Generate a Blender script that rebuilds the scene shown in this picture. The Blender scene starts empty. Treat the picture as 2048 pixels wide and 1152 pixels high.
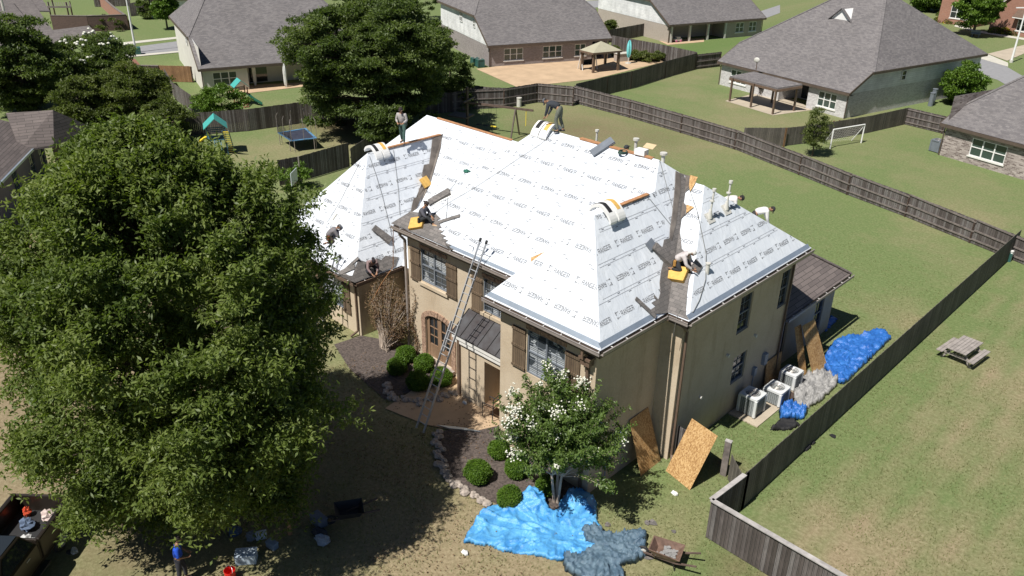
import bpy, math, random
import numpy as np
from mathutils import Vector, Matrix, noise as mnoise
R = math.radians
sc = bpy.context.scene
COL = sc.collection
# ------------------------------------------------------------------ camera
_F = 1651.161
_a = -np.array([-1913., -863., _F]); AX = _a/np.linalg.norm(_a)
_b = np.array([1782., -791., _F]); AY = _b/np.linalg.norm(_b)
AZ = np.cross(AX, AY)
RW = np.stack([AX, AY, AZ])                 # world <- camera (x right, y down, z forward)
CAM = np.array([0., 0., 18.8])
cam_d = bpy.data.cameras.new('camera'); cam = bpy.data.objects.new('camera', cam_d); COL.objects.link(cam)
_m = Matrix.Identity(4)
for _i in range(3):
    _m[_i][0] = RW[_i][0]; _m[_i][1] = -RW[_i][1]; _m[_i][2] = -RW[_i][2]; _m[_i][3] = CAM[_i]
cam.matrix_world = _m
cam_d.sensor_width = 36; cam_d.lens = _F/2048*36; cam_d.clip_end = 2000; cam_d.clip_start = .1
sc.camera = cam
# ------------------------------------------------------------------ sun and sky
SUN_EL = R(57); _sd = Vector((-0.035, -1.0)).normalized()      # horizontal direction towards the sun
w = bpy.data.worlds.new("World"); sc.world = w; w.use_nodes = True
nt = w.node_tree; bg = nt.nodes['Background']
sky = nt.nodes.new('ShaderNodeTexSky'); sky.sky_type = 'NISHITA'; sky.sun_disc = False
sky.sun_elevation = SUN_EL; sky.sun_rotation = math.atan2(_sd.x, _sd.y)
sky.air_density = .6; sky.dust_density = .2
nt.links.new(sky.outputs[0], bg.inputs[0]); bg.inputs[1].default_value = 0.05
sl = bpy.data.lights.new('sun', 'SUN'); sl.energy = 4.8; sl.angle = R(.53); sl.color = (1, .955, .88)
so = bpy.data.objects.new('sun', sl); COL.objects.link(so)
_dirn = Vector((_sd.x*math.cos(SUN_EL), _sd.y*math.cos(SUN_EL), math.sin(SUN_EL)))
so.rotation_euler = _dirn.to_track_quat('Z', 'Y').to_euler(); so.location = (0, 0, 60)
sc.view_settings.view_transform = 'Standard'; sc.view_settings.look = 'None'
sc.view_settings.exposure = 0.42; sc.view_settings.gamma = 1
# ------------------------------------------------------------------ surveying: a photo ray met with a real plane
def ray(px, py): return RW @ np.array([px-1024., py-576., _F])
def G(px, py, z=0.):
    d = ray(px, py); t = (z-CAM[2])/d[2]; p = CAM+t*d; return Vector(p)
def ON(px, py, pl):                          # plane = (normal, d)
    d = ray(px, py); n = np.array(pl[0]); t = (pl[1]-n@CAM)/(n@d); return Vector(CAM+t*d)
def V(*a): return Vector(a)
# ------------------------------------------------------------------ meshes
WM = {}
def empty(name, loc=(0, 0, 0), rz=0.):
    o = bpy.data.objects.new(name, None); COL.objects.link(o); o.location = loc; o.rotation_euler = (0, 0, rz)
    o.empty_display_size = .3
    WM[o] = Matrix.Translation(loc) @ Matrix.Rotation(rz, 4, 'Z'); return o
def tag(o, label=None, cat=None, group=None, kind=None):
    if label: o['label'] = label
    if cat: o['category'] = cat
    if group: o['group'] = group
    if kind: o['kind'] = kind
    return o
def thing(name, label, cat, loc=(0, 0, 0), rz=0., group=None):
    return tag(empty(name, loc, rz), label, cat, group)
def link_np(name, co, faces_idx, nper, mat, parent=None, smooth=False, uv=True):
    """co (N,3) world, faces_idx flat loops, nper verts per face (int or array)"""
    me = bpy.data.meshes.new(name); n = len(co)
    if parent is not None and parent in WM:
        Mi = np.array(WM[parent].inverted()); co = co @ Mi[:3, :3].T + Mi[:3, 3]
    me.vertices.add(n); me.vertices.foreach_set('co', np.asarray(co, np.float32).ravel())
    fi = np.asarray(faces_idx, np.int32).ravel()
    if np.isscalar(nper): tot = np.full(len(fi)//nper, nper, np.int32)
    else: tot = np.asarray(nper, np.int32)
    st = np.concatenate([[0], np.cumsum(tot)[:-1]]).astype(np.int32)
    me.loops.add(len(fi)); me.loops.foreach_set('vertex_index', fi)
    me.polygons.add(len(tot)); me.polygons.foreach_set('loop_start', st); me.polygons.foreach_set('loop_total', tot)
    if smooth: me.polygons.foreach_set('use_smooth', np.ones(len(tot), bool))
    me.update(calc_edges=True)
    if mat: me.materials.append(mat)
    o = bpy.data.objects.new(name, me); COL.objects.link(o)
    if parent is not None: o.parent = parent; WM[o] = WM.get(parent, Matrix.Identity(4))
    else: WM[o] = Matrix.Identity(4)
    return o
class MB:
    def __init__(s): s.v = []; s.f = []
    def add(s, vs, fs):
        b = len(s.v); s.v += [tuple(x) for x in vs]; s.f += [[b+i for i in f] for f in fs]; return s
    def poly(s, *p): return s.add(p, [list(range(len(p)))])
    def frame(s, o, x, y, z):                # box from corner o with edge vectors
        o = Vector(o); x = Vector(x); y = Vector(y); z = Vector(z)
        if x.cross(y).dot(z) < 0: x, y = y, x
        P = [o, o+x, o+x+y, o+y]; P += [p+z for p in P]
        return s.add(P, [[3, 2, 1, 0], [4, 5, 6, 7], [0, 1, 5, 4], [1, 2, 6, 5], [2, 3, 7, 6], [3, 0, 4, 7]])
    def box(s, cx, cy, z0, sx, sy, h, rz=0.):
        c, n = math.cos(rz), math.sin(rz); x = V(c*sx, n*sx, 0); y = V(-n*sy, c*sy, 0)
        return s.frame(V(cx, cy, z0)-x/2-y/2, x, y, V(0, 0, h))
    def bx(s, x0, x1, y0, y1, z0, z1): return s.frame((x0, y0, z0), (x1-x0, 0, 0), (0, y1-y0, 0), (0, 0, z1-z0))
    def bar(s, p, q, wd, t=None, up=(0, 0, 1)):
        p = Vector(p); q = Vector(q); t = t or wd; d = (q-p); n = d.normalized(); up = Vector(up)
        if abs(n.dot(up)) > .97: up = Vector((0, 1, 0)) if abs(n.y) < .9 else Vector((1, 0, 0))
        a = n.cross(up).normalized(); b = a.cross(n).normalized()
        return s.frame(p-a*wd/2-b*t/2, a*wd, b*t, d)
    def tube(s, p, q, r, n=8, r2=None, cap=True):
        p = Vector(p); q = Vector(q); r2 = r if r2 is None else r2; d = (q-p).normalized()
        a = d.cross(V(0, 0, 1) if abs(d.z) < .9 else V(1, 0, 0)).normalized(); b = d.cross(a)
        vs = []
        for c, rr in ((p, r), (q, r2)):
            for i in range(n):
                t = 2*math.pi*i/n; vs.append(c+(a*math.cos(t)+b*math.sin(t))*rr)
        fs = [[i, (i+1) % n, n+(i+1) % n, n+i] for i in range(n)]
        if cap: fs += [list(range(n))[::-1], list(range(n, 2*n))]
        return s.add(vs, fs)
    def path(s, pts, r, n=6):
        for i in range(len(pts)-1): s.tube(pts[i], pts[i+1], r, n)
        return s
    def ell(s, c, rx, ry, rz, nu=12, nv=8, fn=None):
        vs = []; fs = []
        for j in range(nv+1):
            ph = math.pi*j/nv
            for i in range(nu):
                t = 2*math.pi*i/nu; d = V(math.sin(ph)*math.cos(t), math.sin(ph)*math.sin(t), math.cos(ph))
                k = fn(d) if fn else 1
                vs.append((c[0]+d.x*rx*k, c[1]+d.y*ry*k, c[2]+d.z*rz*k))
        for j in range(nv):
            for i in range(nu):
                fs.append([j*nu+i, (j+1)*nu+i, (j+1)*nu+(i+1) % nu, j*nu+(i+1) % nu])
        return s.add(vs, fs)
    def slab(s, pts, t):                     # polygon thickened by vector t
        n = len(pts); P = [Vector(p) for p in pts]; Q = [p+Vector(t) for p in P]
        return s.add(P+Q, [list(range(n))[::-1], list(range(n, 2*n))]+[[i, (i+1) % n, n+(i+1) % n, n+i] for i in range(n)])
    def ring(s, c, r, rt, n=16, m=6, ax='z'):
        vs = []; fs = []
        for i in range(n):
            t = 2*math.pi*i/n
            for j in range(m):
                q = 2*math.pi*j/m; rr = r+rt*math.cos(q); h = rt*math.sin(q)
                v = (rr*math.cos(t), rr*math.sin(t), h)
                if ax == 'x': v = (v[2], v[0], v[1])
                if ax == 'y': v = (v[0], v[2], v[1])
                vs.append((c[0]+v[0], c[1]+v[1], c[2]+v[2]))
        for i in range(n):
            for j in range(m): fs.append([i*m+j, ((i+1) % n)*m+j, ((i+1) % n)*m+(j+1) % m, i*m+(j+1) % m])
        return s.add(vs, fs)
    def xf(s, M): s.v = [tuple(M @ Vector(p)) for p in s.v]; return s
    def merge(s, o): return s.add(o.v, o.f)
    def build(s, name, mat, parent=None, smooth=False, label=None, bevel=0):
        vs = s.v
        if parent is not None and parent in WM:
            Mi = WM[parent].inverted(); vs = [tuple(Mi @ Vector(p)) for p in vs]
        me = bpy.data.meshes.new(name); me.from_pydata(vs, [], s.f); me.update()
        uvl = me.uv_layers.new(name='m')
        nl = len(me.loops); uv = np.zeros((nl, 2), np.float32); k = 0
        W = s.v
        for pi, f in enumerate(s.f):
            nrm = me.polygons[pi].normal
            if parent is not None and parent in WM: nrm = (WM[parent].to_3x3() @ nrm)
            if abs(nrm.z) > .995: ux = (1, 0, 0); uy = (0, 1, 0)
            else:
                a = V(0, 0, 1).cross(nrm).normalized(); b = nrm.cross(a).normalized(); ux = tuple(a); uy = tuple(b)
            for vi in f:
                p = W[vi]; uv[k, 0] = p[0]*ux[0]+p[1]*ux[1]+p[2]*ux[2]; uv[k, 1] = p[0]*uy[0]+p[1]*uy[1]+p[2]*uy[2]; k += 1
        uvl.data.foreach_set('uv', uv.ravel())
        if smooth: me.polygons.foreach_set('use_smooth', [True]*len(me.polygons))
        if mat: me.materials.append(mat)
        o = bpy.data.objects.new(name, me); COL.objects.link(o)
        if bevel:
            bm = o.modifiers.new('b', 'BEVEL'); bm.width = bevel; bm.segments = 2; bm.limit_method = 'ANGLE'
        if parent is not None: o.parent = parent; WM[o] = WM.get(parent, Matrix.Identity(4))
        else: WM[o] = Matrix.Identity(4)
        if label: o['label'] = label
        return o
KIDS = None
def copy_tree(o, parent=None, kids=None):
    if kids is None:
        kids = {}
        for x in COL.objects:
            if x.parent: kids.setdefault(x.parent.name, []).append(x)
    c = o.copy(); COL.objects.link(c); c.parent = parent
    for ch in kids.get(o.name, []): copy_tree(ch, c, kids)
    return c
# ------------------------------------------------------------------ materials
def new_mat(name):
    m = bpy.data.materials.new(name); m.use_nodes = True; nt = m.node_tree
    return m, nt, nt.nodes['Principled BSDF']
def N(nt, t, **k):
    n = nt.nodes.new(t)
    for a, b in k.items(): setattr(n, a, b)
    return n
def ramp(nt, fac, stops):
    r = N(nt, 'ShaderNodeValToRGB'); e = r.color_ramp.elements
    while len(e) < len(stops): e.new(.5)
    for i, (p, c) in enumerate(stops):
        e[i].position = p; e[i].color = (c[0], c[1], c[2], 1)
    nt.links.new(fac, r.inputs[0]); return r.outputs[0]
def coords(nt, kind='world'):
    if kind == 'uv':
        t = N(nt, 'ShaderNodeUVMap'); t.uv_map = 'm'; return t.outputs[0]
    if kind == 'world': return N(nt, 'ShaderNodeNewGeometry').outputs['Position']
    return N(nt, 'ShaderNodeTexCoord').outputs['Object']
def noise_tex(nt, vec, scale, detail=4, rough=.6, stretch=None, dist=0):
    if stretch:
        mp = N(nt, 'ShaderNodeMapping'); mp.inputs['Scale'].default_value = stretch
        nt.links.new(vec, mp.inputs[0]); vec = mp.outputs[0]
    n = N(nt, 'ShaderNodeTexNoise'); n.inputs['Scale'].default_value = scale; n.inputs['Detail'].default_value = detail
    n.inputs['Roughness'].default_value = rough; n.inputs['Distortion'].default_value = dist
    nt.links.new(vec, n.inputs['Vector']); return n.outputs[0]
def mix(nt, a, b, fac, mode='MIX'):
    m = N(nt, 'ShaderNodeMix', data_type='RGBA', blend_type=mode)
    for i, x in ((0, fac), (6, a), (7, b)):
        if hasattr(x, 'is_output'): nt.links.new(x, m.inputs[i])
        elif i == 0: m.inputs[0].default_value = x
        else: m.inputs[i].default_value = (x[0], x[1], x[2], 1)
    return m.outputs[2]
def math_(nt, op, a, b=None):
    m = N(nt, 'ShaderNodeMath', operation=op)
    for i, x in enumerate((a, b)):
        if x is None: continue
        if hasattr(x, 'is_output'): nt.links.new(x, m.inputs[i])
        else: m.inputs[i].default_value = x
    return m.outputs[0]
def bump(nt, bs, h, strength=.3, dist=.02):
    b = N(nt, 'ShaderNodeBump'); b.inputs['Strength'].default_value = strength; b.inputs['Distance'].default_value = dist
    nt.links.new(h, b.inputs['Height']); nt.links.new(b.outputs[0], bs.inputs['Normal'])
def simple(name, c, rough=.7, var=.25, scale=6, bmp=0, metal=0, spec=None, kind='world', stretch=None, c2=None, dist=.01):
    m, nt, bs = new_mat(name); n = noise_tex(nt, coords(nt, kind), scale, 5, .6, stretch)
    lo = c2 or tuple(x*(1-var) for x in c); hi = tuple(min(1, x*(1+var*.7)) for x in c)
    nt.links.new(ramp(nt, n, [(.3, lo), (.7, hi)]), bs.inputs['Base Color'])
    bs.inputs['Roughness'].default_value = rough; bs.inputs['Metallic'].default_value = metal
    if spec is not None: bs.inputs['Specular IOR Level'].default_value = spec
    if bmp: bump(nt, bs, n, bmp, dist)
    return m
def brick_mat(name, c1, c2, mortar, bw=.22, rh=.075, ms=.012, rough=.85, offset=.5, var=.35, kind='uv', bmp=.4, big=.5, contrast=None):
    m, nt, bs = new_mat(name); uv = coords(nt, kind)
    b = N(nt, 'ShaderNodeTexBrick'); b.offset = offset
    b.inputs['Scale'].default_value = 1; b.inputs['Brick Width'].default_value = bw; b.inputs['Row Height'].default_value = rh
    b.inputs['Mortar Size'].default_value = ms; b.inputs['Mortar Smooth'].default_value = .2; b.inputs['Bias'].default_value = 0
    for i, c in ((1, c1), (2, c2), (3, mortar)): b.inputs[i].default_value = (c[0], c[1], c[2], 1)
    nt.links.new(uv, b.inputs[0])
    n = noise_tex(nt, uv, big, 5, .7); n2 = noise_tex(nt, uv, 14, 3, .7)
    k = ramp(nt, n, [(.25, (1-var,)*3), (.75, (1+0*var,)*3)]); k2 = ramp(nt, n2, [(.3, (.75,)*3), (.7, (1.0,)*3)])
    col = mix(nt, mix(nt, b.outputs[0], k, 1.0, 'MULTIPLY'), k2, .8, 'MULTIPLY')
    nt.links.new(col, bs.inputs['Base Color']); bs.inputs['Roughness'].default_value = rough
    if bmp: bump(nt, bs, b.outputs['Fac'], -bmp, .01)
    return m
def plank_mat(name, cols, wd=.14, rough=.85, gap=.05, streak=1.0, gapc=(.01, .01, .01), horiz=False):
    m, nt, bs = new_mat(name); uv = coords(nt, 'uv'); sx = N(nt, 'ShaderNodeSeparateXYZ'); nt.links.new(uv, sx.inputs[0])
    u = math_(nt, 'DIVIDE', sx.outputs[1 if horiz else 0], wd); fl = math_(nt, 'FLOOR', u); fr = math_(nt, 'FRACT', u)
    wn = N(nt, 'ShaderNodeTexWhiteNoise', noise_dimensions='1D'); nt.links.new(fl, wn.inputs['W'])
    base = ramp(nt, wn.outputs[0], [(i/(len(cols)-1), c) for i, c in enumerate(cols)])
    st = noise_tex(nt, uv, 3, 6, .7, (1.2, 14, 1) if horiz else (14, 1.2, 1)); st2 = noise_tex(nt, uv, .8, 4, .6)
    c = mix(nt, base, ramp(nt, st, [(.25, (.5,)*3), (.75, (1.15,)*3)]), streak, 'MULTIPLY')
    c = mix(nt, c, ramp(nt, st2, [(.3, (.7,)*3), (.7, (1.1,)*3)]), 1, 'MULTIPLY')
    g = math_(nt, 'LESS_THAN', fr, gap); c = mix(nt, c, gapc, g)
    nt.links.new(c, bs.inputs['Base Color']); bs.inputs['Roughness'].default_value = rough
    bump(nt, bs, st, .25, .01); return m
def leaf_mat(name, cd, cm, cl, scale=.8, rough=.45, transl=.25, spec=.5):
    m, nt, bs = new_mat(name); p = coords(nt, 'world')
    n1 = noise_tex(nt, p, scale, 3, .6); n2 = noise_tex(nt, p, 9, 2, .8)
    f = math_(nt, 'ADD', math_(nt, 'MULTIPLY', n1, .5), math_(nt, 'MULTIPLY', n2, .5))
    col = ramp(nt, f, [(.36, cd), (.5, cm), (.66, cl)])
    nt.links.new(col, bs.inputs['Base Color']); bs.inputs['Roughness'].default_value = rough
    bs.inputs['Specular IOR Level'].default_value = spec
    tr = N(nt, 'ShaderNodeBsdfTranslucent'); nt.links.new(mix(nt, col, (1.3, 1.5, .5), 1, 'MULTIPLY'), tr.inputs[0])
    ms = N(nt, 'ShaderNodeMixShader'); ms.inputs[0].default_value = transl
    nt.links.new(bs.outputs[0], ms.inputs[1]); nt.links.new(tr.outputs[0], ms.inputs[2])
    nt.links.new(ms.outputs[0], nt.nodes['Material Output'].inputs[0]); return m
def tarp_mat(name, c1, c2, rough=.35, scale=1.5, bs_=.32):
    m, nt, bs = new_mat(name); p = coords(nt, 'world')
    n = noise_tex(nt, p, scale, 6, .65, dist=1.2); n2 = noise_tex(nt, p, 7, 6, .7, dist=2.0)
    nt.links.new(ramp(nt, n, [(.3, c1), (.7, c2)]), bs.inputs['Base Color']); bs.inputs['Roughness'].default_value = rough
    n3 = noise_tex(nt, p, 2.6, 4, .6, (1, .55, 1), 2.5); rd = math_(nt, 'ABSOLUTE', math_(nt, 'SUBTRACT', n3, .5)); rd2 = math_(nt, 'ABSOLUTE', math_(nt, 'SUBTRACT', n2, .5))
    bump(nt, bs, math_(nt, 'ADD', math_(nt, 'MULTIPLY', rd, -2.0), math_(nt, 'MULTIPLY', rd2, -1.0)), bs_, .10); return m
M = {}
def stucco():
    m, nt, bs = new_mat('stucco'); p = coords(nt, 'world'); n = noise_tex(nt, p, .55, 6, .65); st = noise_tex(nt, p, 1.6, 6, .7, (1, 1, .18)); f = noise_tex(nt, p, 16, 4, .7)
    c = ramp(nt, n, [(.28, (.47, .375, .265)), (.5, (.55, .455, .335)), (.72, (.60, .505, .385))])
    c = mix(nt, c, ramp(nt, st, [(.30, (.72, .68, .64)), (.46, (1, 1, 1))]), .8, 'MULTIPLY'); c = mix(nt, c, ramp(nt, f, [(.3, (.84,)*3), (.7, (1.0,)*3)]), 1, 'MULTIPLY')
    nt.links.new(c, bs.inputs['Base Color']); bs.inputs['Roughness'].default_value = .92; bump(nt, bs, f, .35, .02); return m
M['stucco'] = stucco()
M['stucco_dark'] = M['stucco']
M['fascia'] = simple('fascia_brown', (.10, .075, .06), .5, .2, 3)
M['gutter'] = simple('gutter_metal', (.34, .30, .28), .35, .15, 3, metal=.3)
M['flash'] = simple('drip_edge', (.45, .52, .60), .3, .1, 4, metal=.6)
M['brown'] = simple('brown_metal', (.14, .095, .07), .45, .2, 4)
M['shutter'] = plank_mat('shutter_boards', [(.14, .095, .06), (.17, .12, .075), (.20, .14, .09)], .095, gap=.1)
M['winframe'] = simple('window_frame_grey', (.16, .18, .21), .4, .15, 4)
M['white'] = simple('white_paint', (.75, .75, .74), .5, .06, 4)
M['trimwhite'] = simple('white_trim', (.7, .69, .66), .6, .08, 4)
M['stone'] = simple('header_stone', (.36, .24, .17), .9, .6, 9, .6, c2=(.14, .085, .06))
M['door'] = simple('door_wood', (.25, .16, .10), .5, .3, 5, stretch=(1, 1, .2))
M['dark'] = simple('dark_interior', (.015, .015, .017), .8, .2, 3)
M['concrete'] = simple('concrete', (.42, .36, .28), .9, .15, .8)
M['paver'] = simple('paver_tan', (.47, .34, .22), .9, .16, .7, .1)
M['asphalt'] = simple('road_asphalt', (.25, .25, .26), .9, .12, 2)
M['curb'] = simple('kerb_concrete', (.50, .48, .42), .9, .12, 1)
M['black'] = simple('black_rubber', (.02, .02, .022), .7, .2, 4)
M['alu'] = simple('ladder_aluminium', (.42, .43, .45), .4, .12, 6, metal=.25)
M['pvc'] = simple('vent_pipe', (.55, .54, .50), .5, .12, 5)
M['ac'] = simple('unit_casing', (.60, .62, .63), .4, .05, 4)
M['acgrill'] = brick_mat('unit_grille', (.06, .07, .07), (.08, .09, .09), (.36, .39, .40), .08, .06, .012, offset=0, var=.1, bmp=0)
M['green_metal'] = simple('green_metal', (.03, .10, .09), .5, .2, 4)
M['foam'] = simple('foam_pad', (.62, .38, .10), .9, .2, 7, .3)
M['carton'] = simple('cardboard', (.55, .42, .26), .85, .1, 5)
M['rope'] = simple('rope_grey', (.16, .16, .15), .8, .2, 5)
M['blinds'] = None
def glass_mat(name, dark=(.02, .025, .03), light=(.02, .025, .03), rh=.05, rough=.06, patch=0.):
    m, nt, bs = new_mat(name); uv = coords(nt, 'uv')
    b = N(nt, 'ShaderNodeTexBrick'); b.offset = 0; b.inputs['Scale'].default_value = 1; b.inputs['Brick Width'].default_value = 40
    b.inputs['Row Height'].default_value = rh; b.inputs['Mortar Size'].default_value = rh*.18
    for i, c in ((1, light), (2, light), (3, dark)): b.inputs[i].default_value = (*c, 1)
    nt.links.new(uv, b.inputs[0]); n = noise_tex(nt, uv, 1.3, 2, .5)
    c = mix(nt, b.outputs[0], dark, math_(nt, 'LESS_THAN', n, patch)) if patch else b.outputs[0]
    nt.links.new(c, bs.inputs['Base Color']); bs.inputs['Roughness'].default_value = rough
    bs.inputs['Specular IOR Level'].default_value = .8; return m
M['glass'] = glass_mat('window_glass')
M['glass_blind'] = glass_mat('window_glass_with_blinds', (.05, .06, .07), (.42, .45, .48), .07, .12, .5)
M['glass_green'] = glass_mat('window_glass_screen', (.03, .05, .045), (.045, .075, .065), .05, .15)
# new white underlayment
def underlay():
    m, nt, bs = new_mat('white_underlayment'); uv = coords(nt, 'uv'); p = coords(nt, 'world')
    n = noise_tex(nt, p, 1.4, 4, .5, dist=.6)
    base = ramp(nt, n, [(.3, (.60, .64, .70)), (.7, (.67, .705, .755))])
    sc_ = noise_tex(nt, p, 3.5, 6, .7, dist=1.5); base = mix(nt, base, ramp(nt, sc_, [(.30, (.80, .79, .77)), (.42, (1, 1, 1))]), .7, 'MULTIPLY')
    nt.links.new(base, bs.inputs['Base Color']); bs.inputs['Roughness'].default_value = .42
    n2 = noise_tex(nt, uv, 1.1, 4, .55, (1.5, .8, 1), 1.5)
    bump(nt, bs, n2, .55, .06); return m
M['under'] = underlay()
M['ink'] = simple('printed_ink', (.15, .155, .17), .6, .1, 5)
M['ink2'] = simple('faint_ink', (.33, .34, .36), .6, .08, 5)
M['oldshingle'] = brick_mat('weathered_shingles', (.17, .145, .135), (.24, .205, .19), (.10, .085, .08), .30, .14, .008, var=.3, bmp=.5)
M['newshingle'] = brick_mat('grey_shingles', (.15, .14, .135), (.23, .21, .20), (.085, .08, .08), .25, .14, .006, var=.25, bmp=.5)
M['valley'] = simple('bare_valley_felt', (.155, .135, .12), .9, .5, 1.4, .2, c2=(.075, .065, .06))
M['roofgrey'] = brick_mat('grey_roof_shingles', (.145, .135, .14), (.22, .205, .205), (.10, .092, .095), .30, .145, .006, var=.22, bmp=.5, big=.35)
M['roofbrown'] = brick_mat('brown_roof_shingles', (.15, .125, .12), (.21, .175, .165), (.07, .06, .058), .9, .20, .014, var=.2, bmp=.8)
M['roofdark'] = brick_mat('dark_roof_shingles', (.13, .115, .115), (.185, .165, .16), (.085, .075, .075), .3, .145, .008, var=.2, bmp=.5)
M['ridgeosb'] = simple('bare_ridge_wood', (.42, .21, .10), .85, .3, 6)
def osb(name, a, b, c):
    m, nt, bs = new_mat(name); p = coords(nt, 'uv')
    mp = N(nt, 'ShaderNodeMapping'); mp.inputs['Scale'].default_value = (38, 20, 1); nt.links.new(p, mp.inputs[0])
    v = N(nt, 'ShaderNodeTexVoronoi'); v.inputs['Scale'].default_value = 1; v.inputs['Randomness'].default_value = 1
    nt.links.new(mp.outputs[0], v.inputs['Vector'])
    sv = N(nt, 'ShaderNodeSeparateColor'); nt.links.new(v.outputs['Color'], sv.inputs[0])
    n = noise_tex(nt, p, 1.6, 5, .6)
    f = math_(nt, 'ADD', math_(nt, 'MULTIPLY', sv.outputs[0], .5), math_(nt, 'MULTIPLY', n, .5))
    nt.links.new(ramp(nt, f, [(.3, a), (.5, b), (.72, c)]), bs.inputs['Base Color']); bs.inputs['Roughness'].default_value = .8
    return m
M['osb'] = osb('strand_board', (.28, .15, .055), (.42, .25, .10), (.54, .36, .17))
M['fence'] = plank_mat('weathered_fence_boards', [(.075, .062, .056), (.12, .10, .094), (.16, .14, .135), (.22, .205, .20)], .14, gap=.10, streak=1)
M['fence_dark'] = plank_mat('dark_fence_boards', [(.11, .10, .085), (.15, .135, .115), (.20, .18, .155)], .14, gap=.06)
M['fence_new'] = plank_mat('cedar_fence_boards', [(.28, .15, .07), (.34, .19, .09), (.40, .23, .12)], .14, gap=.08)
M['rail'] = simple('fence_rail_wood', (.17, .145, .135), .85, .4, 5, .3)
M['post'] = simple('fence_post_wood', (.11, .075, .06), .85, .35, 5, .3)
M['cap'] = simple('fence_cap_wood', (.38, .36, .35), .8, .35, 3, .3, stretch=(1, 1, 1))
M['wb'] = brick_mat('whitewashed_brick', (.70, .69, .69), (.46, .44, .45), (.66, .65, .64), .22, .08, .01, var=.2)
M['brickgrey'] = brick_mat('grey_brown_brick', (.25, .215, .215), (.36, .32, .32), (.38, .35, .34), .22, .08, .01, var=.2)
M['brickmot'] = brick_mat('mottled_brick', (.52, .45, .42), (.15, .11, .10), (.42, .38, .36), .30, .10, .012, var=.15)
M['brickred'] = brick_mat('red_brick', (.34, .15, .10), (.40, .20, .14), (.34, .24, .2), .22, .08, .008, var=.15)
M['bricktan'] = brick_mat('tan_brick', (.40, .34, .29), (.46, .40, .35), (.44, .4, .36), .22, .08, .008, var=.12)
M['brickdark'] = brick_mat('dark_brown_brick', (.10, .06, .05), (.14, .085, .07), (.12, .09, .08), .22, .08, .008, var=.15)
M['siding'] = plank_mat('white_siding', [(.72, .73, .74), (.78, .78, .79)], .18, gap=.08, streak=.12, gapc=(.42, .43, .45), horiz=True)
M['greywall'] = simple('grey_wall', (.20, .18, .175), .9, .1, 1)
M['creamwall'] = simple('cream_wall', (.62, .60, .55), .9, .08, 1)
M['mulch'] = simple('dark_mulch', (.095, .075, .066), .95, .6, 12, .8, c2=(.035, .028, .025), dist=.04)
M['edge'] = simple('edging_stone', (.36, .31, .27), .9, .4, 7, .5)
M['bark'] = simple('tree_bark', (.11, .085, .065), .95, .4, 10, .7, stretch=(1, 1, .25))
M['barkpale'] = simple('pale_bark', (.40, .33, .27), .8, .3, 7, .4, stretch=(1, 1, .3))
M['oak'] = leaf_mat('oak_leaves', (.055, .088, .020), (.125, .170, .040), (.23, .27, .085), .55, .5, .36, .3)
M['leafdark'] = leaf_mat('dark_green_leaves', (.042, .070, .022), (.098, .138, .042), (.185, .225, .08), .5, .5, .36, .3)
M['leafolive'] = leaf_mat('olive_leaves', (.05, .072, .02), (.11, .14, .04), (.18, .205, .07), .6, .5, .36, .3)
M['leafbright'] = leaf_mat('bright_green_leaves', (.05, .10, .012), (.10, .18, .02), (.17, .26, .04), .8, .5, .2)
M['leafmyrtle'] = leaf_mat('myrtle_leaves', (.055, .10, .022), (.11, .175, .04), (.19, .26, .075), 1.4, .45, .34)
M['leafbox'] = leaf_mat('boxwood_leaves', (.04, .095, .008), (.075, .145, .012), (.11, .19, .02), 3, .55, .15, .3)
M['leafdry'] = leaf_mat('dry_brown_leaves', (.10, .06, .035), (.19, .12, .075), (.16, .15, .06), 2.5, .7, .12, .2)
M['blossom'] = simple('white_blossom', (.66, .66, .58), .7, .08, 9)
M['tarp'] = tarp_mat('blue_tarp', (.025, .19, .52), (.15, .46, .74), .32)
M['tarp2'] = tarp_mat('deep_blue_tarp', (.015, .09, .35), (.04, .17, .50), .35)
M['tarpgrey'] = tarp_mat('slate_tarp', (.05, .095, .15), (.12, .185, .24), .42, 1.5, .45)
M['plastic'] = tarp_mat('grey_sheeting', (.16, .16, .16), (.36, .355, .35), .5)
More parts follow.
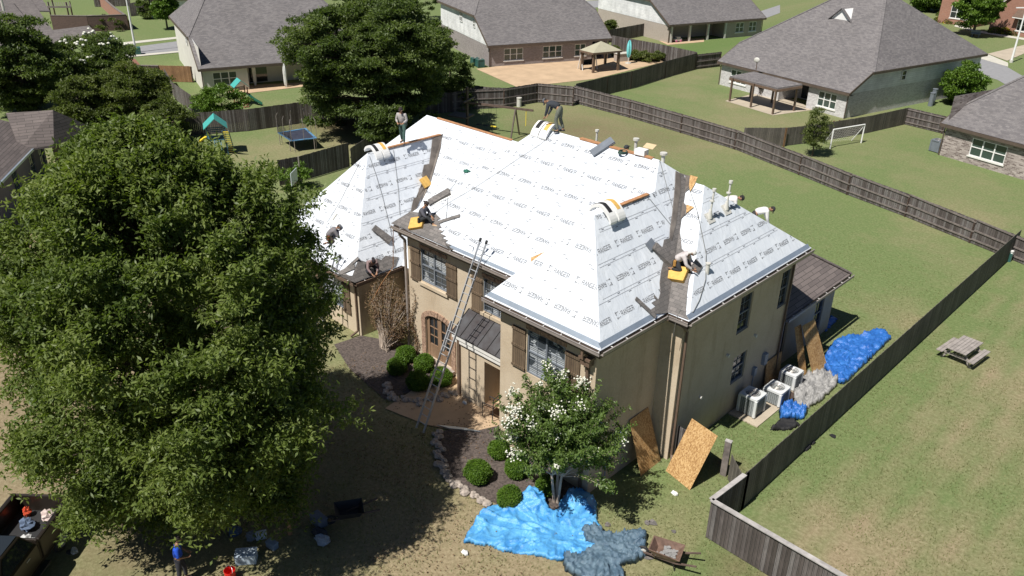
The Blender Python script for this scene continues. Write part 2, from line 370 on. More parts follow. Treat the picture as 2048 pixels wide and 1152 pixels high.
# ------------------------------------------------------------------ ground
def smooth(e0, e1, x): t = np.clip((x-e0)/(e1-e0), 0, 1); return t*t*(3-2*t)
def vnoise(x, y, s, seed):
    r = np.random.RandomState(seed); T = r.rand(64, 64); xs = x/s; ys = y/s
    xi = np.floor(xs).astype(int); yi = np.floor(ys).astype(int); fx = xs-xi; fy = ys-yi
    fx = fx*fx*(3-2*fx); fy = fy*fy*(3-2*fy); g = lambda i, j: T[i % 64, j % 64]
    return (g(xi, yi)*(1-fx)+g(xi+1, yi)*fx)*(1-fy)+(g(xi, yi+1)*(1-fx)+g(xi+1, yi+1)*fx)*fy
def fbm(x, y, s, seed, o=4):
    v = 0; a = 1; t = 0
    for i in range(o): v = v+a*vnoise(x, y, s/2**i, seed+i*7); t += a; a *= .55
    return v/t
def lawn_material():
    m, nt, bs = new_mat('lawn_grass'); p = coords(nt, 'world')
    at = N(nt, 'ShaderNodeVertexColor'); at.layer_name = 'dry'; sp = N(nt, 'ShaderNodeSeparateColor'); nt.links.new(at.outputs[0], sp.inputs[0])
    fine = noise_tex(nt, p, 7, 8, .82); mid = noise_tex(nt, p, 1.3, 5, .7)
    green = ramp(nt, fine, [(.26, (.070, .104, .032)), (.5, (.132, .176, .066)), (.74, (.235, .275, .130))])
    dry = ramp(nt, fine, [(.28, (.145, .112, .065)), (.5, (.262, .212, .130)), (.72, (.40, .34, .225))])
    dirt = ramp(nt, fine, [(.3, (.10, .068, .042)), (.7, (.17, .118, .075))])
    f = math_(nt, 'ADD', sp.outputs[0], math_(nt, 'MULTIPLY', math_(nt, 'SUBTRACT', mid, .5), .75)); f = N_clamp(nt, f)
    c = mix(nt, green, dry, f)
    lush = ramp(nt, fine, [(.28, (.030, .085, .012)), (.72, (.085, .20, .03))]); c = mix(nt, c, lush, sp.outputs[1])
    c = mix(nt, c, dirt, N_clamp(nt, math_(nt, 'ADD', sp.outputs[2], math_(nt, 'MULTIPLY', math_(nt, 'SUBTRACT', mid, .5), math_(nt, 'MULTIPLY', sp.outputs[2], 1.5)))))
    nt.links.new(c, bs.inputs['Base Color']); bs.inputs['Roughness'].default_value = .95; bs.inputs['Specular IOR Level'].default_value = .2
    bump(nt, bs, fine, .7, .04); return m
def N_clamp(nt, x):
    c = N(nt, 'ShaderNodeClamp'); nt.links.new(x, c.inputs[0]); return c.outputs[0]
def axis(lo, hi, a, b, st):
    return np.concatenate([np.linspace(lo, a, 14)[:-1], np.arange(a, b, st), np.linspace(b, hi, 14)])
gx = axis(-900, 700, -80, 4, .5); gy = axis(-300, 1300, -2, 84, .5)
XX, YY = np.meshgrid(gx, gy); nx, ny = len(gx), len(gy)
xs = XX.ravel(); ys = YY.ravel()
co = np.stack([xs, ys, np.zeros_like(xs)], 1)
I = (np.arange(ny-1)[:, None]*nx+np.arange(nx-1)[None]).ravel()
quads = np.stack([I, I+1, I+nx+1, I+nx], 1)
ground = link_np('lawn', co, quads, 4, lawn_material()); tag(ground, kind='structure')
blob = lambda x, y, r, p=1.: np.exp(-(((xs-x)**2+(ys-y)**2)/r**2)**p)
dry = .12+.95*(fbm(xs, ys, 7, 3)-.5)+.5*(fbm(xs, ys, 2.4, 13)-.5)
dry += .62*smooth(20.5, 14, ys)*smooth(-8, -10, xs)                # front yard, parched
dry += .35*smooth(-21, -30, xs)*smooth(18, 10, ys)
right = smooth(-9.6, -9.0, xs)*smooth(60, 48, ys)
dry += right*(.5*(fbm(xs, ys, 3, 21)-.40)+.22*np.sin((xs*.96+ys*.1)*2*math.pi/1.25)-.0)
dry += right*(.55*blob(-5.5, 22, 3.6)+.40*blob(-3, 35, 5)+.3*blob(-6, 30, 2)-.45*np.exp(-((xs+9.0)/1.4)**2))
dry += .28*blob(-20, 36, 6)+.35*blob(-34, 50, 7)+.25*blob(-15, 48, 5)+.25*blob(-11, 40, 3)-.3*blob(-22, 46, 5)-.35*blob(-14, 43, 3)-.2*blob(-30, 45, 6)
dry += .25*blob(-32, 62, 7)-.1*blob(-20, 60, 6)+.1*blob(-42, 70, 8)
dry += .35*blob(-53, 33, 4)+.5*blob(-49, 38, 3)
dry = np.clip(dry, 0, 1)
lush = np.clip(.9*smooth(88, 93, ys)*smooth(-40, -45, xs)*smooth(118, 110, ys), 0, 1)*0
for (px, py, r) in ((1400, 95, 9), (1330, 90, 5), (1480, 88, 5), (1220, 70, 3), (300, 190, 0.1)):
    q = G(px, py); lush = np.maximum(lush, np.exp(-(((xs-q.x)**2+(ys-q.y)**2)/r**2)**2))
for (px, py, r, k) in ((350, 125, 8, .25), (330, 60, 10, .3), (170, 30, 10, .25), (1700, 260, 8, .1)):
    q = G(px, py); lush = np.maximum(lush, k*np.exp(-(((xs-q.x)**2+(ys-q.y)**2)/r**2)**2))
dirt = .45*smooth(-14, -20, xs)*smooth(17.5, 13, ys)*fbm(xs, ys, 3, 41)
for (px, py, r, k) in ((690, 250, 3, .8), (640, 250, 2, .6), (1150, 262, 5, .45), (1290, 275, 4, .3), (1335, 232, .6, .6), (250, 1000, 2.2, .5), (300, 1080, 2, .5), (1450, 930, .5, .9), (1480, 1130, 1.0, .5), (600, 160, 1, .0)):
    q = G(px, py); dirt = np.maximum(dirt, k*np.exp(-(((xs-q.x)**2+(ys-q.y)**2)/r**2)))
cl = np.stack([dry, lush, dirt, np.ones_like(dry)], 1).astype(np.float32)
ca = ground.data.color_attributes.new('dry', 'FLOAT_COLOR', 'POINT'); ca.data.foreach_set('color', cl.ravel())
def sheet(name, pts, mat, z=.02, label=None, raw=False):
    P = [(V(*p, z) if raw else G(p[0], p[1], 0)) for p in pts]; P = [V(p.x, p.y, z) for p in P]
    if sum(P[i].x*P[(i+1) % len(P)].y-P[(i+1) % len(P)].x*P[i].y for i in range(len(P))) < 0: P = P[::-1]
    mb = MB(); mb.poly(*P); o = mb.build(name, mat); tag(o, kind='structure'); return o
sheet('road', [(60, 128), (200, 103), (360, 82), (430, 76), (430, 96), (360, 103), (262, 111), (60, 142)], M['asphalt'])
sheet('sidewalk', [(180, 92), (362, 73), (362, 77), (180, 97)], M['curb'], .03)
sheet('kerb', [(250, 112), (362, 102), (362, 105), (250, 116)], M['curb'], .05)
sheet('road', [(1150, 18), (1240, 12), (1600, -14), (1600, -24), (1150, 4)], M['asphalt'])
sheet('sidewalk', [(1150, 3), (1600, -25), (1600, -29), (1150, -1)], M['curb'], .03)
sheet('road', [(1480, 56), (1560, 26), (1560, 10), (1480, 36)], M['asphalt'], .024)
sheet('road', [(1900, 96), (1935, 106), (2012, 133), (2090, 178), (2090, 215), (1995, 160), (1900, 130)], M['asphalt'])
sheet('sidewalk', [(1895, 84), (1950, 98), (2016, 126), (2016, 134), (1900, 100)], M['curb'], .03)
sheet('driveway', [(1975, 108), (2070, 85), (2070, 98), (2014, 122)], M['concrete'], .034)
sheet('garden_path', [(1908, 53), (1960, 66), (2070, 84), (2070, 80), (1960, 62), (1912, 49)], M['curb'], .034)
sheet('patio', [(952, 138), (1035, 175), (1190, 158), (1335, 122), (1345, 112), (1300, 98), (1110, 118), (985, 134)], M['paver'])
sheet('patio', [(1450, 202), (1546, 231), (1625, 220), (1600, 205), (1540, 180)], M['concrete'])
sheet('patio', [(1318, 82), (1335, 90), (1408, 84), (1408, 76)], M['paver'])
sheet('patio', [(440, 183), (470, 190), (612, 173), (612, 165), (470, 172)], M['paver'], .03)
sheet('garden_bed', [(262, 140), (290, 141), (270, 118), (262, 118)], simple('red_mulch', (.22, .10, .07), .95, .3, 6), .03)
# front walk and beds of the reroofed house
sheet('front_walk', [(770, 818), (880, 745), (940, 690), (1010, 735), (1010, 850), (955, 862), (905, 862), (850, 850)], M['paver'], .035)
sheet('mulch_bed', [(668, 690), (722, 672), (823, 690), (907, 742), (930, 770), (890, 790), (840, 780), (770, 800), (700, 740)], M['mulch'], .03)
sheet('mulch_bed', [(873, 866), (1000, 838), (1180, 930), (1170, 1010), (1060, 1040), (985, 1005), (940, 992), (885, 950)], M['mulch'], .03)
# ------------------------------------------------------------------ walls with openings
class Wall:
    def __init__(s, p0, p1, z0, z1):         # outward normal to the right of p0 -> p1
        s.p = V(p0[0], p0[1], 0); d = V(p1[0]-p0[0], p1[1]-p0[1], 0); s.L = d.length; s.d = d.normalized()
        s.n = V(s.d.y, -s.d.x, 0); s.z0 = z0; s.z1 = z1; s.op = []
    def P(s, u, z, o=0): q = s.p+s.d*u+s.n*o; return V(q.x, q.y, z)
    def open(s, u0, u1, z0, z1): s.op.append((u0, u1, z0, z1)); return s
    def mesh(s, mb, depth=.12, top=None):
        us = sorted({0, s.L, *[o[0] for o in s.op], *[o[1] for o in s.op]}); zs = sorted({s.z0, s.z1, *[o[2] for o in s.op], *[o[3] for o in s.op]})
        for i in range(len(us)-1):
            for j in range(len(zs)-1):
                um = (us[i]+us[i+1])/2; zm = (zs[j]+zs[j+1])/2
                if any(o[0] < um < o[1] and o[2] < zm < o[3] for o in s.op): continue
                mb.poly(s.P(us[i], zs[j]), s.P(us[i+1], zs[j]), s.P(us[i+1], zs[j+1]), s.P(us[i], zs[j+1]))
        for (a, b, c, d) in s.op:
            r = -depth
            mb.poly(s.P(a, c), s.P(a, c, r), s.P(b, c, r), s.P(b, c)); mb.poly(s.P(a, d, r), s.P(a, d), s.P(b, d), s.P(b, d, r))
            mb.poly(s.P(a, c), s.P(a, d), s.P(a, d, r), s.P(a, c, r)); mb.poly(s.P(b, d), s.P(b, c), s.P(b, c, r), s.P(b, d, r))
    def bx(s, mb, u0, u1, z0, z1, o0, o1):
        return mb.frame(s.P(u0, z0, o0), s.d*(u1-u0), s.n*(o1-o0), V(0, 0, z1-z0))
    def window(s, par, u0, u1, z0, z1, units=2, cols=2, rows=4, fr='winframe', gl='glass', sill=None, fw=.05, depth=.10, mun=.018, mb=None):
        if mb is not None: s.open(u0, u1, z0, z1)
        f = MB(); a = -depth
        s.bx(f, u0, u0+fw, z0, z1, a, a+.07); s.bx(f, u1-fw, u1, z0, z1, a, a+.07)
        s.bx(f, u0+fw, u1-fw, z0, z0+fw, a, a+.068); s.bx(f, u0+fw, u1-fw, z1-fw, z1, a, a+.068)
        wu = (u1-u0)/units
        for k in range(units):
            x0 = u0+k*wu; x1 = x0+wu
            if k: s.bx(f, x0-fw*.75, x0+fw*.75, z0+fw, z1-fw, a, a+.066)
            zm = (z0+z1)/2; s.bx(f, x0+fw*.76, x1-fw*.76, zm-fw*.5, zm+fw*.5, a, a+.06)
            for c in range(1, cols): xx = x0+wu*c/cols; s.bx(f, xx-mun/2, xx+mun/2, z0+fw, z1-fw, a, a+.03)
            for r in range(1, rows):
                if r*2 == rows: continue
                zz = z0+(z1-z0)*r/rows; s.bx(f, x0+fw, x1-fw, zz-mun/2, zz+mun/2, a, a+.028)
        fo = f.build('window', M[fr], par)
        g = MB(); s.bx(g, u0+.01, u1-.01, z0+.01, z1-.01, a-.02, a+.012); g.build('pane', M[gl], fo)
        if sill:
            q = MB(); s.bx(q, u0-.08, u1+.08, z0-.10, z0-.002, .002, .07); q.build('sill', M[sill], fo)
        return fo
# ------------------------------------------------------------------ the house being reroofed
E0 = 6.016
PL = dict(main=((0, -.7266, 1.), E0-.7266*19.13), fwr=((1.18, 0, 1.), E0-1.18*12.87), fwf=((0, -1.18, 1.), E0-1.18*17.36),
          bump=((1.149, 0, 1.), E0-1.149*12.03), bumpf=((0, -.687, 1.), E0-.687*20.86), wing=((1.232, 0, 1.), 2.95-1.232*26.95),
          wingf=((0, -1.184, 1.), 2.95-1.184*18.36), left=((0, -.755, 1.), 2.95-.755*20.95))
house = thing('stucco_house', 'large two storey tan stucco house with white printed underlayment on its steep hip roof', 'house', (-18, 20, 0))
wmb = MB()
fr = Wall((-24.65, 19.5), (-17.5, 19.5), 0, 5.72)
wA = (.82, 2.40, 3.78, 5.26); wB = (4.48, 6.05, 3.78, 5.22)
for q in (wA, wB): fr.open(*q)
fr.open(1.02, 2.62, .32, 2.34); fr.open(5.35, 7.15, .1, 2.35); fr.mesh(wmb, .13)
fr.window(house, *wA, gl='glass_blind', rows=6); fr.window(house, *wB, gl='glass_blind', rows=6)
# recessed entry
ent = MB(); ent.bx(-19.32, -19.30, 19.63, 21.2, .1, 2.4); ent.bx(-17.5, -17.48, 19.63, 21.2, .1, 2.4); ent.bx(-19.3, -17.5, 21.2, 21.22, .1, 2.4); ent.bx(-19.3, -17.5, 19.52, 21.2, 2.36, 2.38)
ent.build('entry_recess', M['stucco'], house)
ent = MB(); ent.bx(-20.5, -17.52, 18.7, 21.2, 0, .12); ent.build('entry_floor', M['paver'], house)
d = MB(); d.bx(-18.95, -17.9, 21.12, 21.18, .12, 2.25); dd = d.build('front_door', M['door'], house)
d = MB(); d.bx(-18.75, -18.1, 21.09, 21.13, .95, 2.1); d.build('door_glass', M['glass'], dd)
fwf_ = Wall((-17.5, 17.76), (-13.27, 17.76), 0, 5.72); wC = (1.27, 2.95, 3.55, 5.26); fwf_.open(*wC); fwf_.mesh(wmb, .13)
fwf_.window(house, *wC, gl='glass_blind', rows=6)
wD = (1.2, 3.0, .7, 2.4)
Wall((-17.5, 19.5), (-17.5, 17.76), 0, 5.72).mesh(wmb)
Wall((-13.27, 17.76), (-13.27, 21.27), 0, 5.72).mesh(wmb)
Wall((-13.27, 21.27), (-12.43, 21.27), 0, 5.70).mesh(wmb)
bw = Wall((-12.43, 21.27), (-12.43, 29.0), 0, 5.72)
sw = [(3.80, 4.70, 3.66, 5.22), (6.90, 7.65, 3.6, 5.2), (3.95, 4.95, 1.38, 2.58)]
for q in sw: bw.open(*q)
bw.mesh(wmb, .16)
for q in sw: bw.window(house, *q, units=1, rows=4, cols=2, depth=.13)
Wall((-12.43, 29.0), (-24.65, 29.0), 0, 5.72).mesh(wmb); Wall((-24.65, 29.0), (-24.65, 19.5), 0, 5.72).mesh(wmb)
# one storey garage wing and left body
ww = Wall((-33.55, 18.75), (-27.3, 18.75), 0, 2.72); wv = (3.4, 5.0, .9, 2.3); ww.open(*wv); ww.mesh(wmb); ww.window(house, *wv, gl='glass_blind')
Wall((-27.3, 18.75), (-27.3, 27.), 0, 2.72).mesh(wmb); Wall((-33.55, 27), (-33.55, 18.75), 0, 2.72).mesh(wmb)
Wall((-35.5, 21.35), (-24.66, 21.35), 0, 2.70).mesh(wmb); Wall((-24.66, 33.05), (-35.5, 33.05), 0, 2.70).mesh(wmb); Wall((-35.5, 33.05), (-35.5, 21.35), 0, 2.7).mesh(wmb)
Wall((-24.64, 29.), (-24.64, 33.05), 0, 2.7).mesh(wmb)
# rear one storey room
rw = Wall((-12.75, 29.0), (-12.75, 34.75), 0, 2.72); r1 = (3.9, 4.75, .35, 2.35); r2 = (.35, 1.3, .1, 2.25); rw.open(*r1); rw.open(*r2); rw.mesh(wmb, .14)
rw.window(house, *r1, units=1, depth=.12, gl='glass'); 
q = MB(); rw.bx(q, r2[0], r2[1], r2[2], r2[3], -.13, -.10); q.build('side_door', M['dark'], house)
Wall((-12.75, 34.75), (-18.5, 34.75), 0, 2.72).mesh(wmb); Wall((-18.5, 34.75), (-18.5, 29), 0, 2.72).mesh(wmb)
wmb.build('walls', M['stucco'], house)
# roofs
def hipmesh(name, V_, F_, mat, par, thick=.05):
    mb = MB(); mb.add(V_, F_); mb.build(name, mat, par)
rf = MB()
A=(-25.05,19.13,E0);B=(-17.9,19.13,E0);C=(-17.9,17.36,E0);D=(-12.87,17.36,E0);Bk=(-12.87,29.4,E0);Fk=(-25.05,29.4,E0)
R1=(-21.8,24.27,9.75);R2=(-16.03,24.27,9.745);Pk=(-15.385,19.87,8.984);Q=(-15.385,23.215,8.984)
rf.poly(A,B,Q,R2,R1); rf.poly(C,Pk,Q,B); rf.poly(C,D,Pk); rf.poly(D,Bk,R2,Q,Pk); rf.poly(Bk,Fk,R1,R2); rf.poly(Fk,A,R1)
K=(-14.58,25.13,8.95);L_=(-17,25.13,8.95);b0=(-12.03,20.86,E0);b1=(-12.03,29.42,E0)
rf.poly((-17,20.86,E0),b0,K,L_); rf.poly(b0,b1,K); rf.poly(b1,(-17,29.42,E0),L_,K)
W0=(-33.9,18.36,2.95);W1=(-26.95,18.36,2.95);WP=(-30.4,21.95,7.2);WQ=(-30.4,27.3,7.2)
rf.poly(W0,W1,WP); rf.poly(W1,(-26.95,27.3,2.95),WQ,WP); rf.poly((-33.9,27.3,2.95),W0,WP,WQ)
La=(-35.9,20.95,2.95);Lb=(-23,20.95,2.95);Lr=(-23,27.2,7.67);Ll=(-32.33,27.2,7.67);Lc=(-23,33.45,2.95);Ld=(-35.9,33.45,2.95)
rf.poly(La,Lb,Lr,Ll); rf.poly(Lb and Lc,Ld,Ll,Lr); rf.poly(Ld,La,Ll)
roof = rf.build('roof', M['under'], house)
rr = MB(); rr.poly((-12.35,29.02,2.87),(-12.35,35.2,2.87),(-15.6,32.1,5.0),(-15.6,29.02,5.0)); rr.poly((-12.35,35.2,2.87),(-18.9,35.2,2.87),(-15.6,32.1,5.0)); rr.poly((-18.9,35.2,2.87),(-18.9,29.02,2.87),(-15.6,29.02,5.0),(-15.6,32.1,5.0))
rear_roof = rr.build('rear_roof', M['roofbrown'], house)
rc = MB(); rc.bar((-12.35,35.2,2.9),(-15.6,32.1,5.03),.22,.04); rc.build('hip_cap', M['roofbrown'], rear_roof)
# soffits and fascia
sf = MB()
for (x0,x1,y0,y1) in ((-25.0,-17.45,19.18,19.6),(-17.85,-12.92,17.41,17.86),(-13.3,-12.92,17.8,21.2),(-13.2,-12.08,20.91,21.3),(-12.5,-12.08,21.2,29.35)):
    sf.bx(x0,x1,y0,y1,5.70+random.random()*.004,5.73)
sf.bx(-33.85,-27.0,18.41,18.8,2.70,2.73); sf.bx(-27.35,-27.0,18.8,27,2.705,2.73); sf.bx(-12.8,-12.4,29.05,35.1,2.70,2.73)
def fas(p,q,z0,z1,t=.03): sf.frame((p[0],p[1],z0),(q[0]-p[0],q[1]-p[1],0),Vector((q[1]-p[1],-(q[0]-p[0]),0)).normalized()*-t,(0,0,z1-z0))
for p,q in (((-25.05,19.13),(-17.9,19.13)),((-17.9,17.36),(-12.87,17.36)),((-12.87,17.36),(-12.87,20.86)),((-12.87,20.86),(-12.03,20.86)),((-12.03,20.86),(-12.03,29.4)),((-17.9,19.13),(-17.9,17.36)),((-25.05,19.4),(-25.05,19.13))):
    fas(p,q,5.72,5.985)
for p,q in (((-33.9,18.36),(-26.95,18.36)),((-26.95,18.36),(-26.95,27.2)),((-35.9,20.95),(-24.6,20.95))): fas(p,q,2.70,2.92)
for p,q in (((-12.35,29.05),(-12.35,35.2)),((-12.35,35.2),(-18,35.2))): fas(p,q,2.70,2.845)
sf.build('soffit', M['fascia'], house)
def gutter(p,q,z,mat='gutter'):
    mb=MB(); d=(Vector(q)-Vector(p)).normalized(); n=V(d.y,-d.x,0); P=V(p[0],p[1],z); L=(Vector(q)-Vector(p)).length; D3=V(d.x,d.y,0)
    mb.frame(P+n*.002,D3*L,n*.10,V(0,0,.012)); mb.frame(P+n*.10,D3*L,n*.012,V(0,0,.115)); mb.frame(P+n*.085+V(0,0,.115),D3*L,n*.045,V(0,0,.012))
    o=mb.build('gutter',M[mat],house); k=.5
    while k<L: s=MB(); s.frame(P+D3*k+V(0,0,.10),D3*.03,n*.11,V(0,0,.012)); s.build('gutter_hanger',M['trimwhite'],o); k+=.75
for p,q in (((-25.05,19.10),(-17.95,19.10)),((-17.9,17.33),(-12.80,17.33)),((-12.84,17.33),(-12.84,20.75)),((-12.78,20.83),(-11.98,20.83)),((-12.0,20.83),(-12.0,29.4))): gutter(p,q,E0-.13)
for p,q in (((-33.9,18.33),(-26.9,18.33)),((-26.92,18.33),(-26.92,27.))): gutter(p,q,2.83,'brown')
gutter((-12.32,29.05),(-12.32,35.2),2.74)
e=MB()
for p,q,pl in (((-17.85,17.39),(-12.92,17.39),'fwf'),((-25,19.16),(-17.95,19.16),'main')):
    m_=PL[pl][0]; k=-m_[1]; zf=lambda y: PL[pl][1]-m_[1]*y
    e.poly((p[0],p[1],zf(p[1])+.012),(q[0],q[1],zf(q[1])+.012),(q[0]-.1,q[1]+.11,zf(q[1]+.11)+.012),(p[0]+.1,p[1]+.11,zf(p[1]+.11)+.012))
for y0,y1,x,pl in ((20.9,29.3,-12.06,'bump'),(17.42,20.8,-12.90,'fwr')):
    m_=PL[pl][0]; zf=lambda X: PL[pl][1]-m_[0]*X
    e.poly((x,y0,zf(x)+.012),(x,y1,zf(x)+.012),(x-.11,y1,zf(x-.11)+.012),(x-.11,y0,zf(x-.11)+.012))
e.build('drip_edge',M['flash'],house)
# downspouts
def dspout(pts,mat='brown',w_=.08):
    mb=MB()
    for i in range(len(pts)-1): mb.bar(pts[i],pts[i+1],w_,w_*.8)
    return mb.build('downspout',M[mat],house)
dspout([(-24.72,19.12,5.85),(-24.72,19.2,5.6),(-24.72,19.42,5.35),(-24.72,19.42,.2),(-24.72,19.2,.08)],'gutter',.10)
dspout([(-13.55,17.36,5.85),(-13.55,17.36,5.5)]); 
hb=MB(); hb.bx(-13.73,-13.37,17.5,17.74,5.12,5.34); hb.bx(-13.78,-13.32,17.45,17.75,5.34,5.42); hb.build('downspout_head',M['brown'],house)
dspout([(-13.55,17.40,5.6),(-13.55,17.62,5.4),(-13.55,17.68,5.1),(-13.55,17.68,.15)],'brown',.10)
dspout([(-12.38,20.9,5.8),(-12.35,21.2,5.5),(-12.35,21.4,5.3),(-12.35,21.4,.2),(-12.2,21.2,.06)])
dspout([(-12.36,28.7,5.7),(-12.36,28.9,5.5),(-12.36,28.9,.2)])
dspout([(-27.45,18.7,2.7),(-27.45,18.68,2.5),(-27.45,18.68,.25),(-27.5,18.3,.08)],'brown')
dspout([(-20.62,18.62,2.85),(-20.62,18.62,.15)],'brown',.13)
# shutters, stone headers, door surround
def shutter(wl,u0,u1,z0,z1,sw=False):
    mb=MB(); wl.bx(mb,u0,u1,z0,z1,.004,.05); o=mb.build('shutter',M['shutter'],house)
    for zz in (z0+.02,(z0+z1)/2+.03,z1-.12): b=MB(); wl.bx(b,u0-.01,u1+.01,zz,zz+.09,.052,.085); b.build('batten',M['shutter'],o)
shutter(fr,.22,.80,3.70,5.16); shutter(fr,2.42,3.02,3.70,5.14); shutter(fr,3.88,4.46,3.62,5.10); shutter(fr,6.08,6.5,3.7,5.1)
shutter(fwf_,.62,1.22,3.60,5.18); shutter(fwf_,3.0,3.6,3.60,5.18)
shutter(ww,2.75,3.35,.85,2.35); shutter(ww,5.05,5.6,.85,2.35)
st=MB()
def header(wl,u0,u1,z0,h):
    u=u0; r=random.Random(4)
    while u<u1-.05:
        w_=min(.16+r.random()*.14,u1-u); wl.bx(st,u+.005,u+w_-.005,z0+r.random()*.01,z0+h,.003,.035+r.random()*.02); u+=w_
header(fr,.78,2.44,5.28,.16); st.build('stone_header',M['stone'],house); st=MB(); header(fr,4.44,6.1,5.24,.17); st.build('stone_header',M['stone'],house); st=MB(); header(fwf_,1.22,3.0,5.28,.17); st.build('stone_header',M['stone'],house); st=MB()
for k in range(16):                                    # arch of stones over the french door
    a=math.pi*(k+.5)/16; a0=math.pi*k/16; a1=math.pi*(k+1)/16; uc=1.82; 
    P=lambda t,r_: fr.P(uc-math.cos(t)*(.8+r_), 2.05+math.sin(t)*(.34+r_), .003)
    st.slab([P(a0+.01,.02),P(a1-.01,.02),P(a1-.01,.25),P(a0+.01,.25)],fr.n*(.04+.02*random.random()))
for side in (0,1):
    z=.25
    while z<2.0:
        h=.14+random.random()*.12; u0=.76 if side==0 else 2.64; w_=.25; fr.bx(st,u0,u0+w_,z+.01,min(z+h,2.04),.003,.035+random.random()*.02); z+=h
st.build('stone_arch',M['stone'],house)
sp=MB()                                                # arch spandrel: door recess rounded at the top
for k in range(8):
    a0=math.pi*k/8; a1=math.pi*(k+1)/8; P=lambda t,o=-.01: fr.P(1.82-math.cos(t)*.8, 2.0+math.sin(t)*.34, o)
    sp.poly(P(a0),P(a1),fr.P(1.82-math.cos(a1)*.8,2.342,-.01),fr.P(1.82-math.cos(a0)*.8,2.342,-.01))
sp.build('arch_infill',M['stone'],house)
fd=MB()
for u0,u1 in ((1.04,1.20),(1.70,1.94),(2.44,2.60)): fr.bx(fd,u0,u1,.34,2.3,-.11,-.05)
fr.bx(fd,1.2,1.7,.34,.95,-.11,-.06); fr.bx(fd,1.94,2.44,.34,.95,-.11,-.06)
for zz in (1.35,1.75): fr.bx(fd,1.2,1.7,zz,zz+.03,-.11,-.07); fr.bx(fd,1.94,2.44,zz,zz+.03,-.11,-.07)
for uu in (1.44,2.18): fr.bx(fd,uu,uu+.03,.95,2.2,-.11,-.072)
fo=fd.build('french_door',M['door'],house); q=MB(); fr.bx(q,1.04,2.6,.34,2.3,-.14,-.105); q.build('pane',M['glass'],fo)
s2=MB(); fr.bx(s2,.8,2.85,.14,.31,.003,.35); s2.build('doorstep',M['edge'],house)
for a_,b_ in ((.72,2.5),(4.40,6.2)): s2=MB(); fr.bx(s2,a_,b_,3.62,3.75,.003,.09); s2.build('window_sill',M['stucco'],house)
# porch
pr_=MB(); pz=lambda y: 2.93+(y-18.56)*.72
pr_.add([(-20.95,18.52,2.90),(-17.52,18.52,2.90),(-17.52,19.48,3.60),(-20.95,19.48,3.60),(-20.95,18.52,2.86),(-17.52,18.52,2.86),(-17.52,19.48,3.56),(-20.95,19.48,3.56)],[[0,1,2,3],[7,6,5,4],[4,5,1,0],[7,4,0,3],[5,6,2,1]])
po=pr_.build('porch_roof',simple('porch_metal',(.085,.085,.09),.38,.35,2.2,metal=.35,c2=(.06,.05,.05)),house)
sm=MB()
for k in range(8): x=-20.93+k*.485; sm.bar((x,18.52,2.915),(x,19.48,3.615),.02,.035)
sm.build('seam',M['dark'],po)
pb=MB(); pb.bx(-20.9,-17.5,18.58,18.66,2.52,2.84); pb.bx(-20.93,-17.5,18.54,18.62,2.70,2.86); pb.build('porch_beam',M['trimwhite'],house)
pw=MB(); pw.bx(-20.55,-19.25,18.68,19.48,0,2.70); pw.bx(-19.25,-17.52,18.68,19.0,2.25,2.70); pw.build('porch_wall',M['stucco'],house)
# utilities on the shaded side
u=MB()
for y,z,s in ((24.6,3.0,.1),(26.6,3.05,.1),(23.0,1.9,.08)): u=MB(); u.tube((-12.43,y,z),(-12.33,y,z),s*.7,10); u.build('wall_vent',M['pvc'],house)
mg=simple('meter_box_grey',(.24,.28,.34),.5,.1,4)
for q in ((-12.43,-12.28,27.6,27.85,1.3,1.8),(-12.43,-12.3,26.9,27.1,1.1,1.45),(-13.27,-13.1,19.0,19.35,1.1,1.9),(-13.27,-13.12,18.5,18.72,1.0,1.35)): u=MB(); u.bx(*q); u.build('meter_box',mg,house)
for q in ((-12.40,-12.36,27.0,27.03,.1,1.1),(-13.24,-13.2,18.6,18.63,.1,1.0)): u=MB(); u.bx(*q); u.build('conduit',mg,house)
# old shingles still showing, laid just above the felt
def patch(name,pl,px,mat,par=roof,lift=.018,t=.02):
    n=Vector(PL[pl][0]).normalized(); P=[ON(x,y,PL[pl])+n*lift for x,y in px]
    nn=(P[1]-P[0]).cross(P[2]-P[1]); s=0
    for i in range(len(P)): s+=(P[i]-P[0]).cross(P[(i+1)%len(P)]-P[0]).dot(n)
    if s<0: P=P[::-1]
    mb=MB(); mb.slab(P,n*t); return mb.build(name,M[mat],par)
c1=lambda a,b:(600+a/3.84,200+b/3.84); c2=lambda a,b:(780+a/9.6,360+b/9.6); c3=lambda a,b:(1300+a/3.84,300+b/3.84); c4=lambda a,b:(1180+a/5.908,440+b/5.908)
patch('old_shingle_strip','wing',[c1(*p) for p in ((1095,262),(1015,300),(1003,400),(990,492),(950,500),(938,560),(935,590),(990,650),(912,680),(905,745),(872,755),(860,800),(848,862),(880,870),(895,830),(975,650),(1000,590),(1040,480),(1080,330))],'valley')
patch('old_shingle_strip','left',[c1(*p) for p in ((1095,262),(1075,330),(1030,500),(985,650),(925,760),(890,850),(905,850),(935,780),(1000,650),(1082,370))],'valley')
patch('starter_shingles','wing',[(668,548),(709,566),(790,533),(797,515),(770,512),(762,520),(752,517),(745,528),(716,520),(704,552)] ,'newshingle')
patch('starter_shingles','wingf',[(640,521),(690,555),(709,566),(706,555),(660,530)],'newshingle')
st_=[(783,447.5),(822,424),(846,427),(872,428)]
for k,(x,y) in enumerate(((882,438),(886,446),(884,455),(888,464),(893,473),(897,482),(903,491),(908,499))): st_+=[(x,y),(x-8,y+3)]
patch('starter_shingles','main',st_+[(905,500.5),(860,480)],'newshingle')
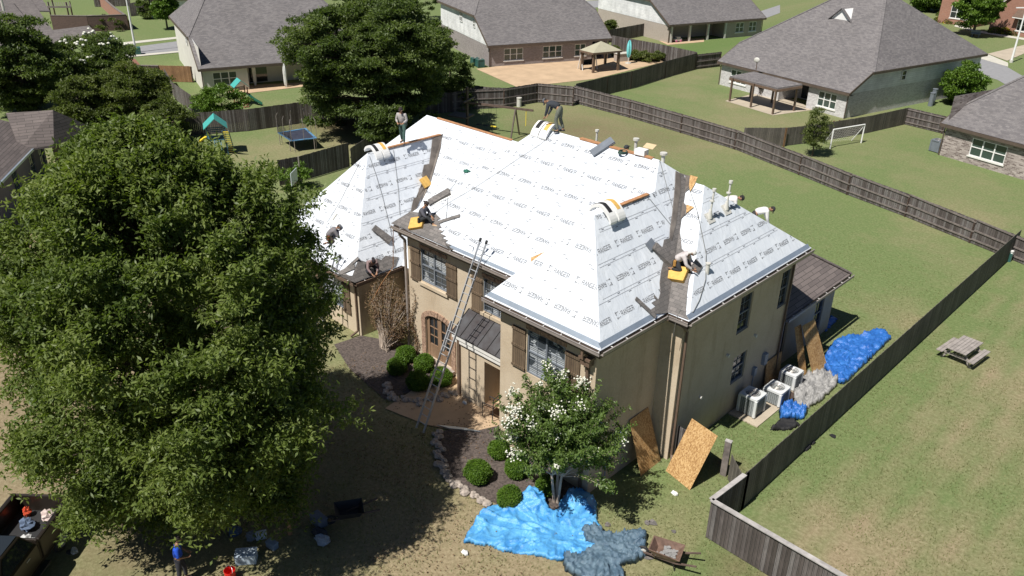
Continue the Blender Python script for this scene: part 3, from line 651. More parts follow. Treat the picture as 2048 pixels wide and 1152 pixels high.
patch('old_shingle_strip','fwr',[c3(*p) for p in ((192,165),(188,260),(178,380),(165,500),(150,600),(145,680),(105,690),(95,740),(60,790),(100,860),(80,940),(70,1020),(75,1100),(60,1152))]+[(1307,560+c) for c in (30,36)]+[(1312,600),(1302,606),(1310,613),(1300,620),(1304,628),(1318,628),(1360,624),(1372,560),(1374,500),(1384,440),(1384,400),(1366,350)],'newshingle')
patch('old_shingle_strip','fwr',[c3(*p) for p in ((192,165),(225,185),(230,300),(210,420),(195,560),(160,700),(150,680),(152,600),(166,500),(179,380),(189,260))],'valley',lift=.035)
patch('old_shingle_strip','bumpf',[c3(*p) for p in ((225,180),(310,205),(305,300),(228,370),(280,430),(285,490),(222,550),(240,700),(245,760),(330,850),(335,900),(300,1000),(285,1120))]+[(1374,600),(1372,628),(1378,641),(1322,620),(1318,560),(1320,500),(1328,440),(1340,380)],'newshingle')
patch('old_shingle_strip','bumpf',[c3(*p) for p in ((228,185),(305,205),(300,290),(225,370),(275,430),(270,500),(215,560),(210,500),(215,380))],'valley',lift=.035)
patch('bare_sheathing','bumpf',[c3(*p) for p in ((310,200),(370,215),(345,270),(310,330),(302,280))],'osb',lift=.04)
patch('bare_sheathing','bumpf',[c3(*p) for p in ((282,425),(340,445),(282,492))],'osb',lift=.04)
# bare strips along the ridges
rs=MB()
def ridge(p,q,w_=.17):
    rs=MB();rs.bar(p,q,w_,.05);rs.build('bare_ridge_board',M['ridgeosb'],house)
ridge((-19.7,24.27,9.752),(-16.3,24.27,9.747)); ridge((-30.4,22.9,7.21),(-30.4,26.4,7.21)); ridge((-31.5,27.2,7.68),(-26.2,27.2,7.68),.13); ridge((-15.385,20.9,8.99),(-15.385,22.8,8.99),.16)
# printed lettering on the underlayment
GL={'R':[[(0,0),(0,1)],[(0,1),(.8,1)],[(.8,1),(.8,.48)],[(.8,.48),(0,.48)],[(.35,.48),(.85,0)]],
    'A':[[(0,0),(.42,1)],[(.42,1),(.86,0)],[(.16,.3),(.7,.3)]],'N':[[(0,0),(0,1)],[(0,1),(.8,0)],[(.8,0),(.8,1)]],
    'G':[[(.8,1),(0,1)],[(0,1),(0,0)],[(0,0),(.8,0)],[(.8,0),(.8,.45)],[(.8,.45),(.42,.45)]],'E':[[(.8,1),(0,1)],[(0,1),(0,0)],[(0,0),(.8,0)],[(0,.5),(.7,.5)]]}
def word_quads(flip):
    q=[]; x=.24; h=.132; st=.0165
    def seg(a,b,w_=st):
        ax,ay=a;bx_,by=b;dx,dy=bx_-ax,by-ay;l=math.hypot(dx,dy) or 1;nx_,ny_=-dy/l*w_/2,dx/l*w_/2;ex,ey=dx/l*w_/2,dy/l*w_/2
        q.append([(ax-ex+nx_,ay-ey+ny_),(ax-ex-nx_,ay-ey-ny_),(bx_+ex-nx_,by+ey-ny_),(bx_+ex+nx_,by+ey+ny_)])
    for ch in 'RANGER':
        for a,b in GL[ch]: seg((x+a[0]*.090,-h/2+a[1]*h),(x+b[0]*.090,-h/2+b[1]*h))
        x+=.108
    for cx,cy,sx,sy in ((.0,.09,.05,.05),(.0,-.09,.05,.05),(.0,.03,.035,.045),(.06,.09,.035,.035),(.11,.10,.03,.02),(.06,-.09,.035,.03),(.13,-.085,.03,.03),(.15,.02,.02,.02)):
        q.append([(cx-sx/2,cy-sy/2),(cx+sx/2,cy-sy/2),(cx+sx/2,cy+sy/2),(cx-sx/2,cy+sy/2)])
    for a,b in (((.5,.08),(.86,.08)),((.3,-.08),(.86,-.08)),((.86,-.08),(.86,.08))): seg(a,b,.004)
    out=[]
    for f in q:
        f=[(px-.5,py) for px,py in f]
        if flip: f=[(-a,-b) for a,b in f]
        out.append(f)
    return out
WQ=[word_quads(False),word_quads(True)]
HP=[('main',[A,B,Q,R2,R1],(1,0),0),('fwf',[C,D,Pk],(1,0),1),('fwr',[D,(-12.87,22.0,E0),(-15.385,23.3,8.98),Pk],(0,1),0),('fwr',[(-15.3,23.0,8.9),(-13.6,23.4,6.9),(-14.6,25.0,8.06),R2],(0,1),0),('bump',[b0,b1,K],(0,1),0),('bumpf',[(-13.1,20.9,E0),b0,K,(-15.6,25.13,8.95)],(1,0),0),
    ('wing',[W1,(-26.95,24.,2.95),(-30.4,26.6,7.2),WP],(0,1),0),('wingf',[W0,W1,WP],(1,0),1),('left',[(-34.5,21.5,3.3),(-27.9,22.5,4.2),(-26.2,27.2,7.67),Ll],(1,0),0)]
def inpoly(x,y,P):
    c=False;n=len(P)
    for i in range(n):
        x1,y1=P[i];x2,y2=P[(i+1)%n]
        if (y1>y)!=(y2>y) and x<(x2-x1)*(y-y1)/(y2-y1)+x1: c=not c
    return c
ZP=lambda pl,x,y:PL[pl][1]-PL[pl][0][0]*x-PL[pl][0][1]*y
OTH={'main':['fwr_f'],'fwr':['bumpf'],'bumpf':['fwr'],'left':['wing'],'wing':['left'],'fwf':[],'bump':[],'wingf':[]}
li=MB();lf=MB();rg=random.Random(11)
for pl,pg,(ux,uy),ph in HP:
    n=Vector(PL[pl][0]);m=math.hypot(n.x,n.y);ev=2.95 if pl in('wing','wingf','left') else E0
    up=V(-n.x/m,-n.y/m,0);U=V(ux,uy,0);cs=1/math.sqrt(1+m*m);nn=n.normalized();pg2=[(p[0],p[1]) for p in pg]
    e0=Vector(pg[0]);orig=V(0,0,0)
    if ux: e_c={'main':19.13,'fwf':17.36,'bumpf':20.86,'wingf':18.36,'left':20.95}[pl]
    else: e_c={'fwr':-12.87,'bump':-12.03,'wing':-26.95}[pl]
    def pt(u,s,l=.008):
        d=s*cs; x=(u if ux else e_c+up.x*d); y=(e_c+up.y*d if ux else u); return V(x,y,ZP(pl,x,y))+nn*l
    def ok(p):
        if not inpoly(p.x,p.y,pg2): return False
        if pl=='fwr' and p.y>20.86 and ZP('bumpf',p.x,p.y)>p.z-.0 : return False
        if pl=='bumpf' and ZP('fwr',p.x,p.y)>p.z: return False
        if pl=='main' and p.x>-17.9 and p.x<-12.9 and E0+1.176*(p.x+17.9)>p.z+.02 and p.x<-15.38: return False
        if pl=='left' and ZP('wing',p.x,p.y)>p.z and p.y<27.3: return False
        if pl=='wing' and p.y>20.95 and ZP('left',p.x,p.y)>p.z: return False
        return True
    lo=min((p[0] if ux else p[1]) for p in pg);hi=max((p[0] if ux else p[1]) for p in pg)
    for r in range(0,8):
        s=.70+r*1.035; fl=(r+ph)%2; u=lo-1+rg.random()*1.1
        while u<hi+1:
            for f in WQ[fl]:
                P=[pt(u+(a),s+b) for a,b in f]
                if all(ok(p) for p in P):
                    if (P[1]-P[0]).cross(P[2]-P[1]).dot(nn)<0: P=P[::-1]
                    li.poly(*P)
            u+=1.17+rg.uniform(-.01,.01)
        for off,j in ((.0,0),(.10,1)):
            s2=s+.49+off; u=lo-1+rg.random()
            while u<hi+1:
                P=[pt(u,s2),pt(u+.13,s2),pt(u+.13,s2+.022),pt(u,s2+.022)]
                if all(ok(p) for p in P):
                    if (P[1]-P[0]).cross(P[2]-P[1]).dot(nn)<0: P=P[::-1]
                    li.poly(*P)
                u+=1.08
            u=lo-1
            while u<hi+1:
                P=[pt(u,s2+.05),pt(u+.25,s2+.05),pt(u+.25,s2+.062),pt(u,s2+.062)]
                if all(ok(p) for p in P):
                    if (P[1]-P[0]).cross(P[2]-P[1]).dot(nn)<0: P=P[::-1]
                    lf.poly(*P)
                u+=.26
li.build('printed_lettering',M['ink'],roof); lf.build('printed_lap_lines',M['ink2'],roof)

# short grass standing along the near lawns
def grass():
    rs = np.random.RandomState(3); n = 150000; u = rs.rand(n)**.8; x = -26+25*rs.rand(n); y = 5+44*u
    bad = [[(-25.3,19.0),(-17.6,19.0),(-17.6,17.5),(-12.5,17.5),(-12.3,29.2),(-25,29.2)],[(-19,29),(-12.6,29),(-12.6,35),(-19,35)],[(-34,18.5),(-27,18.5),(-27,30),(-34,30)]]
    for o in COL.objects:
        if o.name.split('.')[0] in ('front_walk','mulch_bed'): bad.append([(v.co.x, v.co.y) for v in o.data.vertices])
    keep = np.ones(n, bool)
    for P in bad:
        c = np.zeros(n, bool)
        for i in range(len(P)):
            x1, y1 = P[i]; x2, y2 = P[(i+1) % len(P)]; 
            if y1 == y2: continue
            c ^= ((y1 > y) != (y2 > y)) & (x < (x2-x1)*(y-y1)/(y2-y1)+x1)
        keep &= ~c
    keep &= (fbm(x, y, 1.1, 77, 3) > .34) & (rs.rand(n) < np.clip((48-y)/24, 0, 1))
    x = x[keep]; y = y[keep]; n = len(x); a = rs.rand(n)*6.28; h = .035+.06*rs.rand(n); w_ = .008+.010*rs.rand(n); l = rs.normal(size=(n, 2))*.03
    p0 = np.stack([x-np.cos(a)*w_, y-np.sin(a)*w_, np.zeros(n)], 1); p1 = np.stack([x+np.cos(a)*w_, y+np.sin(a)*w_, np.zeros(n)], 1); p2 = np.stack([x+l[:, 0], y+l[:, 1], h], 1)
    co = np.stack([p0, p1, p2], 1).reshape(-1, 3); o = link_np('grass', co, np.arange(len(co)), 3, gm); tag(o, 'short grass blades standing on the near lawns', 'grass', kind='stuff')
gm = leaf_mat('grass_blades', (.10, .115, .045), (.19, .20, .09), (.33, .30, .17), 1.6, .6, .3, .2)
grass()
# ------------------------------------------------------------------ fences
def fence(label, pts, h, rails=1, mat='fence', step=2.35, cap=None, group='wooden privacy fences', posts=True, name='wooden_fence', h2=None, gaps=None):
    """pts world xy; rails: side (+1 left of travel, -1 right) on which rails and posts stand"""
    P = [Vector((p[0], p[1])) for p in pts]; t = thing(name, label, 'fence', (P[0].x, P[0].y, 0), 0, group)
    Ls = [0]
    for i in range(len(P)-1): Ls.append(Ls[-1]+(P[i+1]-P[i]).length)
    hh = lambda l: h+((h2 if h2 else h)-h)*l/Ls[-1]
    rr_ = random.Random(len(label))
    for i in range(len(P)-1):
        a, b = P[i], P[i+1]; d = (b-a).normalized(); n = V(-d.y, d.x)*rails; L = (b-a).length; mb = MB(); u = 0
        while u < L-.02:                     # every board a little different in height
            w_ = min(.14, L-u); H = hh(Ls[i]+u)+rr_.uniform(-.018, .012); q = a+d*u
            mb.frame((q.x, q.y, .03), (d.x*(w_-.006), d.y*(w_-.006), 0), (-n.x*.02, -n.y*.02, 0), (0, 0, H)); u += .14
        mb.build('board_panel', M[mat], t)
        if posts:
            m = max(1, round(L/step)); rl = MB()
            for k in range(m+(1 if i == len(P)-2 else 0)):
                Vector((a.x+d.x*L*k/m+n.x*.10, a.y+d.y*L*k/m+n.y*.10))
                pm = MB(); pm.box(q.x, q.y, 0, .10, .10, hh(Ls[i]+L*k/m)-.03, math.atan2(d.y, d.x)); pm.build('post', M['post'], t)
            for z in (.18, .52, .92):
                p0 = V(a.x+n.x*.03, a.y+n.y*.03, h*z); p1 = V(b.x+n.x*.03, b.y+n.y*.03, hh(Ls[i+1])*z)
                if z != .52 or h > 1.2: rl.bar(p0, p1, .045, .09)
            rl.build('rail', M['rail'], t)
        if cap:
            c_ = MB(); c_.bar(V(a.x, a.y, hh(Ls[i])+.05), V(b.x, b.y, hh(Ls[i+1])+.05), cap, .035); c_.build('cap_board', M['cap'], t)
    return t
g2 = lambda x, y, z=0: tuple(G(x, y, z)[:2])
back = [(-43.0, 47.3), (-48.0, 57.7)]
fence('long weathered back fence, rails and posts facing the lawn of the roofed house', [g2(1146.7, 206), g2(1260, 236), g2(1363, 266.5), g2(1472, 300), g2(1600, 351), g2(1697, 391), g2(1811, 434), g2(1942, 487), g2(2075, 541)], 1.60, -1, h2=1.42)
fence('shaded grey fence with rails and doubled posts beyond the swing set', [g2(905, 225), g2(940, 219), g2(1010, 216), g2(1075, 205), g2(1146, 212)], 1.75, -1)
fence('grey fence across the back of the trampoline yard, under the big crown', [g2(375, 272), g2(500, 262), g2(600, 247), g2(668, 240), g2(905, 225)], 1.75, 1, posts=False)
fence('weathered fence right of the roofed house, plain side towards the mown lawn', [(-9.19, 50.7), (-9.19, 20.75)], 1.55, -1, mat='fence_dark', step=2.4)
fence('front corner fence with a wide pale cap board on top', [(-9.19, 20.7), (-9.3, 18.87), (-2.2, 18.7)], 1.5, -1, step=2.4, cap=.17, posts=False)
fence('short return fence between the garden corner and the side gate opening', [(-10.3, 21.9), (-9.25, 21.0)], 1.05, 1, mat='fence_dark', posts=False)
fence('curving dark fence between the pergola house yard and the patio yard', [g2(1150, 206), g2(1215, 189), g2(1262, 178), g2(1330, 156), g2(1391, 139)], 1.75, 1, mat='fence_dark')
fence('brown fence piece with visible rails left of the pergola house', [g2(1391, 139), g2(1440, 133)], 1.6, -1, mat='fence')
fence('grey board fence behind the closed turquoise umbrella', [g2(1222, 101), g2(1310, 118), g2(1391, 137)], 1.75, 1, posts=False)
fence('dark brown fence beside the white sided house near the patio corner', [g2(1217, 86), g2(1288, 72)], 1.6, 1, mat='fence', posts=False)
fence('grey fence with two new cedar boards behind the goal', [g2(1484, 292), g2(1570, 292), g2(1640, 283), g2(1735, 266), g2(1809, 249)], 1.45, 1, mat='fence_dark', posts=False)
_f = COL.objects[-1]
for _x in (1567, 1655, 1661, 1672):
    _p = G(_x, 293-(_x-1570)*.165); q = MB(); q.box(_p.x+.02, _p.y-.04, 0, .16, .03, 1.52, R(70)); q.build('cedar_board', M['fence_new'], [o for o in COL.objects if o.get('label', '').startswith('grey fence with two new')][0])
fn = fence('grey fence with a braced gate beside the mottled brick house', [g2(1809, 249), g2(1886, 268)], 1.45, -1, step=1.9)
fence('low grey fence behind the patio house air conditioners', [g2(930, 196), g2(975, 203), g2(1030, 205)], 1.3, 1, posts=False)
fence('new cedar fence left of the pale walled house', [g2(322, 163), g2(388, 165)], 1.55, 1, mat='fence_new')
fence('grey fence running down beside the parched yard of the pale walled house', [g2(333, 168), g2(352, 200), g2(388, 226)], 1.5, 1, posts=False)
fence('shaded fence left of the roofed house with a basketball hoop beside it', [g2(560, 372), g2(600, 364), g2(700, 334)], 1.75, -1, posts=False)
fence('dark mesh fence running from the grey fence to the big crown', [g2(703, 334), g2(752, 300), g2(805, 272)], 1.35, 1, mat='fence_dark', step=3)
fence('grey fence behind the far yard at the top left', [g2(190, 14), g2(262, 12), g2(262, 33), g2(290, 25)], 1.7, 1, posts=False)
# odd boards by the gate opening
t = thing('gate_post', 'thick grey gate post leaning in front of the fence opening', 'post', (-10.35, 22.0, 0)); q = MB(); q.box(-10.55, 22.0, 0, .22, .14, 1.45, .2); q.build('post', M['rail'], t); q = MB(); q.box(-10.55, 22.0, 1.45, .24, .16, .03, .2); q.build('cap', M['cap'], t)
t = thing('fence_panel', 'narrow grey board panel beside the brown downspout', 'fence', (-12.2, 21.6, 0)); q = MB()
for k in range(7): q.box(-12.33+k*.15, 21.68, 0, .14, .025, 1.32+.02*math.sin(k*5), 0)
q.build('boards', M['fence'], t); q = MB(); q.bx(-12.38, -11.4, 21.695, 21.74, 1.1, 1.19); q.bx(-12.38, -11.4, 21.695, 21.74, .3, .39); q.build('rail', M['rail'], t)
def brickwall(label, pts, h, mat):
    t = thing('brick_wall', label, 'wall', (*pts[0], 0), 0, 'garden brick walls'); mb = MB(); cp = MB()
    for i in range(len(pts)-1):
        a, b = pts[i], pts[i+1]; mb.bar((*a, h/2), (*b, h/2), .22, h); cp.bar((*a, h+.03), (*b, h+.03), .28, .07)
    mb.build('wall', M[mat], t); cp.build('coping', M['rail'], t); return t
brickwall('dark brown brick wall behind the pale shrub by the street', [g2(108, 62), g2(180, 63), g2(258, 60)], 1.9, 'brickdark')
brickwall('red brown brick wall closing the right of the far lawn', [g2(258, 60), g2(233, 41), g2(200, 10)], 1.7, 'brickred')
brickwall('dark garden wall behind the olive crowns', [g2(180, 160), g2(322, 163)], 1.5, 'brickdark')
# ------------------------------------------------------------------ neighbouring houses
def nhouse(name, label, p0, ang, W, D, e1, e2, pr_, qs, wall, upper, roofm, rise=None, over=.35, front_e=None, wins=(), swins=(), open_=None, base_frac=.5, left=True, right=True):
    """rear eave runs from p0 in direction ang (deg); depth goes to its left"""
    t = thing(name, label, 'house', (p0[0], p0[1], 0), R(ang)); Wt = WM[t]; L = lambda x, y, z: tuple(Wt @ V(x, y, z))
    v2 = (e2-e1)/pr_; zr = e1+pr_*(D/2+v2/2) if rise is None else e1+rise; v3 = (zr-e1)/pr_; h_ = (zr-e2)/qs; vb = v3+(zr-e2)/pr_
    h_ = min(h_, W/2-.02)
    o = over; rf = MB(); H0 = h_ if left else 0; H1 = h_ if right else 0
    rf.poly(L(-o, -o, e1-.0), L(W+o, -o, e1), L(W+o, v2, e2+.0*o), L(W-H1, v3, zr), L(H0, v3, zr), L(-o, v2, e2))
    rf.poly(L(-o, vb+o, e2), L(H0, v3, zr), L(W-H1, v3, zr), L(W+o, vb+o, e2))
    rf.poly(L(-o, v2, e2), L(H0, v3, zr), L(-o, vb+o, e2)); rf.poly(L(W+o, v2, e2), L(W+o, vb+o, e2), L(W-H1, v3, zr))
    ro = rf.build('roof', M[roofm], t)
    rc = MB()
    for a, b in ((L(H0, v3, zr), L(W-H1, v3, zr)), (L(H0, v3, zr), L(-o, v2, e2)), (L(W-H1, v3, zr), L(W+o, v2, e2))): rc.bar(a, b, .28, .03)
    rc.build('ridge_cap', M[roofm], ro)
    fb = MB()
    for a, b in ((L(-o, -o, e1-.14), L(W+o, -o, e1-.14)), (L(-o, v2, e2-.12), L(-o, vb+o, e2-.12)), (L(W+o, v2, e2-.12), L(W+o, vb+o, e2-.12))): fb.bar(a, b, .12, .22)
    for s in (-o, W+o): fb.bar(L(s, -o, e1-.1), L(s, v2, e2-.1), .05, .2)
    fb.build('gutter', M['fascia'] if roofm != 'roofbrown' else M['brown'], t)
    sm_ = MB(); sm_.poly(L(-o, -o, e1-.24), L(W+o, -o, e1-.24), L(W+o, .3, e1-.24), L(-o, .3, e1-.24)); sm_.build('soffit', M['fascia'], t)
    mb = MB(); up = MB(); top = e1-.2
    def wl(x0, y0, x1, y1, z0, z1): a = L(x0, y0, 0); b = L(x1, y1, 0); return Wall(a[:2], b[:2], z0, z1)
    rw_ = wl(0, 0, W, 0, 0, top)
    for q in wins: rw_.open(*q[:4])
    if open_: rw_.open(open_[0], open_[1], .02, top-.12)
    rw_.mesh(mb, .12)
    for q in wins: rw_.window(t, *q[:4], units=q[4], cols=1, rows=2, fr='white', gl=q[5] if len(q) > 5 else 'glass_green', sill='trimwhite', fw=.06)
    if open_:
        dk = MB(); a, b = open_; 
        for (x0, y0, x1, y1) in ((a, .12, a, 2.6), (a, 2.6, b, 2.6), (b, 2.6, b, .12)): dk.poly(L(x0, y0, 0), L(x1, y1, 0), L(x1, y1, top), L(x0, y0, top))
        dk.poly(L(a, .1, top-.14), L(b, .1, top-.14), L(b, 2.6, top-.14), L(a, 2.6, top-.14)); dk.build('covered_porch', M[wall], t)
        pd = MB(); pd.add([L(a+.6, 2.55, .1), L(a+2.3, 2.55, .1), L(a+2.3, 2.55, 2.0), L(a+.6, 2.55, 2.0)], [[0, 1, 2, 3]]); pd.build('porch_door', M['glass'], t)
    zb = top*base_frac*2 if base_frac < 1 else top
    for sx, on in ((0, 1), (W, 1)):          # side walls: low brick part then siding to the rake
        a = (sx, vb) if sx == 0 else (sx, 0); b = (sx, 0) if sx == 0 else (sx, vb)
        s1 = wl(a[0], a[1], b[0], b[1], 0, zb); sd = -1 if sx == 0 else 1
        s1.mesh(mb)
        P = [L(sx, 0, zb), L(sx, v2, zb), L(sx, vb, zb), L(sx, vb, e2-.1), L(sx, v2+.1, e2-.1), L(sx, 0, max(zb, e1-.15))]
        k = L(sx+sd*.02, 0, 0); off = V(k[0]-L(sx, 0, 0)[0], k[1]-L(sx, 0, 0)[1], 0)
        up = MB(); up.poly(*[Vector(p)+off for p in (P[0], P[2], P[3], P[4], P[5])]); up.build('upper_wall', M[upper], t)
        for (ss, u0, u1, z0, z1, un) in swins:
            if ss == (0 if sx == 0 else 1):
                ww_ = wl(a[0], a[1], b[0], b[1], 0, e2); uu = (vb-u1, vb-u0) if sx == 0 else (u0, u1)
                ww_.p = ww_.p+ww_.n*.14; ww_.window(t, uu[0], uu[1], z0, z1, units=un, cols=1, rows=2, fr='white', fw=.06)
    bw_ = wl(W, vb, 0, vb, 0, e2-.1); bw_.mesh(mb)
    mb.build('wall', M[wall], t)
    for sx in (-.05, W+.05): dn = MB(); dn.tube(L(sx, -.07, 0), L(sx, -.07, e1-.2), .05, 6); dn.build('downspout', M['fascia'], t)
    return t, L, dict(v2=v2, v3=v3, zr=zr, vb=vb, h=h_)
def angle(a, b): return math.degrees(math.atan2(b[1]-a[1], b[0]-a[0]))
e1 = 2.55
# A: pale walled house, upper left
pA = g2(410, 187); hA, LA, _ = nhouse('suburban_house', 'pale walled house with grey hip roof and white curtains on its dark porch', pA, 71.5, 15.5, 13, 2.35, 4.6, .62, 1.2, 'creamwall', 'siding', 'roofgrey', wins=((.9, 3.1, .6, 1.85, 3),), swins=((0, 7.3, 7.9, 3.2, 4.0, 1),), open_=(4.1, 12.5), base_frac=.99, rise=6.4)
# B: patio house
pB = g2(979, 134); hB, LB, _ = nhouse('suburban_house', 'grey brick house with white siding upper side wall behind the wide tan patio', pB, 67.5, 14.6, 12, 2.35, 4.9, .66, 1.15, 'brickgrey', 'siding', 'roofgrey', wins=((1.7, 4.0, .55, 1.85, 3), (6.4, 8.8, .55, 1.85, 3), (10.4, 11.8, .55, 1.85, 2)), swins=((0, 4.2, 4.8, 3.5, 4.3, 1), (0, 8.3, 9.2, 3.5, 4.6, 2)), open_=(12.6, 14.3), base_frac=.5, rise=6.6)
# C
pC = g2(1336, 86); hC, LC, _ = nhouse('suburban_house', 'tan brick house with white siding and a long shaded porch, behind the bright green lawn', pC, 72, 15.5, 12, 2.3, 4.8, .6, 1.15, 'bricktan', 'siding', 'roofgrey', wins=((11.0, 12.4, .6, 1.85, 2), (13.3, 14.6, .6, 1.85, 2)), open_=(.3, 9.3), base_frac=.5, rise=6.2)
# D: pergola house
pD = g2(1439, 169); hD, LD, dD = nhouse('suburban_house', 'whitewashed brick house with a large grey roof and an attached brown patio cover', pD, -12.9, 15.1, 14.5, 2.35, 3.9, .64, .95, 'wb', 'siding', 'roofgrey', wins=((1.3, 3.4, .55, 1.8, 3), (12.0, 14.0, .5, 1.85, 3)), swins=((1, 7.2, 7.9, 2.6, 3.5, 1),), open_=(7.6, 10.9), base_frac=.5, rise=7.2)
pE = g2(1879, 310); hE, LE, _ = nhouse('suburban_house', 'mottled brick house with grey roof cut by the right edge of the view', pE, -15, 14, 12, 2.5, 3.4, .70, 1.2, 'brickmot', 'siding', 'roofgrey', wins=((2.2, 4.9, .62, 1.95, 3),), base_frac=.99, rise=5.6)
# F: brown neighbour on the left
a_ = G(97, 262, 2.6); b_ = G(0, 362, 2.6); ang = angle(b_, a_)
tF = thing('suburban_house', 'brown shingled house at the left edge, wall half hidden by the oak', 'house', (a_.x, a_.y, 0), R(ang)); Wt = WM[tF]; LF = lambda x, y, z: tuple(Wt @ V(x, y, z))
q = MB(); q.poly(LF(-16, 0, 2.6), LF(0, 0, 2.6), LF(-4.5, 6, 6.2), LF(-16, 6, 6.2)); q.poly(LF(0, 0, 2.6), LF(0, 12, 2.6), LF(-4.5, 6, 6.2)); q.build('roof', M['roofbrown'], tF)
q = MB(); q.bar(LF(-16, -.06, 2.52), LF(.1, -.06, 2.52), .12, .14); q.build('gutter', M['flash'], tF)
q = MB(); wF = Wall(LF(-16, .4, 0)[:2], LF(-.4, .4, 0)[:2], 0, 2.45)
for u in (8.6, 12.2, 14.3): wF.open(u, u+1.0, .5, 2.0)
wF.mesh(q); Wall(LF(-.4, .4, 0)[:2], LF(-.4, 11.6, 0)[:2], 0, 2.45).mesh(q); q.build('wall', M['greywall'], tF)
for u in (8.6, 12.2, 14.3): wF.window(tF, u, u+1.0, .5, 2.0, units=1, cols=2, rows=4, gl='glass_green')
q = MB(); q.poly(LF(-6, 3.6, 3.6), LF(.5, 6.5, 3.6), LF(-1.5, 10.0, 5.6), LF(-8, 7, 5.6)); 
a_ = G(12, 226, 4.6); b_ = G(106, 220, 4.6); c_ = G(108, 291, 2.6); d_ = G(40, 300, 2.6)
q = MB(); q.slab([a_, b_, c_, d_], (0, 0, -.12)); q.poly(b_, c_, c_+(c_-b_)*0+V(-1.5, 3.5, 0), b_+V(0, 0, 0)); q.build('rear_roof', M['roofbrown'], tF)
q = MB(); q.slab([V(c_.x, c_.y, 0)+V(-.3, 0, 0), V(b_.x, b_.y, 0), V(b_.x, b_.y, 4.4), V(c_.x-.3, c_.y, 2.5)], (-.2, 0, 0)); q.build('gable_wall', M['brickdark'], tF)
# G: top left house with several roof planes
tG = thing('suburban_house', 'dark grey gabled house at the top left behind the dark tree', 'house', tuple(G(60, 120)[:2])+(0,)); 
def gpl(mb, pts, t_=.12): mb.slab([G(*p) for p in pts], (0, 0, -t_))
_e = G(84, 93, 2.7)
def gp2(px, ang, k, z=0):
    n = (math.sin(R(ang))*k, -math.cos(R(ang))*k, 1.); q = MB(); P = [ON(x, y, (n, n[0]*_e.x+n[1]*_e.y+_e.z+z)) for x, y in px]; q.slab(P, (0, 0, -.12)); return q
gp2([(-60, 98), (62, 95), (106, 92), (80, 64), (55, 40), (20, -2), (-60, -2)], 74, .50).build('roof', M['roofdark'], tG)
gp2([(106, 92), (110, 88), (192, 80), (192, 66), (178, 51), (106, 60), (88, 36), (66, 4), (62, -2), (18, -2), (54, 40), (80, 65)], 62, .46).build('cross_roof', M['roofdark'], tG)
gp2([(66, 6), (72, 21), (100, 22), (84, -2), (62, -2)], 74, .4, .3).build('rear_wing_roof', M['roofdark'], tG)

q = MB(); a_ = G(66, 99, 2.7); b_ = G(104, 94, 2.7)
q.slab([V(a_.x, a_.y, 0), V(b_.x, b_.y, 0), V(b_.x, b_.y, 2.7), V(a_.x, a_.y, 2.7)], (-.3, .1, 0)); a2 = G(104, 94, 2.7); b2 = G(112, 90, 2.7); q.slab([V(a2.x, a2.y, 0), V(a2.x-6, a2.y+1.5, 0), V(a2.x-6, a2.y+1.5, 2.7), V(a2.x, a2.y, 2.7)], (0, .2, 0)); q.build('wall', M['brickdark'], tG)
q = MB(); p = G(8, 22, 6.2); q.tube(p, p+V(0, 0, 1.5), .12, 8); q.tube(p+V(0, 0, 1.5), p+V(0, 0, 1.6), .17, 8); q.build('vent_pipe', M['pvc'], tG)
q = MB(); gpl(q, [(98, 128, 2.6), (132, 155, 2.4), (110, 162, 2.4), (92, 150, 2.8)]); gpl(q, [(98, 128, 2.62), (140, 137, 2.5), (132, 155, 2.42)]); q.build('lower_roof', M['roofdark'], tG)
# H: white house at the top
pH = g2(300, 36); hH, LHh, _ = nhouse('suburban_house', 'white house with a dark porch at the top edge, left of the big grey roof', pH, 68, 13, 11, 2.5, 5.2, .7, 1.1, 'white', 'siding', 'roofdark', wins=((1.6, 3.0, .6, 1.9, 2),), open_=(5.5, 9.5), base_frac=.99, rise=5.5)
# brick houses at the top right
def gable(name, label, pts, h, rise, wall, roofm, wins=(), aw=None):
    a, b = [V(*g2(*p), 0) for p in pts]; ang = angle(a, b); t = thing(name, label, 'house', (a.x, a.y, 0), R(ang)); Wt = WM[t]; L = lambda x, y, z: tuple(Wt @ V(x, y, z)); W = (b-a).length; D = 11
    wl = Wall(a[:2], b[:2], 0, h); mb = MB()
    for q in wins: wl.open(*q[:4])
    wl.mesh(mb); mb.poly(L(0, 0, h), L(W, 0, h), L(W/2, 0, h+rise)); Wall(L(W, 0, 0)[:2], L(W, D, 0)[:2], 0, h).mesh(mb); Wall(L(0, D, 0)[:2], L(0, 0, 0)[:2], 0, h).mesh(mb); mb.build('wall', M[wall], t)
    for q in wins: wl.window(t, *q[:4], units=q[4], cols=1, rows=2, fr='white', sill='trimwhite', fw=.06)
    k = rise/(W/2); rf = MB(); rf.poly(L(-.3, -.3, h-.3*k), L(W/2, -.3, h+rise), L(W/2, D, h+rise), L(-.3, D, h-.3*k)); rf.poly(L(W+.3, -.3, h-.3*k), L(W+.3, D, h-.3*k), L(W/2, D, h+rise), L(W/2, -.3, h+rise)); rf.build('roof', M[roofm], t)
    rk = MB(); rk.bar(L(-.3, -.32, h-.3*k-.06), L(W/2, -.32, h+rise-.06), .05, .2); rk.bar(L(W+.3, -.32, h-.3*k-.06), L(W/2, -.32, h+rise-.06), .05, .2); rk.build('rake_board', M['white'], t)
    if aw:
        m_ = MB(); m_.frame(wl.P(aw[0], aw[2], .9), wl.d*(aw[1]-aw[0]), wl.n*-.9+V(0, 0, .9), V(0, 0, .06)); m_.build('awning', M['brown'], t)
        m_ = MB(); wl.bx(m_, aw[0]-.02, aw[1]+.02, aw[2]-.12, aw[2], .84, .9); m_.build('awning_edge', M['white'], t)
    return t
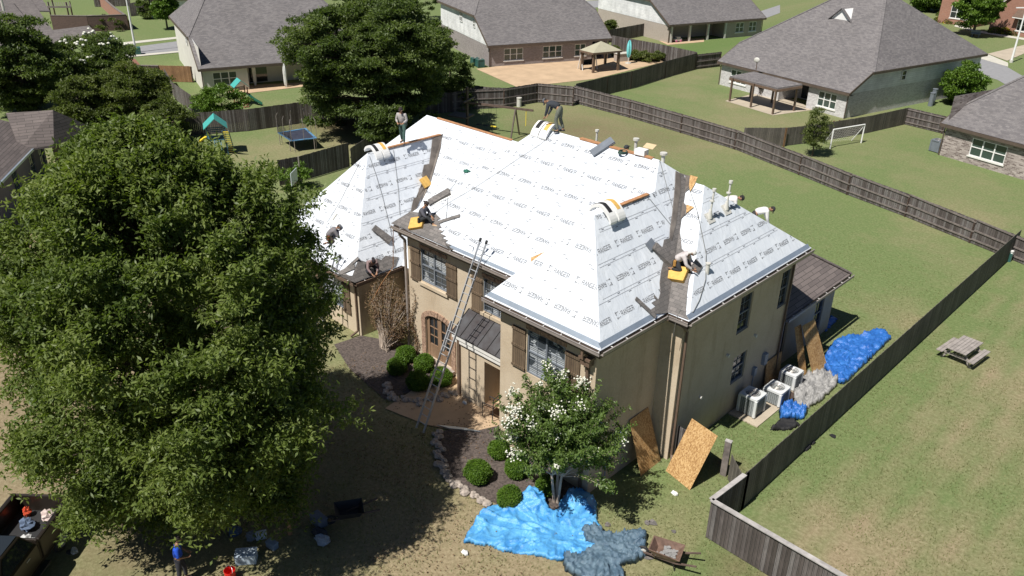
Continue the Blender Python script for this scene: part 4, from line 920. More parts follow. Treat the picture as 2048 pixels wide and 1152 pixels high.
gable('suburban_house', 'red brick house with a grey awning over its window at the top right corner', [(1976, 62), (2090, 82)], 3.0, 4.0, 'brickred', 'roofdark', wins=((4.0, 6.5, .7, 2.2, 2),), aw=(3.6, 7.0, 2.5))
gable('suburban_house', 'red brick house behind the round street tree at the top right', [(1874, 45), (1950, 55)], 5.6, 3.5, 'brickred', 'roofdark', wins=((1.6, 4.2, .9, 2.7, 3), (3.2, 4.6, 4.4, 5.3, 2)))
gable('suburban_house', 'dim brick house in the gap between the two red brick gables', [(1945, 42), (1985, 48)], 5.0, 3.0, 'brickdark', 'roofdark')
# roof furniture on the pergola house
t = thing('satellite_dish', 'grey satellite dish standing on the eave above the patio cover', 'satellite dish', tuple(G(1516, 135, 2.7)));p = G(1512, 140, 2.6)
q = MB(); q.tube(p, p+V(0, 0, .8), .04, 6); q.build('mast', M['brown'], t); q = MB(); q.ell(tuple(p+V(0, -.1, .95)), .30, .10, .24, 14, 8); q.build('dish', M['pvc'], t)
q = MB(); q.tube(p+V(0, 0, .7), p+V(.1, -.45, .8), .02, 5); q.build('arm', M['brown'], t)
t = thing('roof_dormer', 'small white triangular dormer on the large grey roof', 'dormer', tuple(G(1681, 40, 5.5)[:2])+(0,)); _n = WM[hD].to_3x3() @ V(0, -.64, 1); _q = WM[hD] @ V(0, 0, 2.35); p = ON(1682, 40, (tuple(_n), _n.dot(_q)))
dx = V(math.cos(R(-13)), math.sin(R(-13)), 0); dy = V(-dx.y, dx.x, 0)
q = MB(); q.add([p-dx*1.15, p+dx*1.15, p+V(0, 0, 1.0), p-dx*1.15+dy*1.8, p+dx*1.15+dy*1.8, p+V(0, 0, 1.0)+dy*2.2], [[0, 1, 2], [0, 2, 5, 3], [2, 1, 4, 5]]); q.build('gable', M['white'], t)
q = MB(); q.bar(p-dx*1.3+V(0, 0, -.05)-dy*.1, p+V(0, 0, 1.1)-dy*.1, .3, .05); q.bar(p+dx*1.3+V(0, 0, -.05)-dy*.1, p+V(0, 0, 1.1)-dy*.1, .3, .05); q.build('roof', M['roofgrey'], t)
# attached patio cover
P0 = [G(1460, 152, 2.25), G(1556, 176, 2.25), G(1605, 168, 2.6), G(1508, 143, 2.6)]
t = thing('patio_cover', 'brown posted patio cover with a grey shingled top, attached to the whitewashed house', 'patio cover', tuple(G(1505, 200)))
q = MB(); q.slab(P0, (0, 0, -.14)); q.build('roof', M['roofgrey'], t)
for x, y in ((1459, 203), (1501, 215), (1545, 229), (1587, 222), (1500, 196), (1543, 206)):
    g = G(x, y); q = MB(); q.box(g.x, g.y, 0, .15, .15, 2.2, R(-13)); q.build('post', M['brown'], t)
q = MB(); q.bar(P0[0]+V(0, 0, -.25), P0[1]+V(0, 0, -.25), .12, .22); q.bar(P0[1]+V(0, 0, -.25), P0[2]+V(0, 0, -.25), .12, .22); q.bar(P0[0]+V(0, 0, -.25), P0[3]+V(0, 0, -.25), .12, .22); q.build('beam', M['brown'], t)
# gazebo on the patio
c_ = [G(1163, 140), G(1186, 146), G(1235, 141), G(1210, 128)]
t = thing('gazebo', 'patio gazebo with a green grey hipped top and four brown posts', 'gazebo', tuple(c_[1]))
for g in c_: q = MB(); q.box(g.x, g.y, 0, .24, .24, 2.1, R(68)); q.build('post', M['brown'], t)
cc = sum(c_, V(0, 0, 0))/4; ex = [cc+(g-cc)*1.16+V(0, 0, 2.15) for g in c_]; ap = cc+V(0, 0, 3.0)
q = MB(); 
for k in range(4): q.poly(ex[k], ex[(k+1) % 4], ap)
q.build('canopy', simple('gazebo_canopy', (.36, .34, .25), .8, .1, 2), t)
q = MB()
for k in range(4): q.bar(ex[k]+V(0, 0, -.1), ex[(k+1) % 4]+V(0, 0, -.1), .08, .18)
q.build('beam', M['brown'], t)
def swingseat():
    g = G(1175, 138); t = thing('garden_swing', 'white framed garden swing seat under the gazebo', 'swing', tuple(g), R(68)); Wt = WM[t]; L = lambda x, y, z: Wt @ V(x, y, z); q = MB()
    for x in (-.9, .9):
        q.tube(L(x, -.55, 0), L(x, 0, 1.6), .05, 6); q.tube(L(x, .55, 0), L(x, 0, 1.6), .05, 6)
    q.tube(L(-.9, 0, 1.6), L(.9, 0, 1.6), .05, 6); q.build('frame', M['white'], t)
    q = MB(); q.frame(L(-.7, -.25, .5), L(.7, -.25, .5)-L(-.7, -.25, .5), L(-.7, .25, .5)-L(-.7, -.25, .5), V(0, 0, .06)); q.build('seat', M['dark'], t)
    q = MB(); q.frame(L(-.7, .25, .5), L(.7, .25, .5)-L(-.7, .25, .5), V(.03, 0, 0), V(0, 0, .5)); q.build('backrest', M['dark'], t)
swingseat()
g = G(1256, 127); t = thing('patio_umbrella', 'closed turquoise patio umbrella on a white stand', 'umbrella', tuple(g)); q = MB(); q.tube(g, g+V(0, 0, 2.3), .03, 6); q.build('pole', M['white'], t)
q = MB(); q.ell(tuple(g+V(0, 0, 1.6)), .26, .26, .85, 12, 10, lambda d: 1+.16*math.cos(6*math.atan2(d.y, d.x))); q.build('folded_canopy', simple('turquoise_canvas', (.18, .60, .62), .7, .12, 4), t); q = MB(); q.tube(g, g+V(0, 0, .08), .35, 12); q.build('base', M['pvc'], t)
g = G(1243, 122); t = thing('stone_counter', 'low tan stone counter beside the gazebo', 'counter', tuple(g)); q = MB(); q.box(g.x, g.y, 0, 1.6, .8, .85, R(68)); q.build('body', M['bricktan'], t); q = MB(); q.box(g.x, g.y, .85, 1.75, .95, .07, R(68)); q.build('top', M['curb'], t)
# ------------------------------------------------------------------ air conditioners
def ac(loc, rz, s=.74, h=.82, mats=('ac', 'acgrill')):
    t = thing('air_conditioner', '', 'air conditioner', loc, rz); Wt = WM[t]; b = MB(); c = s/2
    b.bx(-c+.03, c-.03, -c+.03, c-.03, .06, h-.08); b.xf(Wt); b.build('grille', M[mats[1]], t)
    for x in (-1, 1):
        for y in (-1, 1): p = MB(); p.box(x*(c-.05), y*(c-.05), .04, .12, .12, h-.1); p.xf(Wt); p.build('corner_panel', M[mats[0]], t, bevel=.02)
    l = MB(); n = 24; ro = []; ri = []
    for k in range(n):
        a = 2*math.pi*k/n; m_ = max(abs(math.cos(a)), abs(math.sin(a))); rr_ = c/m_*(.96 if abs(m_-.7071) < .04 else 1); ro.append((math.cos(a)*rr_, math.sin(a)*rr_)); ri.append((math.cos(a)*c*.74, math.sin(a)*c*.74))
    for k in range(n):
        j = (k+1) % n; l.poly((*ro[k], h), (*ro[j], h), (*ri[j], h+.015), (*ri[k], h+.015)); l.poly((*ro[k], h-.09), (*ro[j], h-.09), (*ro[j], h), (*ro[k], h)); l.poly((*ri[k], h+.015), (*ri[j], h+.015), (*ri[j], h-.1), (*ri[k], h-.1))
    l.xf(Wt); l.build('top_cover', M[mats[0]], t)
    d = MB(); d.tube((0, 0, h-.18), (0, 0, h-.16), c*.73, 20); d.xf(Wt); d.build('fan_well', M['dark'], t)
    f = MB()
    for k in range(4):
        a = k*math.pi/2+.4; f.add([(math.cos(a)*.06, math.sin(a)*.06, h-.1), (math.cos(a+.15)*c*.66, math.sin(a+.15)*c*.66, h-.13), (math.cos(a+.85)*c*.66, math.sin(a+.85)*c*.66, h-.07), (math.cos(a+.9)*.08, math.sin(a+.9)*.08, h-.08)], [[0, 1, 2, 3]])
    f.tube((0, 0, h-.14), (0, 0, h-.04), .07, 10); f.xf(Wt); f.build('fan', M['pvc'], t)
    r_ = MB(); 
    for k in range(4): r_.ring((0, 0, h+.012), c*(.2+.17*k), .006, 20, 4)
    r_.xf(Wt); r_.build('fan_guard', M['gutter'], t); return t
A1 = ac(tuple(G(1501, 829)+V(-.1, .12, .05)), 0, .80, .86); tag(A1, 'nearest of the three white air conditioners, dark fan, by the shaded wall', group='air conditioners beside the roofed house')
A2 = ac(tuple(G(1549, 806)+V(-.05, .1, .05)), 0, .80, .66); tag(A2, 'middle low air conditioner with a pale fan, between the other two', group='air conditioners beside the roofed house')
A3 = ac(tuple(G(1579, 774)+V(-.05, .05, .05)), 0, .72, .72); tag(A3, 'farthest white air conditioner, next to the heap of grey sheeting', group='air conditioners beside the roofed house')
t = thing('equipment_pad', 'concrete pad under the air conditioners', 'concrete pad', (-12, 26, 0)); q = MB(); a_ = G(1510, 852); q.bx(a_.x-1.15, a_.x+.12, a_.y-.05, a_.y+3.6, 0, .05); q.build('slab', M['concrete'], t)
for (x, y, l) in ((950, 131, 'left of two green air conditioners at the patio house corner'), (960, 134, 'right of two green air conditioners at the patio house corner')):
    k = ac(tuple(G(x, y)), R(68), .8, .85, ('green_metal', 'green_metal')); tag(k, l, group='green air conditioners')
k = ac(tuple(G(1872, 303)), R(-15), .8, .95, ('winframe', 'winframe')); tag(k, 'slate grey round cornered air conditioner by the mottled brick house')
# ------------------------------------------------------------------ boards leaning about the house
def board(label, corners, mat='osb', t_=.012, group='strand boards leaning about the house', name='strand_board'):
    P = [Vector(c) for c in corners]; n = (P[1]-P[0]).cross(P[2]-P[0]).normalized()
    t = tag(MB().slab(P, n*t_).build(name, M[mat]), label, 'board', group); return t
a_ = G(1331.8, 941.5); b_ = G(1380, 980.5); d_ = G(1384.3, 836.7, 1.98); e_ = G(1435.8, 872, 1.98); 
board('bright full strand board leaning over the gate opening, nearest the camera', [a_, b_, e_, d_])
a_ = G(1281, 952); b_ = G(1321, 921); d_ = G(1296, 814, 2.05); e_ = G(1259, 841, 2.05)
board('shaded strand board leaning on the wall beside the pale lit corner', [a_, b_, d_, e_])
a_ = G(1625, 750); b_ = G(1655, 736); board('wide strand board half in sun leaning on the rear room wall', [a_, b_, G(1629, 638, 2.25), G(1604, 652, 2.25)])
a_ = G(1599, 754); b_ = G(1613, 748); board('narrow strand board leaning left of the wide half sunlit one', [a_, b_, G(1602, 648, 2.2), G(1589, 655, 2.2)])
board('square dark strand board standing behind the farthest air conditioner', [V(-12.30, 28.0, 0.02), V(-12.30, 29.3, .02), V(-12.38, 29.3, 1.25), V(-12.38, 28.0, 1.25)])
board('rusty brown board standing on edge between the air conditioners', [G(1541, 778)+V(0, 0, .0), G(1585, 805), G(1585, 805)+V(0, 0, .45), G(1541, 778)+V(0, 0, .45)], mat='post', t_=.03, group='loose boards')
# ------------------------------------------------------------------ tarps
def tarp(name, label, px, mat, amp=.18, seed=0, res=.07, centre=None, group=None, z0=.03, hump=(), fold=1.6, cat='tarp', raw=False, bunch=1.7):
    P = [(V(*p, 0) if raw else G(*p)) for p in px]; xs_ = [p.x for p in P]; ys_ = [p.y for p in P]; pg = [(p.x, p.y) for p in P]
    nx_ = int((max(xs_)-min(xs_))/res)+2; ny_ = int((max(ys_)-min(ys_))/res)+2; x0 = min(xs_); y0 = min(ys_)
    cx = sum(xs_)/len(P) if centre is None else centre[0]; cy = sum(ys_)/len(P) if centre is None else centre[1]
    idx = {}; vs = []; fs = []; rr_ = random.Random(seed)
    jit = [(rr_.uniform(-1, 1), rr_.uniform(-1, 1)) for _ in range(64)]
    def vert(i, j):
        if (i, j) in idx: return idx[i, j]
        x = x0+i*res; y = y0+j*res; r_ = math.hypot(x-cx, y-cy); th = math.atan2(y-cy, x-cx)
        w1 = mnoise.noise(V(x*.9+seed, y*.9, 3))*2.2; w2 = mnoise.noise(V(x*2.1, y*2.1+seed, 7))
        def rg_(px_, py_, pz_, wd): d_ = mnoise.voronoi(V(px_, py_, pz_))[0]; return max(0., 1-(d_[1]-d_[0])/wd)**1.4
        r1 = rg_(r_*.55+w1*.15, th*1.6*fold+w2*.12, seed, .22); r2 = rg_(x*1.5+w1*.3, y*1.1+w2*.2, seed+3, .20); r3 = rg_(x*bunch*2.0+w2*.3, y*bunch*1.5+w1*.3, seed+6, .3); r4 = rg_(x*bunch*4.2, y*bunch*3.6, seed+8, .35)
        msk = max(0., min(1., .45+1.7*mnoise.noise(V(x*.8+3, y*.8, seed))))
        if bunch > 2: msk = .5+.5*msk
        lump = .5+.5*mnoise.noise(V(x*1.1, y*1.1, seed+11)); lump2 = max(0, mnoise.noise(V(x*2.7, y*2.7, seed+12)))
        z = amp*(.35*lump+.85*r1*min(1, r_*1.2)+.5*r2+(.75 if bunch > 2 else .25)*r3*msk+(.22 if bunch > 2 else .08)*r4*msk+(.7*lump2 if bunch > 2 else .1*lump2))
        for hx, hy, hr, hh in hump: z += hh*math.exp(-((x-hx)**2+(y-hy)**2)/hr**2)*(.8+.4*r2)
        idx[i, j] = len(vs); vs.append((x+w2*.03, y+w1*.02, z0+max(0, z))); return idx[i, j]
    for i in range(nx_):
        for j in range(ny_):
            if inpoly(x0+(i+.5)*res+.05*mnoise.noise(V(i*.3, j*.3, seed)), y0+(j+.5)*res+.05*mnoise.noise(V(i*.3, j*.3, seed+5)), pg): fs.append([vert(i, j), vert(i+1, j), vert(i+1, j+1), vert(i, j+1)])
    cnt = {}
    for f in fs:
        for k in range(4):
            e = tuple(sorted((f[k], f[(k+1) % 4]))); cnt[e] = cnt.get(e, 0)+1
    bd = {v for e, c in cnt.items() if c == 1 for v in e}
    for v in bd: vs[v] = (vs[v][0], vs[v][1], .012)
    o = link_np(name, np.array(vs), np.array(fs), 4, M[mat], smooth=False); tag(o, label, cat, group)
    sd = o.modifiers.new('t', 'SOLIDIFY'); sd.thickness = .006; sd.offset = -1; return o
q900 = lambda a, b: (900+a/4, 900+b/4)
tarp('blue_tarp', 'big bright blue tarp crumpled on the front lawn below the flowering tree', [q900(*p) for p in ((105, 740), (280, 775), (300, 765), (420, 820), (620, 840), (900, 895), (1060, 890), (1190, 780), (1240, 690), (1180, 560), (1170, 430), (1120, 360), (1030, 340), (940, 370), (880, 420), (860, 500), (800, 490), (760, 420), (740, 350), (720, 310), (640, 310), (560, 370), (520, 460), (440, 450), (350, 440), (290, 470), (190, 590), (140, 670))], 'tarp', .13, 3, .045, centre=tuple(G(1118, 1075)[:2]), fold=2.2, group='tarps',
     hump=((*g2(1065, 1005), .45, .38), (*g2(1150, 1005), .55, .30), (*g2(960, 1040), .5, .12)))
tarp('slate_tarp', 'slate blue tarp bunched over the right end of the bright blue one', [q900(*p) for p in ((1045, 660), (1080, 630), (1160, 620), (1240, 680), (1330, 690), (1430, 665), (1540, 665), (1580, 710), (1560, 760), (1570, 860), (1480, 910), (1370, 930), (1390, 1010), (1410, 1060), (1060, 1060), (1000, 1010), (920, 975), (900, 870), (1020, 850), (1150, 790), (1080, 740))], 'tarpgrey', .13, 9, .045, bunch=3.2, fold=2.4, group='tarps', z0=.12)
tarp('blue_tarp', 'deep blue tarp spread on the lawn behind the rear room, along the fence', [(1640, 735), (1655, 700), (1672, 680), (1720, 672), (1750, 661), (1772, 668), (1782, 678), (1760, 700), (1690, 770), (1668, 765), (1655, 745)], 'tarp2', .15, 14, .055, bunch=2.2, fold=1.5, group='tarps')
tarp('blue_tarp', 'scrap of blue tarp in the shadow at the far corner of the rear room', [(1645, 655), (1660, 632), (1677, 638), (1665, 650), (1650, 665)], 'tarp2', .06, 15, .07, group='tarps')
tarp('blue_tarp', 'small bunched blue tarp between the air conditioners and the fence', [(1557, 825), (1565, 812), (1590, 812), (1615, 822), (1610, 838), (1590, 842), (1560, 838)], 'tarp2', .25, 16, .04, bunch=4, fold=3, group='tarps')
tarp('grey_sheeting', 'heap of torn grey sheeting beside the farthest air conditioner', [(1585, 790), (1592, 765), (1612, 750), (1625, 745), (1650, 742), (1675, 760), (1672, 775), (1640, 805), (1610, 820), (1590, 812)], 'plastic', .18, 17, .05, bunch=3.4, fold=3, cat='sheeting', group='heaps of torn sheeting')
tarp('black_felt', 'torn black roofing felt poking out under the fence onto the mown lawn', [(1600, 888), (1612, 880), (1630, 882), (1632, 890), (1622, 893), (1618, 902), (1608, 905), (1600, 896)], 'dark', .08, 18, .05, cat='scrap', group='scraps of black felt')
tarp('black_felt', 'crumpled black felt in front of the small blue tarp', [(1538, 862), (1550, 848), (1565, 838), (1590, 840), (1600, 852), (1580, 862)], 'dark', .16, 19, .05, cat='scrap', group='scraps of black felt')
for k, (x, y, s, lb) in enumerate(((1592, 905, .12, 'small black scrap on the mown lawn nearest the fence foot'), (1666, 873, .16, 'small black scrap on the mown lawn, right of the torn felt'), (1306, 1046, .16, 'grey shingle scrap on the grass above the slate tarp'), (1294, 1046, .14, 'paler shingle scrap left of the dark one on the grass'), (1348, 1064, .1, 'lone shingle chip between slate tarp and corner fence'), (1308, 1083, .1, 'shingle chip beside the slate tarp'), (1297, 1112, .2, 'dark shingle piece at the slate tarp right edge'), (1215, 1050, .15, 'shingle piece at the blue tarp right edge'))):
    g = G(x, y); q = MB(); r_ = random.Random(k); q.slab([g+V(math.cos(a)*s*r_.uniform(.6, 1.1), math.sin(a)*s*r_.uniform(.6, 1.1), .01) for a in (0, 1.2, 2.3, 3.4, 4.6, 5.5)], (0, 0, .025)); tag(q.build('shingle_scrap', M['newshingle' if k > 1 else 'dark']), lb, 'scrap', 'scraps lying on the grass')
for (x, y, lb) in ((1349, 988, 'crumpled white paper on the grass in front of the bright strand board'), (930, 1107, 'tiny white litter on the lawn left of the tarp')): 
    g = G(x, y); q = MB(); q.ell(tuple(g+V(0, 0, .05)), .12, .09, .07, 8, 6, lambda d: 1+.3*math.sin(9*d.x+7*d.y)); tag(q.build('crumpled_paper', M['white']), lb, 'litter', 'litter')
# ------------------------------------------------------------------ wheelbarrow
def wheelbarrow():
    g = G(1330, 1125); t = thing('wheelbarrow', 'rusty brown wheelbarrow with rubble in its tray, by the corner fence', 'wheelbarrow', tuple(g), R(20)); Wt = WM[t]; 
    q = MB(); r0 = [(-.32, -.22, .34), (.30, -.24, .34), (.30, .24, .34), (-.32, .22, .34)]; r1 = [(-.50, -.33, .62), (.48, -.38, .58), (.48, .38, .58), (-.50, .33, .62)]
    q.add(r0+r1+[(a*.93, b*.9, c) for a, b, c in r1]+[(a*.93, b*.9, c+.02) for a, b, c in r0], [[3, 2, 1, 0]]+[[k, (k+1) % 4, 4+(k+1) % 4, 4+k] for k in range(4)]+[[4+k, 4+(k+1) % 4, 8+(k+1) % 4, 8+k] for k in range(4)]+[[8+k, 8+(k+1) % 4, 12+(k+1) % 4, 12+k] for k in range(4)]+[[12, 13, 14, 15]])
    q.xf(Wt); q.build('tray', simple('rusty_steel', (.16, .10, .075), .6, .4, 6, .2), t)
    for y in (-1, 1):
        q = MB(); q.bar((-.72, y*.06, .2), (.35, y*.24, .33), .045); q.bar((.35, y*.24, .33), (.98, y*.30, .52), .045); q.xf(Wt); q.build('handle', M['post'], t)
        q = MB(); q.tube((.25, y*.2, .34), (.35, y*.22, .0), .018, 6); q.xf(Wt); q.build('leg', M['black'], t)
    q = MB(); q.ring((-.70, 0, .19), .15, .045, 16, 6, 'y'); q.xf(Wt); w_ = q.build('wheel', M['black'], t); q = MB(); q.tube((-.70, -.06, .19), (-.70, .06, .19), .1, 10); q.xf(Wt); q.build('hub', M['pvc'], w_)
    r_ = random.Random(2); q = MB()
    for k in range(22): c = (r_.uniform(-.28, .28), r_.uniform(-.2, .2), .38+r_.uniform(0, .08)); q.box(c[0], c[1], c[2], .14, .1, .03, r_.uniform(0, 3))
    q.xf(Wt); q.build('rubble', M['plastic'], t)
wheelbarrow()
# ------------------------------------------------------------------ picnic table
def picnic():
    g = G(1922, 716); t = thing('picnic_table', 'weathered wooden picnic table on the mown lawn', 'picnic table', tuple(g), R(84)); Wt = WM[t]
    wd = simple('grey_picnic_wood', (.30, .27, .25), .85, .3, 4, .3, stretch=(1, 1, 1))
    k = .86
    q = MB()
    for i in range(6): y = -.36+i*.144; q.bx(-.85, .85, y-.066, y+.066, .64, .675)
    q.xf(Wt); q.build('tabletop', wd, t)
    for s in (-1, 1):
        q = MB()
        for j in (0, 1): y = s*(.60+j*.145); q.bx(-.85, .85, y-.066, y+.066, .37, .40)
        q.xf(Wt); q.build('seat', wd, t)
    for x in (-.62, .62):
        q = MB(); q.bar((x, -.78, .34), (x, .78, .34), .05, .09); q.bar((x, -.36, .6), (x, .36, .6), .05, .08); q.xf(Wt); q.build('cross_beam', wd, t)
        for s in (-1, 1): q = MB(); q.bar((x+.05, s*.62, .0), (x+.05, s*.22, .64), .05, .09); q.xf(Wt); q.build('leg', wd, t)
picnic()
# ------------------------------------------------------------------ goal, trampoline, play sets
def goal():
    a = G(1660, 297); b = G(1722, 286); c = G(1647, 287); d = G(1703, 281); up = V(0, 0, 1.52); t = thing('football_goal', 'white tube football goal with a loose net on the far lawn', 'goal', tuple(a))
    q = MB(); q.tube(a, a+up, .055, 8); q.tube(b, b+up, .055, 8); q.tube(a+up, b+up, .055, 8); q.tube(a+up*.95, c, .035, 6); q.tube(b+up*.95, d, .035, 6); q.build('frame', M['white'], t)
    q = MB()
    for k in range(13): f = k/12; p = a.lerp(b, f)+up; s = c.lerp(d, f)+V(0, 0, .02); q.tube(p, s, .006, 3, cap=False)
    for k in range(1, 8): f = k/8; q.tube((a+up).lerp(c, f), (b+up).lerp(d, f), .006, 3, cap=False)
    q.build('net', M['pvc'], t)
goal()
def trampoline():
    P = [G(578, 302), G(596, 299), G(625, 294), G(622, 282), G(566, 286)]
    a = G(561, 286); t = thing('trampoline', 'rectangular blue edged trampoline with a sagging net on bare poles', 'trampoline', tuple(G(595, 290)))
    c = [G(555, 266, .85), G(582, 283, .85), G(634, 277, .85), G(612, 257, .85)]
    cc = sum(c, V(0, 0, 0))/4; sh = lambda k: [cc+(p-cc)*k for p in c]
    q = MB(); i = sh(.88); o = sh(1.0)
    for k in range(4): j = (k+1) % 4; q.slab([o[k], o[j], i[j], i[k]], (0, 0, .05))
    q.build('edge_pad', simple('blue_vinyl', (.10, .24, .42), .5, .2, 4), t)
    q = MB(); q.poly(*sh(.9)); q.build('jumping_mat', simple('mat_black', (.03, .035, .06), .7, .3, 3), t)
    for k in range(4):
        for f in (.12, .88):
            p = c[k].lerp(c[(k+1) % 4], f); q = MB(); q.tube(p, V(p.x, p.y, 0), .03, 6); q.build('leg', M['gutter'], t)
    for k in range(4):
        for f in (.02, .5):
            p = c[k].lerp(c[(k+1) % 4], f); d = (p-cc); q = MB(); q.path([p, p+V(0, 0, 1.35), p+V(0, 0, 1.6)-d*.1], .02, 5); q.build('net_pole', M['gutter'], t)
    q = MB()
    for k in (3, 0):
        for m_ in range(26): f = m_/25; p = c[k].lerp(c[(k+1) % 4], f); sag = 1.2-.75*math.sin(math.pi*f)**.6*(.7+.3*math.sin(f*9)); q.tube(p, p+V(0, 0, sag), .008, 3, cap=False)
        for z in range(6): q.path([c[k].lerp(c[(k+1) % 4], f/10)+V(0, 0, z*.08+.15*abs(math.cos(f))) for f in range(11)], .008, 3)
    q.build('net', M['black'], t)
trampoline()
def playtower(base, rz, s, roofm, wood, slide, slidedir, label, gable_=True):
    t = thing('play_tower', label, 'play set', tuple(base), rz, 'backyard play sets'); Wt = WM[t]; B_ = lambda q, n, m, **k: q.xf(Wt).build(n, m, t, **k); h = 2.5*s; w_ = .65*s
    for x in (-1, 1):
        for y in (-1, 1): q = MB(); q.bx(x*w_-.04, x*w_+.04, y*w_-.04, y*w_+.04, 0, h*.8); B_(q, 'post', wood)
    q = MB()
    for k in range(9): y = -w_+k*2*w_/9; q.bx(-w_, w_, y, y+w_*.2, 1.15*s, 1.19*s)
    B_(q, 'deck', wood)
    q = MB()
    for z in (1.45, 1.6, 1.75):
        q.bx(-w_, w_, w_-.02, w_+.02, z*s, z*s+.07); q.bx(-w_-.02, -w_+.02, -w_, w_, z*s, z*s+.07)
    B_(q, 'guard_rail', wood)
    q = MB(); e = w_*1.3; z0 = h*.82; z1 = h*1.12
    q.slab([(-e, -e, z0), (0, -e, z1), (0, e, z1), (-e, e, z0)], (0, 0, .05)); q.slab([(e, -e, z0), (0, -e, z1), (0, e, z1), (e, e, z0)], (0, 0, .05)); B_(q, 'roof', roofm)
    q = MB(); q.bar((-.2*s, -w_-.1, 1.2*s), (-.2*s, -w_-1.3*s, 0), .06); q.bar((.25*s, -w_-.1, 1.2*s), (.25*s, -w_-1.3*s, 0), .06)
    for k in range(6): f = (k+.5)/6; q.bx(-.2*s, .25*s, -w_-.1-1.2*s*f-.05, -w_-.1-1.2*s*f+.05, 1.2*s*(1-f)-.02, 1.2*s*(1-f)+.02)
    B_(q, 'ladder', wood)
    q = MB(); dx_, dy_ = slidedir; n_ = 9; pr0 = None; vs = []; fs = []
    for k in range(n_):
        f = k/(n_-1); x = dx_*(w_+f*1.9*s); y = dy_*(w_+f*1.9*s); z = 1.15*s*(1-f)**1.0+.08+.08*s*math.sin(f*9)*.6; nx2, ny2 = -dy_, dx_; b = .22*s
        vs += [(x-nx2*b, y-ny2*b, z+.13), (x-nx2*b*.8, y-ny2*b*.8, z), (x+nx2*b*.8, y+ny2*b*.8, z), (x+nx2*b, y+ny2*b, z+.13)]
    for k in range(n_-1):
        for j in range(3): fs.append([k*4+j, k*4+j+1, k*4+j+5, k*4+j+4])
    q.add(vs, fs); o = B_(q, 'slide', slide); sd = o.modifiers.new('s', 'SOLIDIFY'); sd.thickness = .03
    return t
teal = simple('teal_plastic', (.06, .36, .33), .5, .12, 3); yel = simple('yellow_plastic', (.80, .62, .05), .4, .08, 3); dgr = simple('dark_green_plastic', (.02, .11, .07), .4, .1, 3); navy = simple('teal_steel', (.05, .13, .18), .5, .2, 4); cedar = simple('cedar_wood', (.25, .10, .055), .7, .3, 5)
playtower(G(438, 306), R(64), .98, teal, navy, yel, (-1, .1), 'play tower with a teal gable roof and yellow slide near the trampoline')
q = MB(); g = G(438, 306); tt = thing('play_ladder', 'slanted yellow runged climber in front of the teal roofed play tower', 'climber', tuple(g+V(.9, -.6, 0)))
a_ = G(444, 262, 2.0); b_ = G(457, 305, 0); dx = V(.3, .35, 0)
q.bar(a_, b_, .06); q.bar(a_+dx, b_+dx, .06); q.build('rail', navy, tt); q = MB()
for k in range(11): f = (k+.5)/11; q.bar(a_.lerp(b_, f), a_.lerp(b_, f)+dx, .09, .04)
q.build('rung', yel, tt)
playtower(G(484, 208), R(75), .78, teal, cedar, dgr, (.7, -.7), 'brown wooden play tower with a green top and dark green slide in the far yard')
def swingset():
    a = G(935, 262); b = G(1030, 275); t = thing('swing_set', 'long brown beam swing set behind the roof ridge', 'swing set', tuple(a)); z = V(0, 0, 2.35)
    d = (b-a).normalized(); n = V(-d.y, d.x, 0); q = MB(); q.bar(a+z-d*.3, b+z+d*1.5, .12, .16); q.build('beam', M['post'], t)
    for p in (b,):
        for s in (-1, 1): q = MB(); q.bar(p+z, p+n*s*.9, .10); q.build('leg', M['fascia'], t)
    q = MB(); q.bar(a+V(0, 0, 3.6), a, .16); q.bar(a+d*.2-n*1+V(0, 0, 2.6), a+d*.2+n*1+V(0, 0, 2.6), .1); q.build('tower_post', M['fascia'], t)
    q = MB(); q.box(a.x-.8, a.y, 1.1, 1.8, 1.4, .1, .3); q.build('deck', M['fascia'], t)
    for k, f in enumerate((.2, .34, .50)):
        p = a.lerp(b, f)+z; q = MB(); q.tube(p, p+V(0, 0, -1.7), .012, 4); q.tube(p+d*.45, p+d*.45+V(0, 0, -1.7), .012, 4); o = q.build('chain', M['dark'], t); q = MB(); c = p+d*.22+V(0, 0, -1.7); q.box(c.x, c.y, c.z, .5, .2, .04, math.atan2(d.y, d.x)); q.build('seat', M['dark'] if k < 2 else yel, o)
    q = MB(); p = b+d*.9+z; q.tube(p, p+V(0, 0, -1.3), .03, 5); q.build('rope_ladder', yel, t)
swingset()
# ------------------------------------------------------------------ street lamps and boxes
def lamp(base, h, lean, arm, label):
    t = thing('street_lamp', label, 'street lamp', tuple(base), 0, 'white street lamps'); top = base+V(lean[0], lean[1], h); q = MB(); q.tube(base, top, .13, 10, .07); q.build('pole', M['white'], t); q = MB(); q.tube(base, base+V(0, 0, .3), .2, 10); q.build('base', M['pvc'], t)
    if arm: q = MB(); q.bar(top+V(0, 0, 0), top+V(*arm), .2, .1); q.build('lamp_head', M['white'], t)
lamp(G(272, 105), 7.5, (0, 0), (-.8, .6, .1), 'white street lamp standing by the road at the upper left')
g = G(2022, 125); lamp(g, 6.2, (0, 0), (-.9, -.6, -.05), 'white street lamp by the road at the upper right corner')
g = G(272, 109); t = thing('utility_box', 'green utility box beside the left street lamp', 'utility box', tuple(g)); q = MB(); q.box(g.x, g.y, 0, 1.1, .9, .8, R(70)); q.build('box', M['green_metal'], t, bevel=.04); q = MB(); q.box(g.x, g.y, 0, 1.3, 1.1, .06, R(70)); q.build('pad', M['curb'], t)
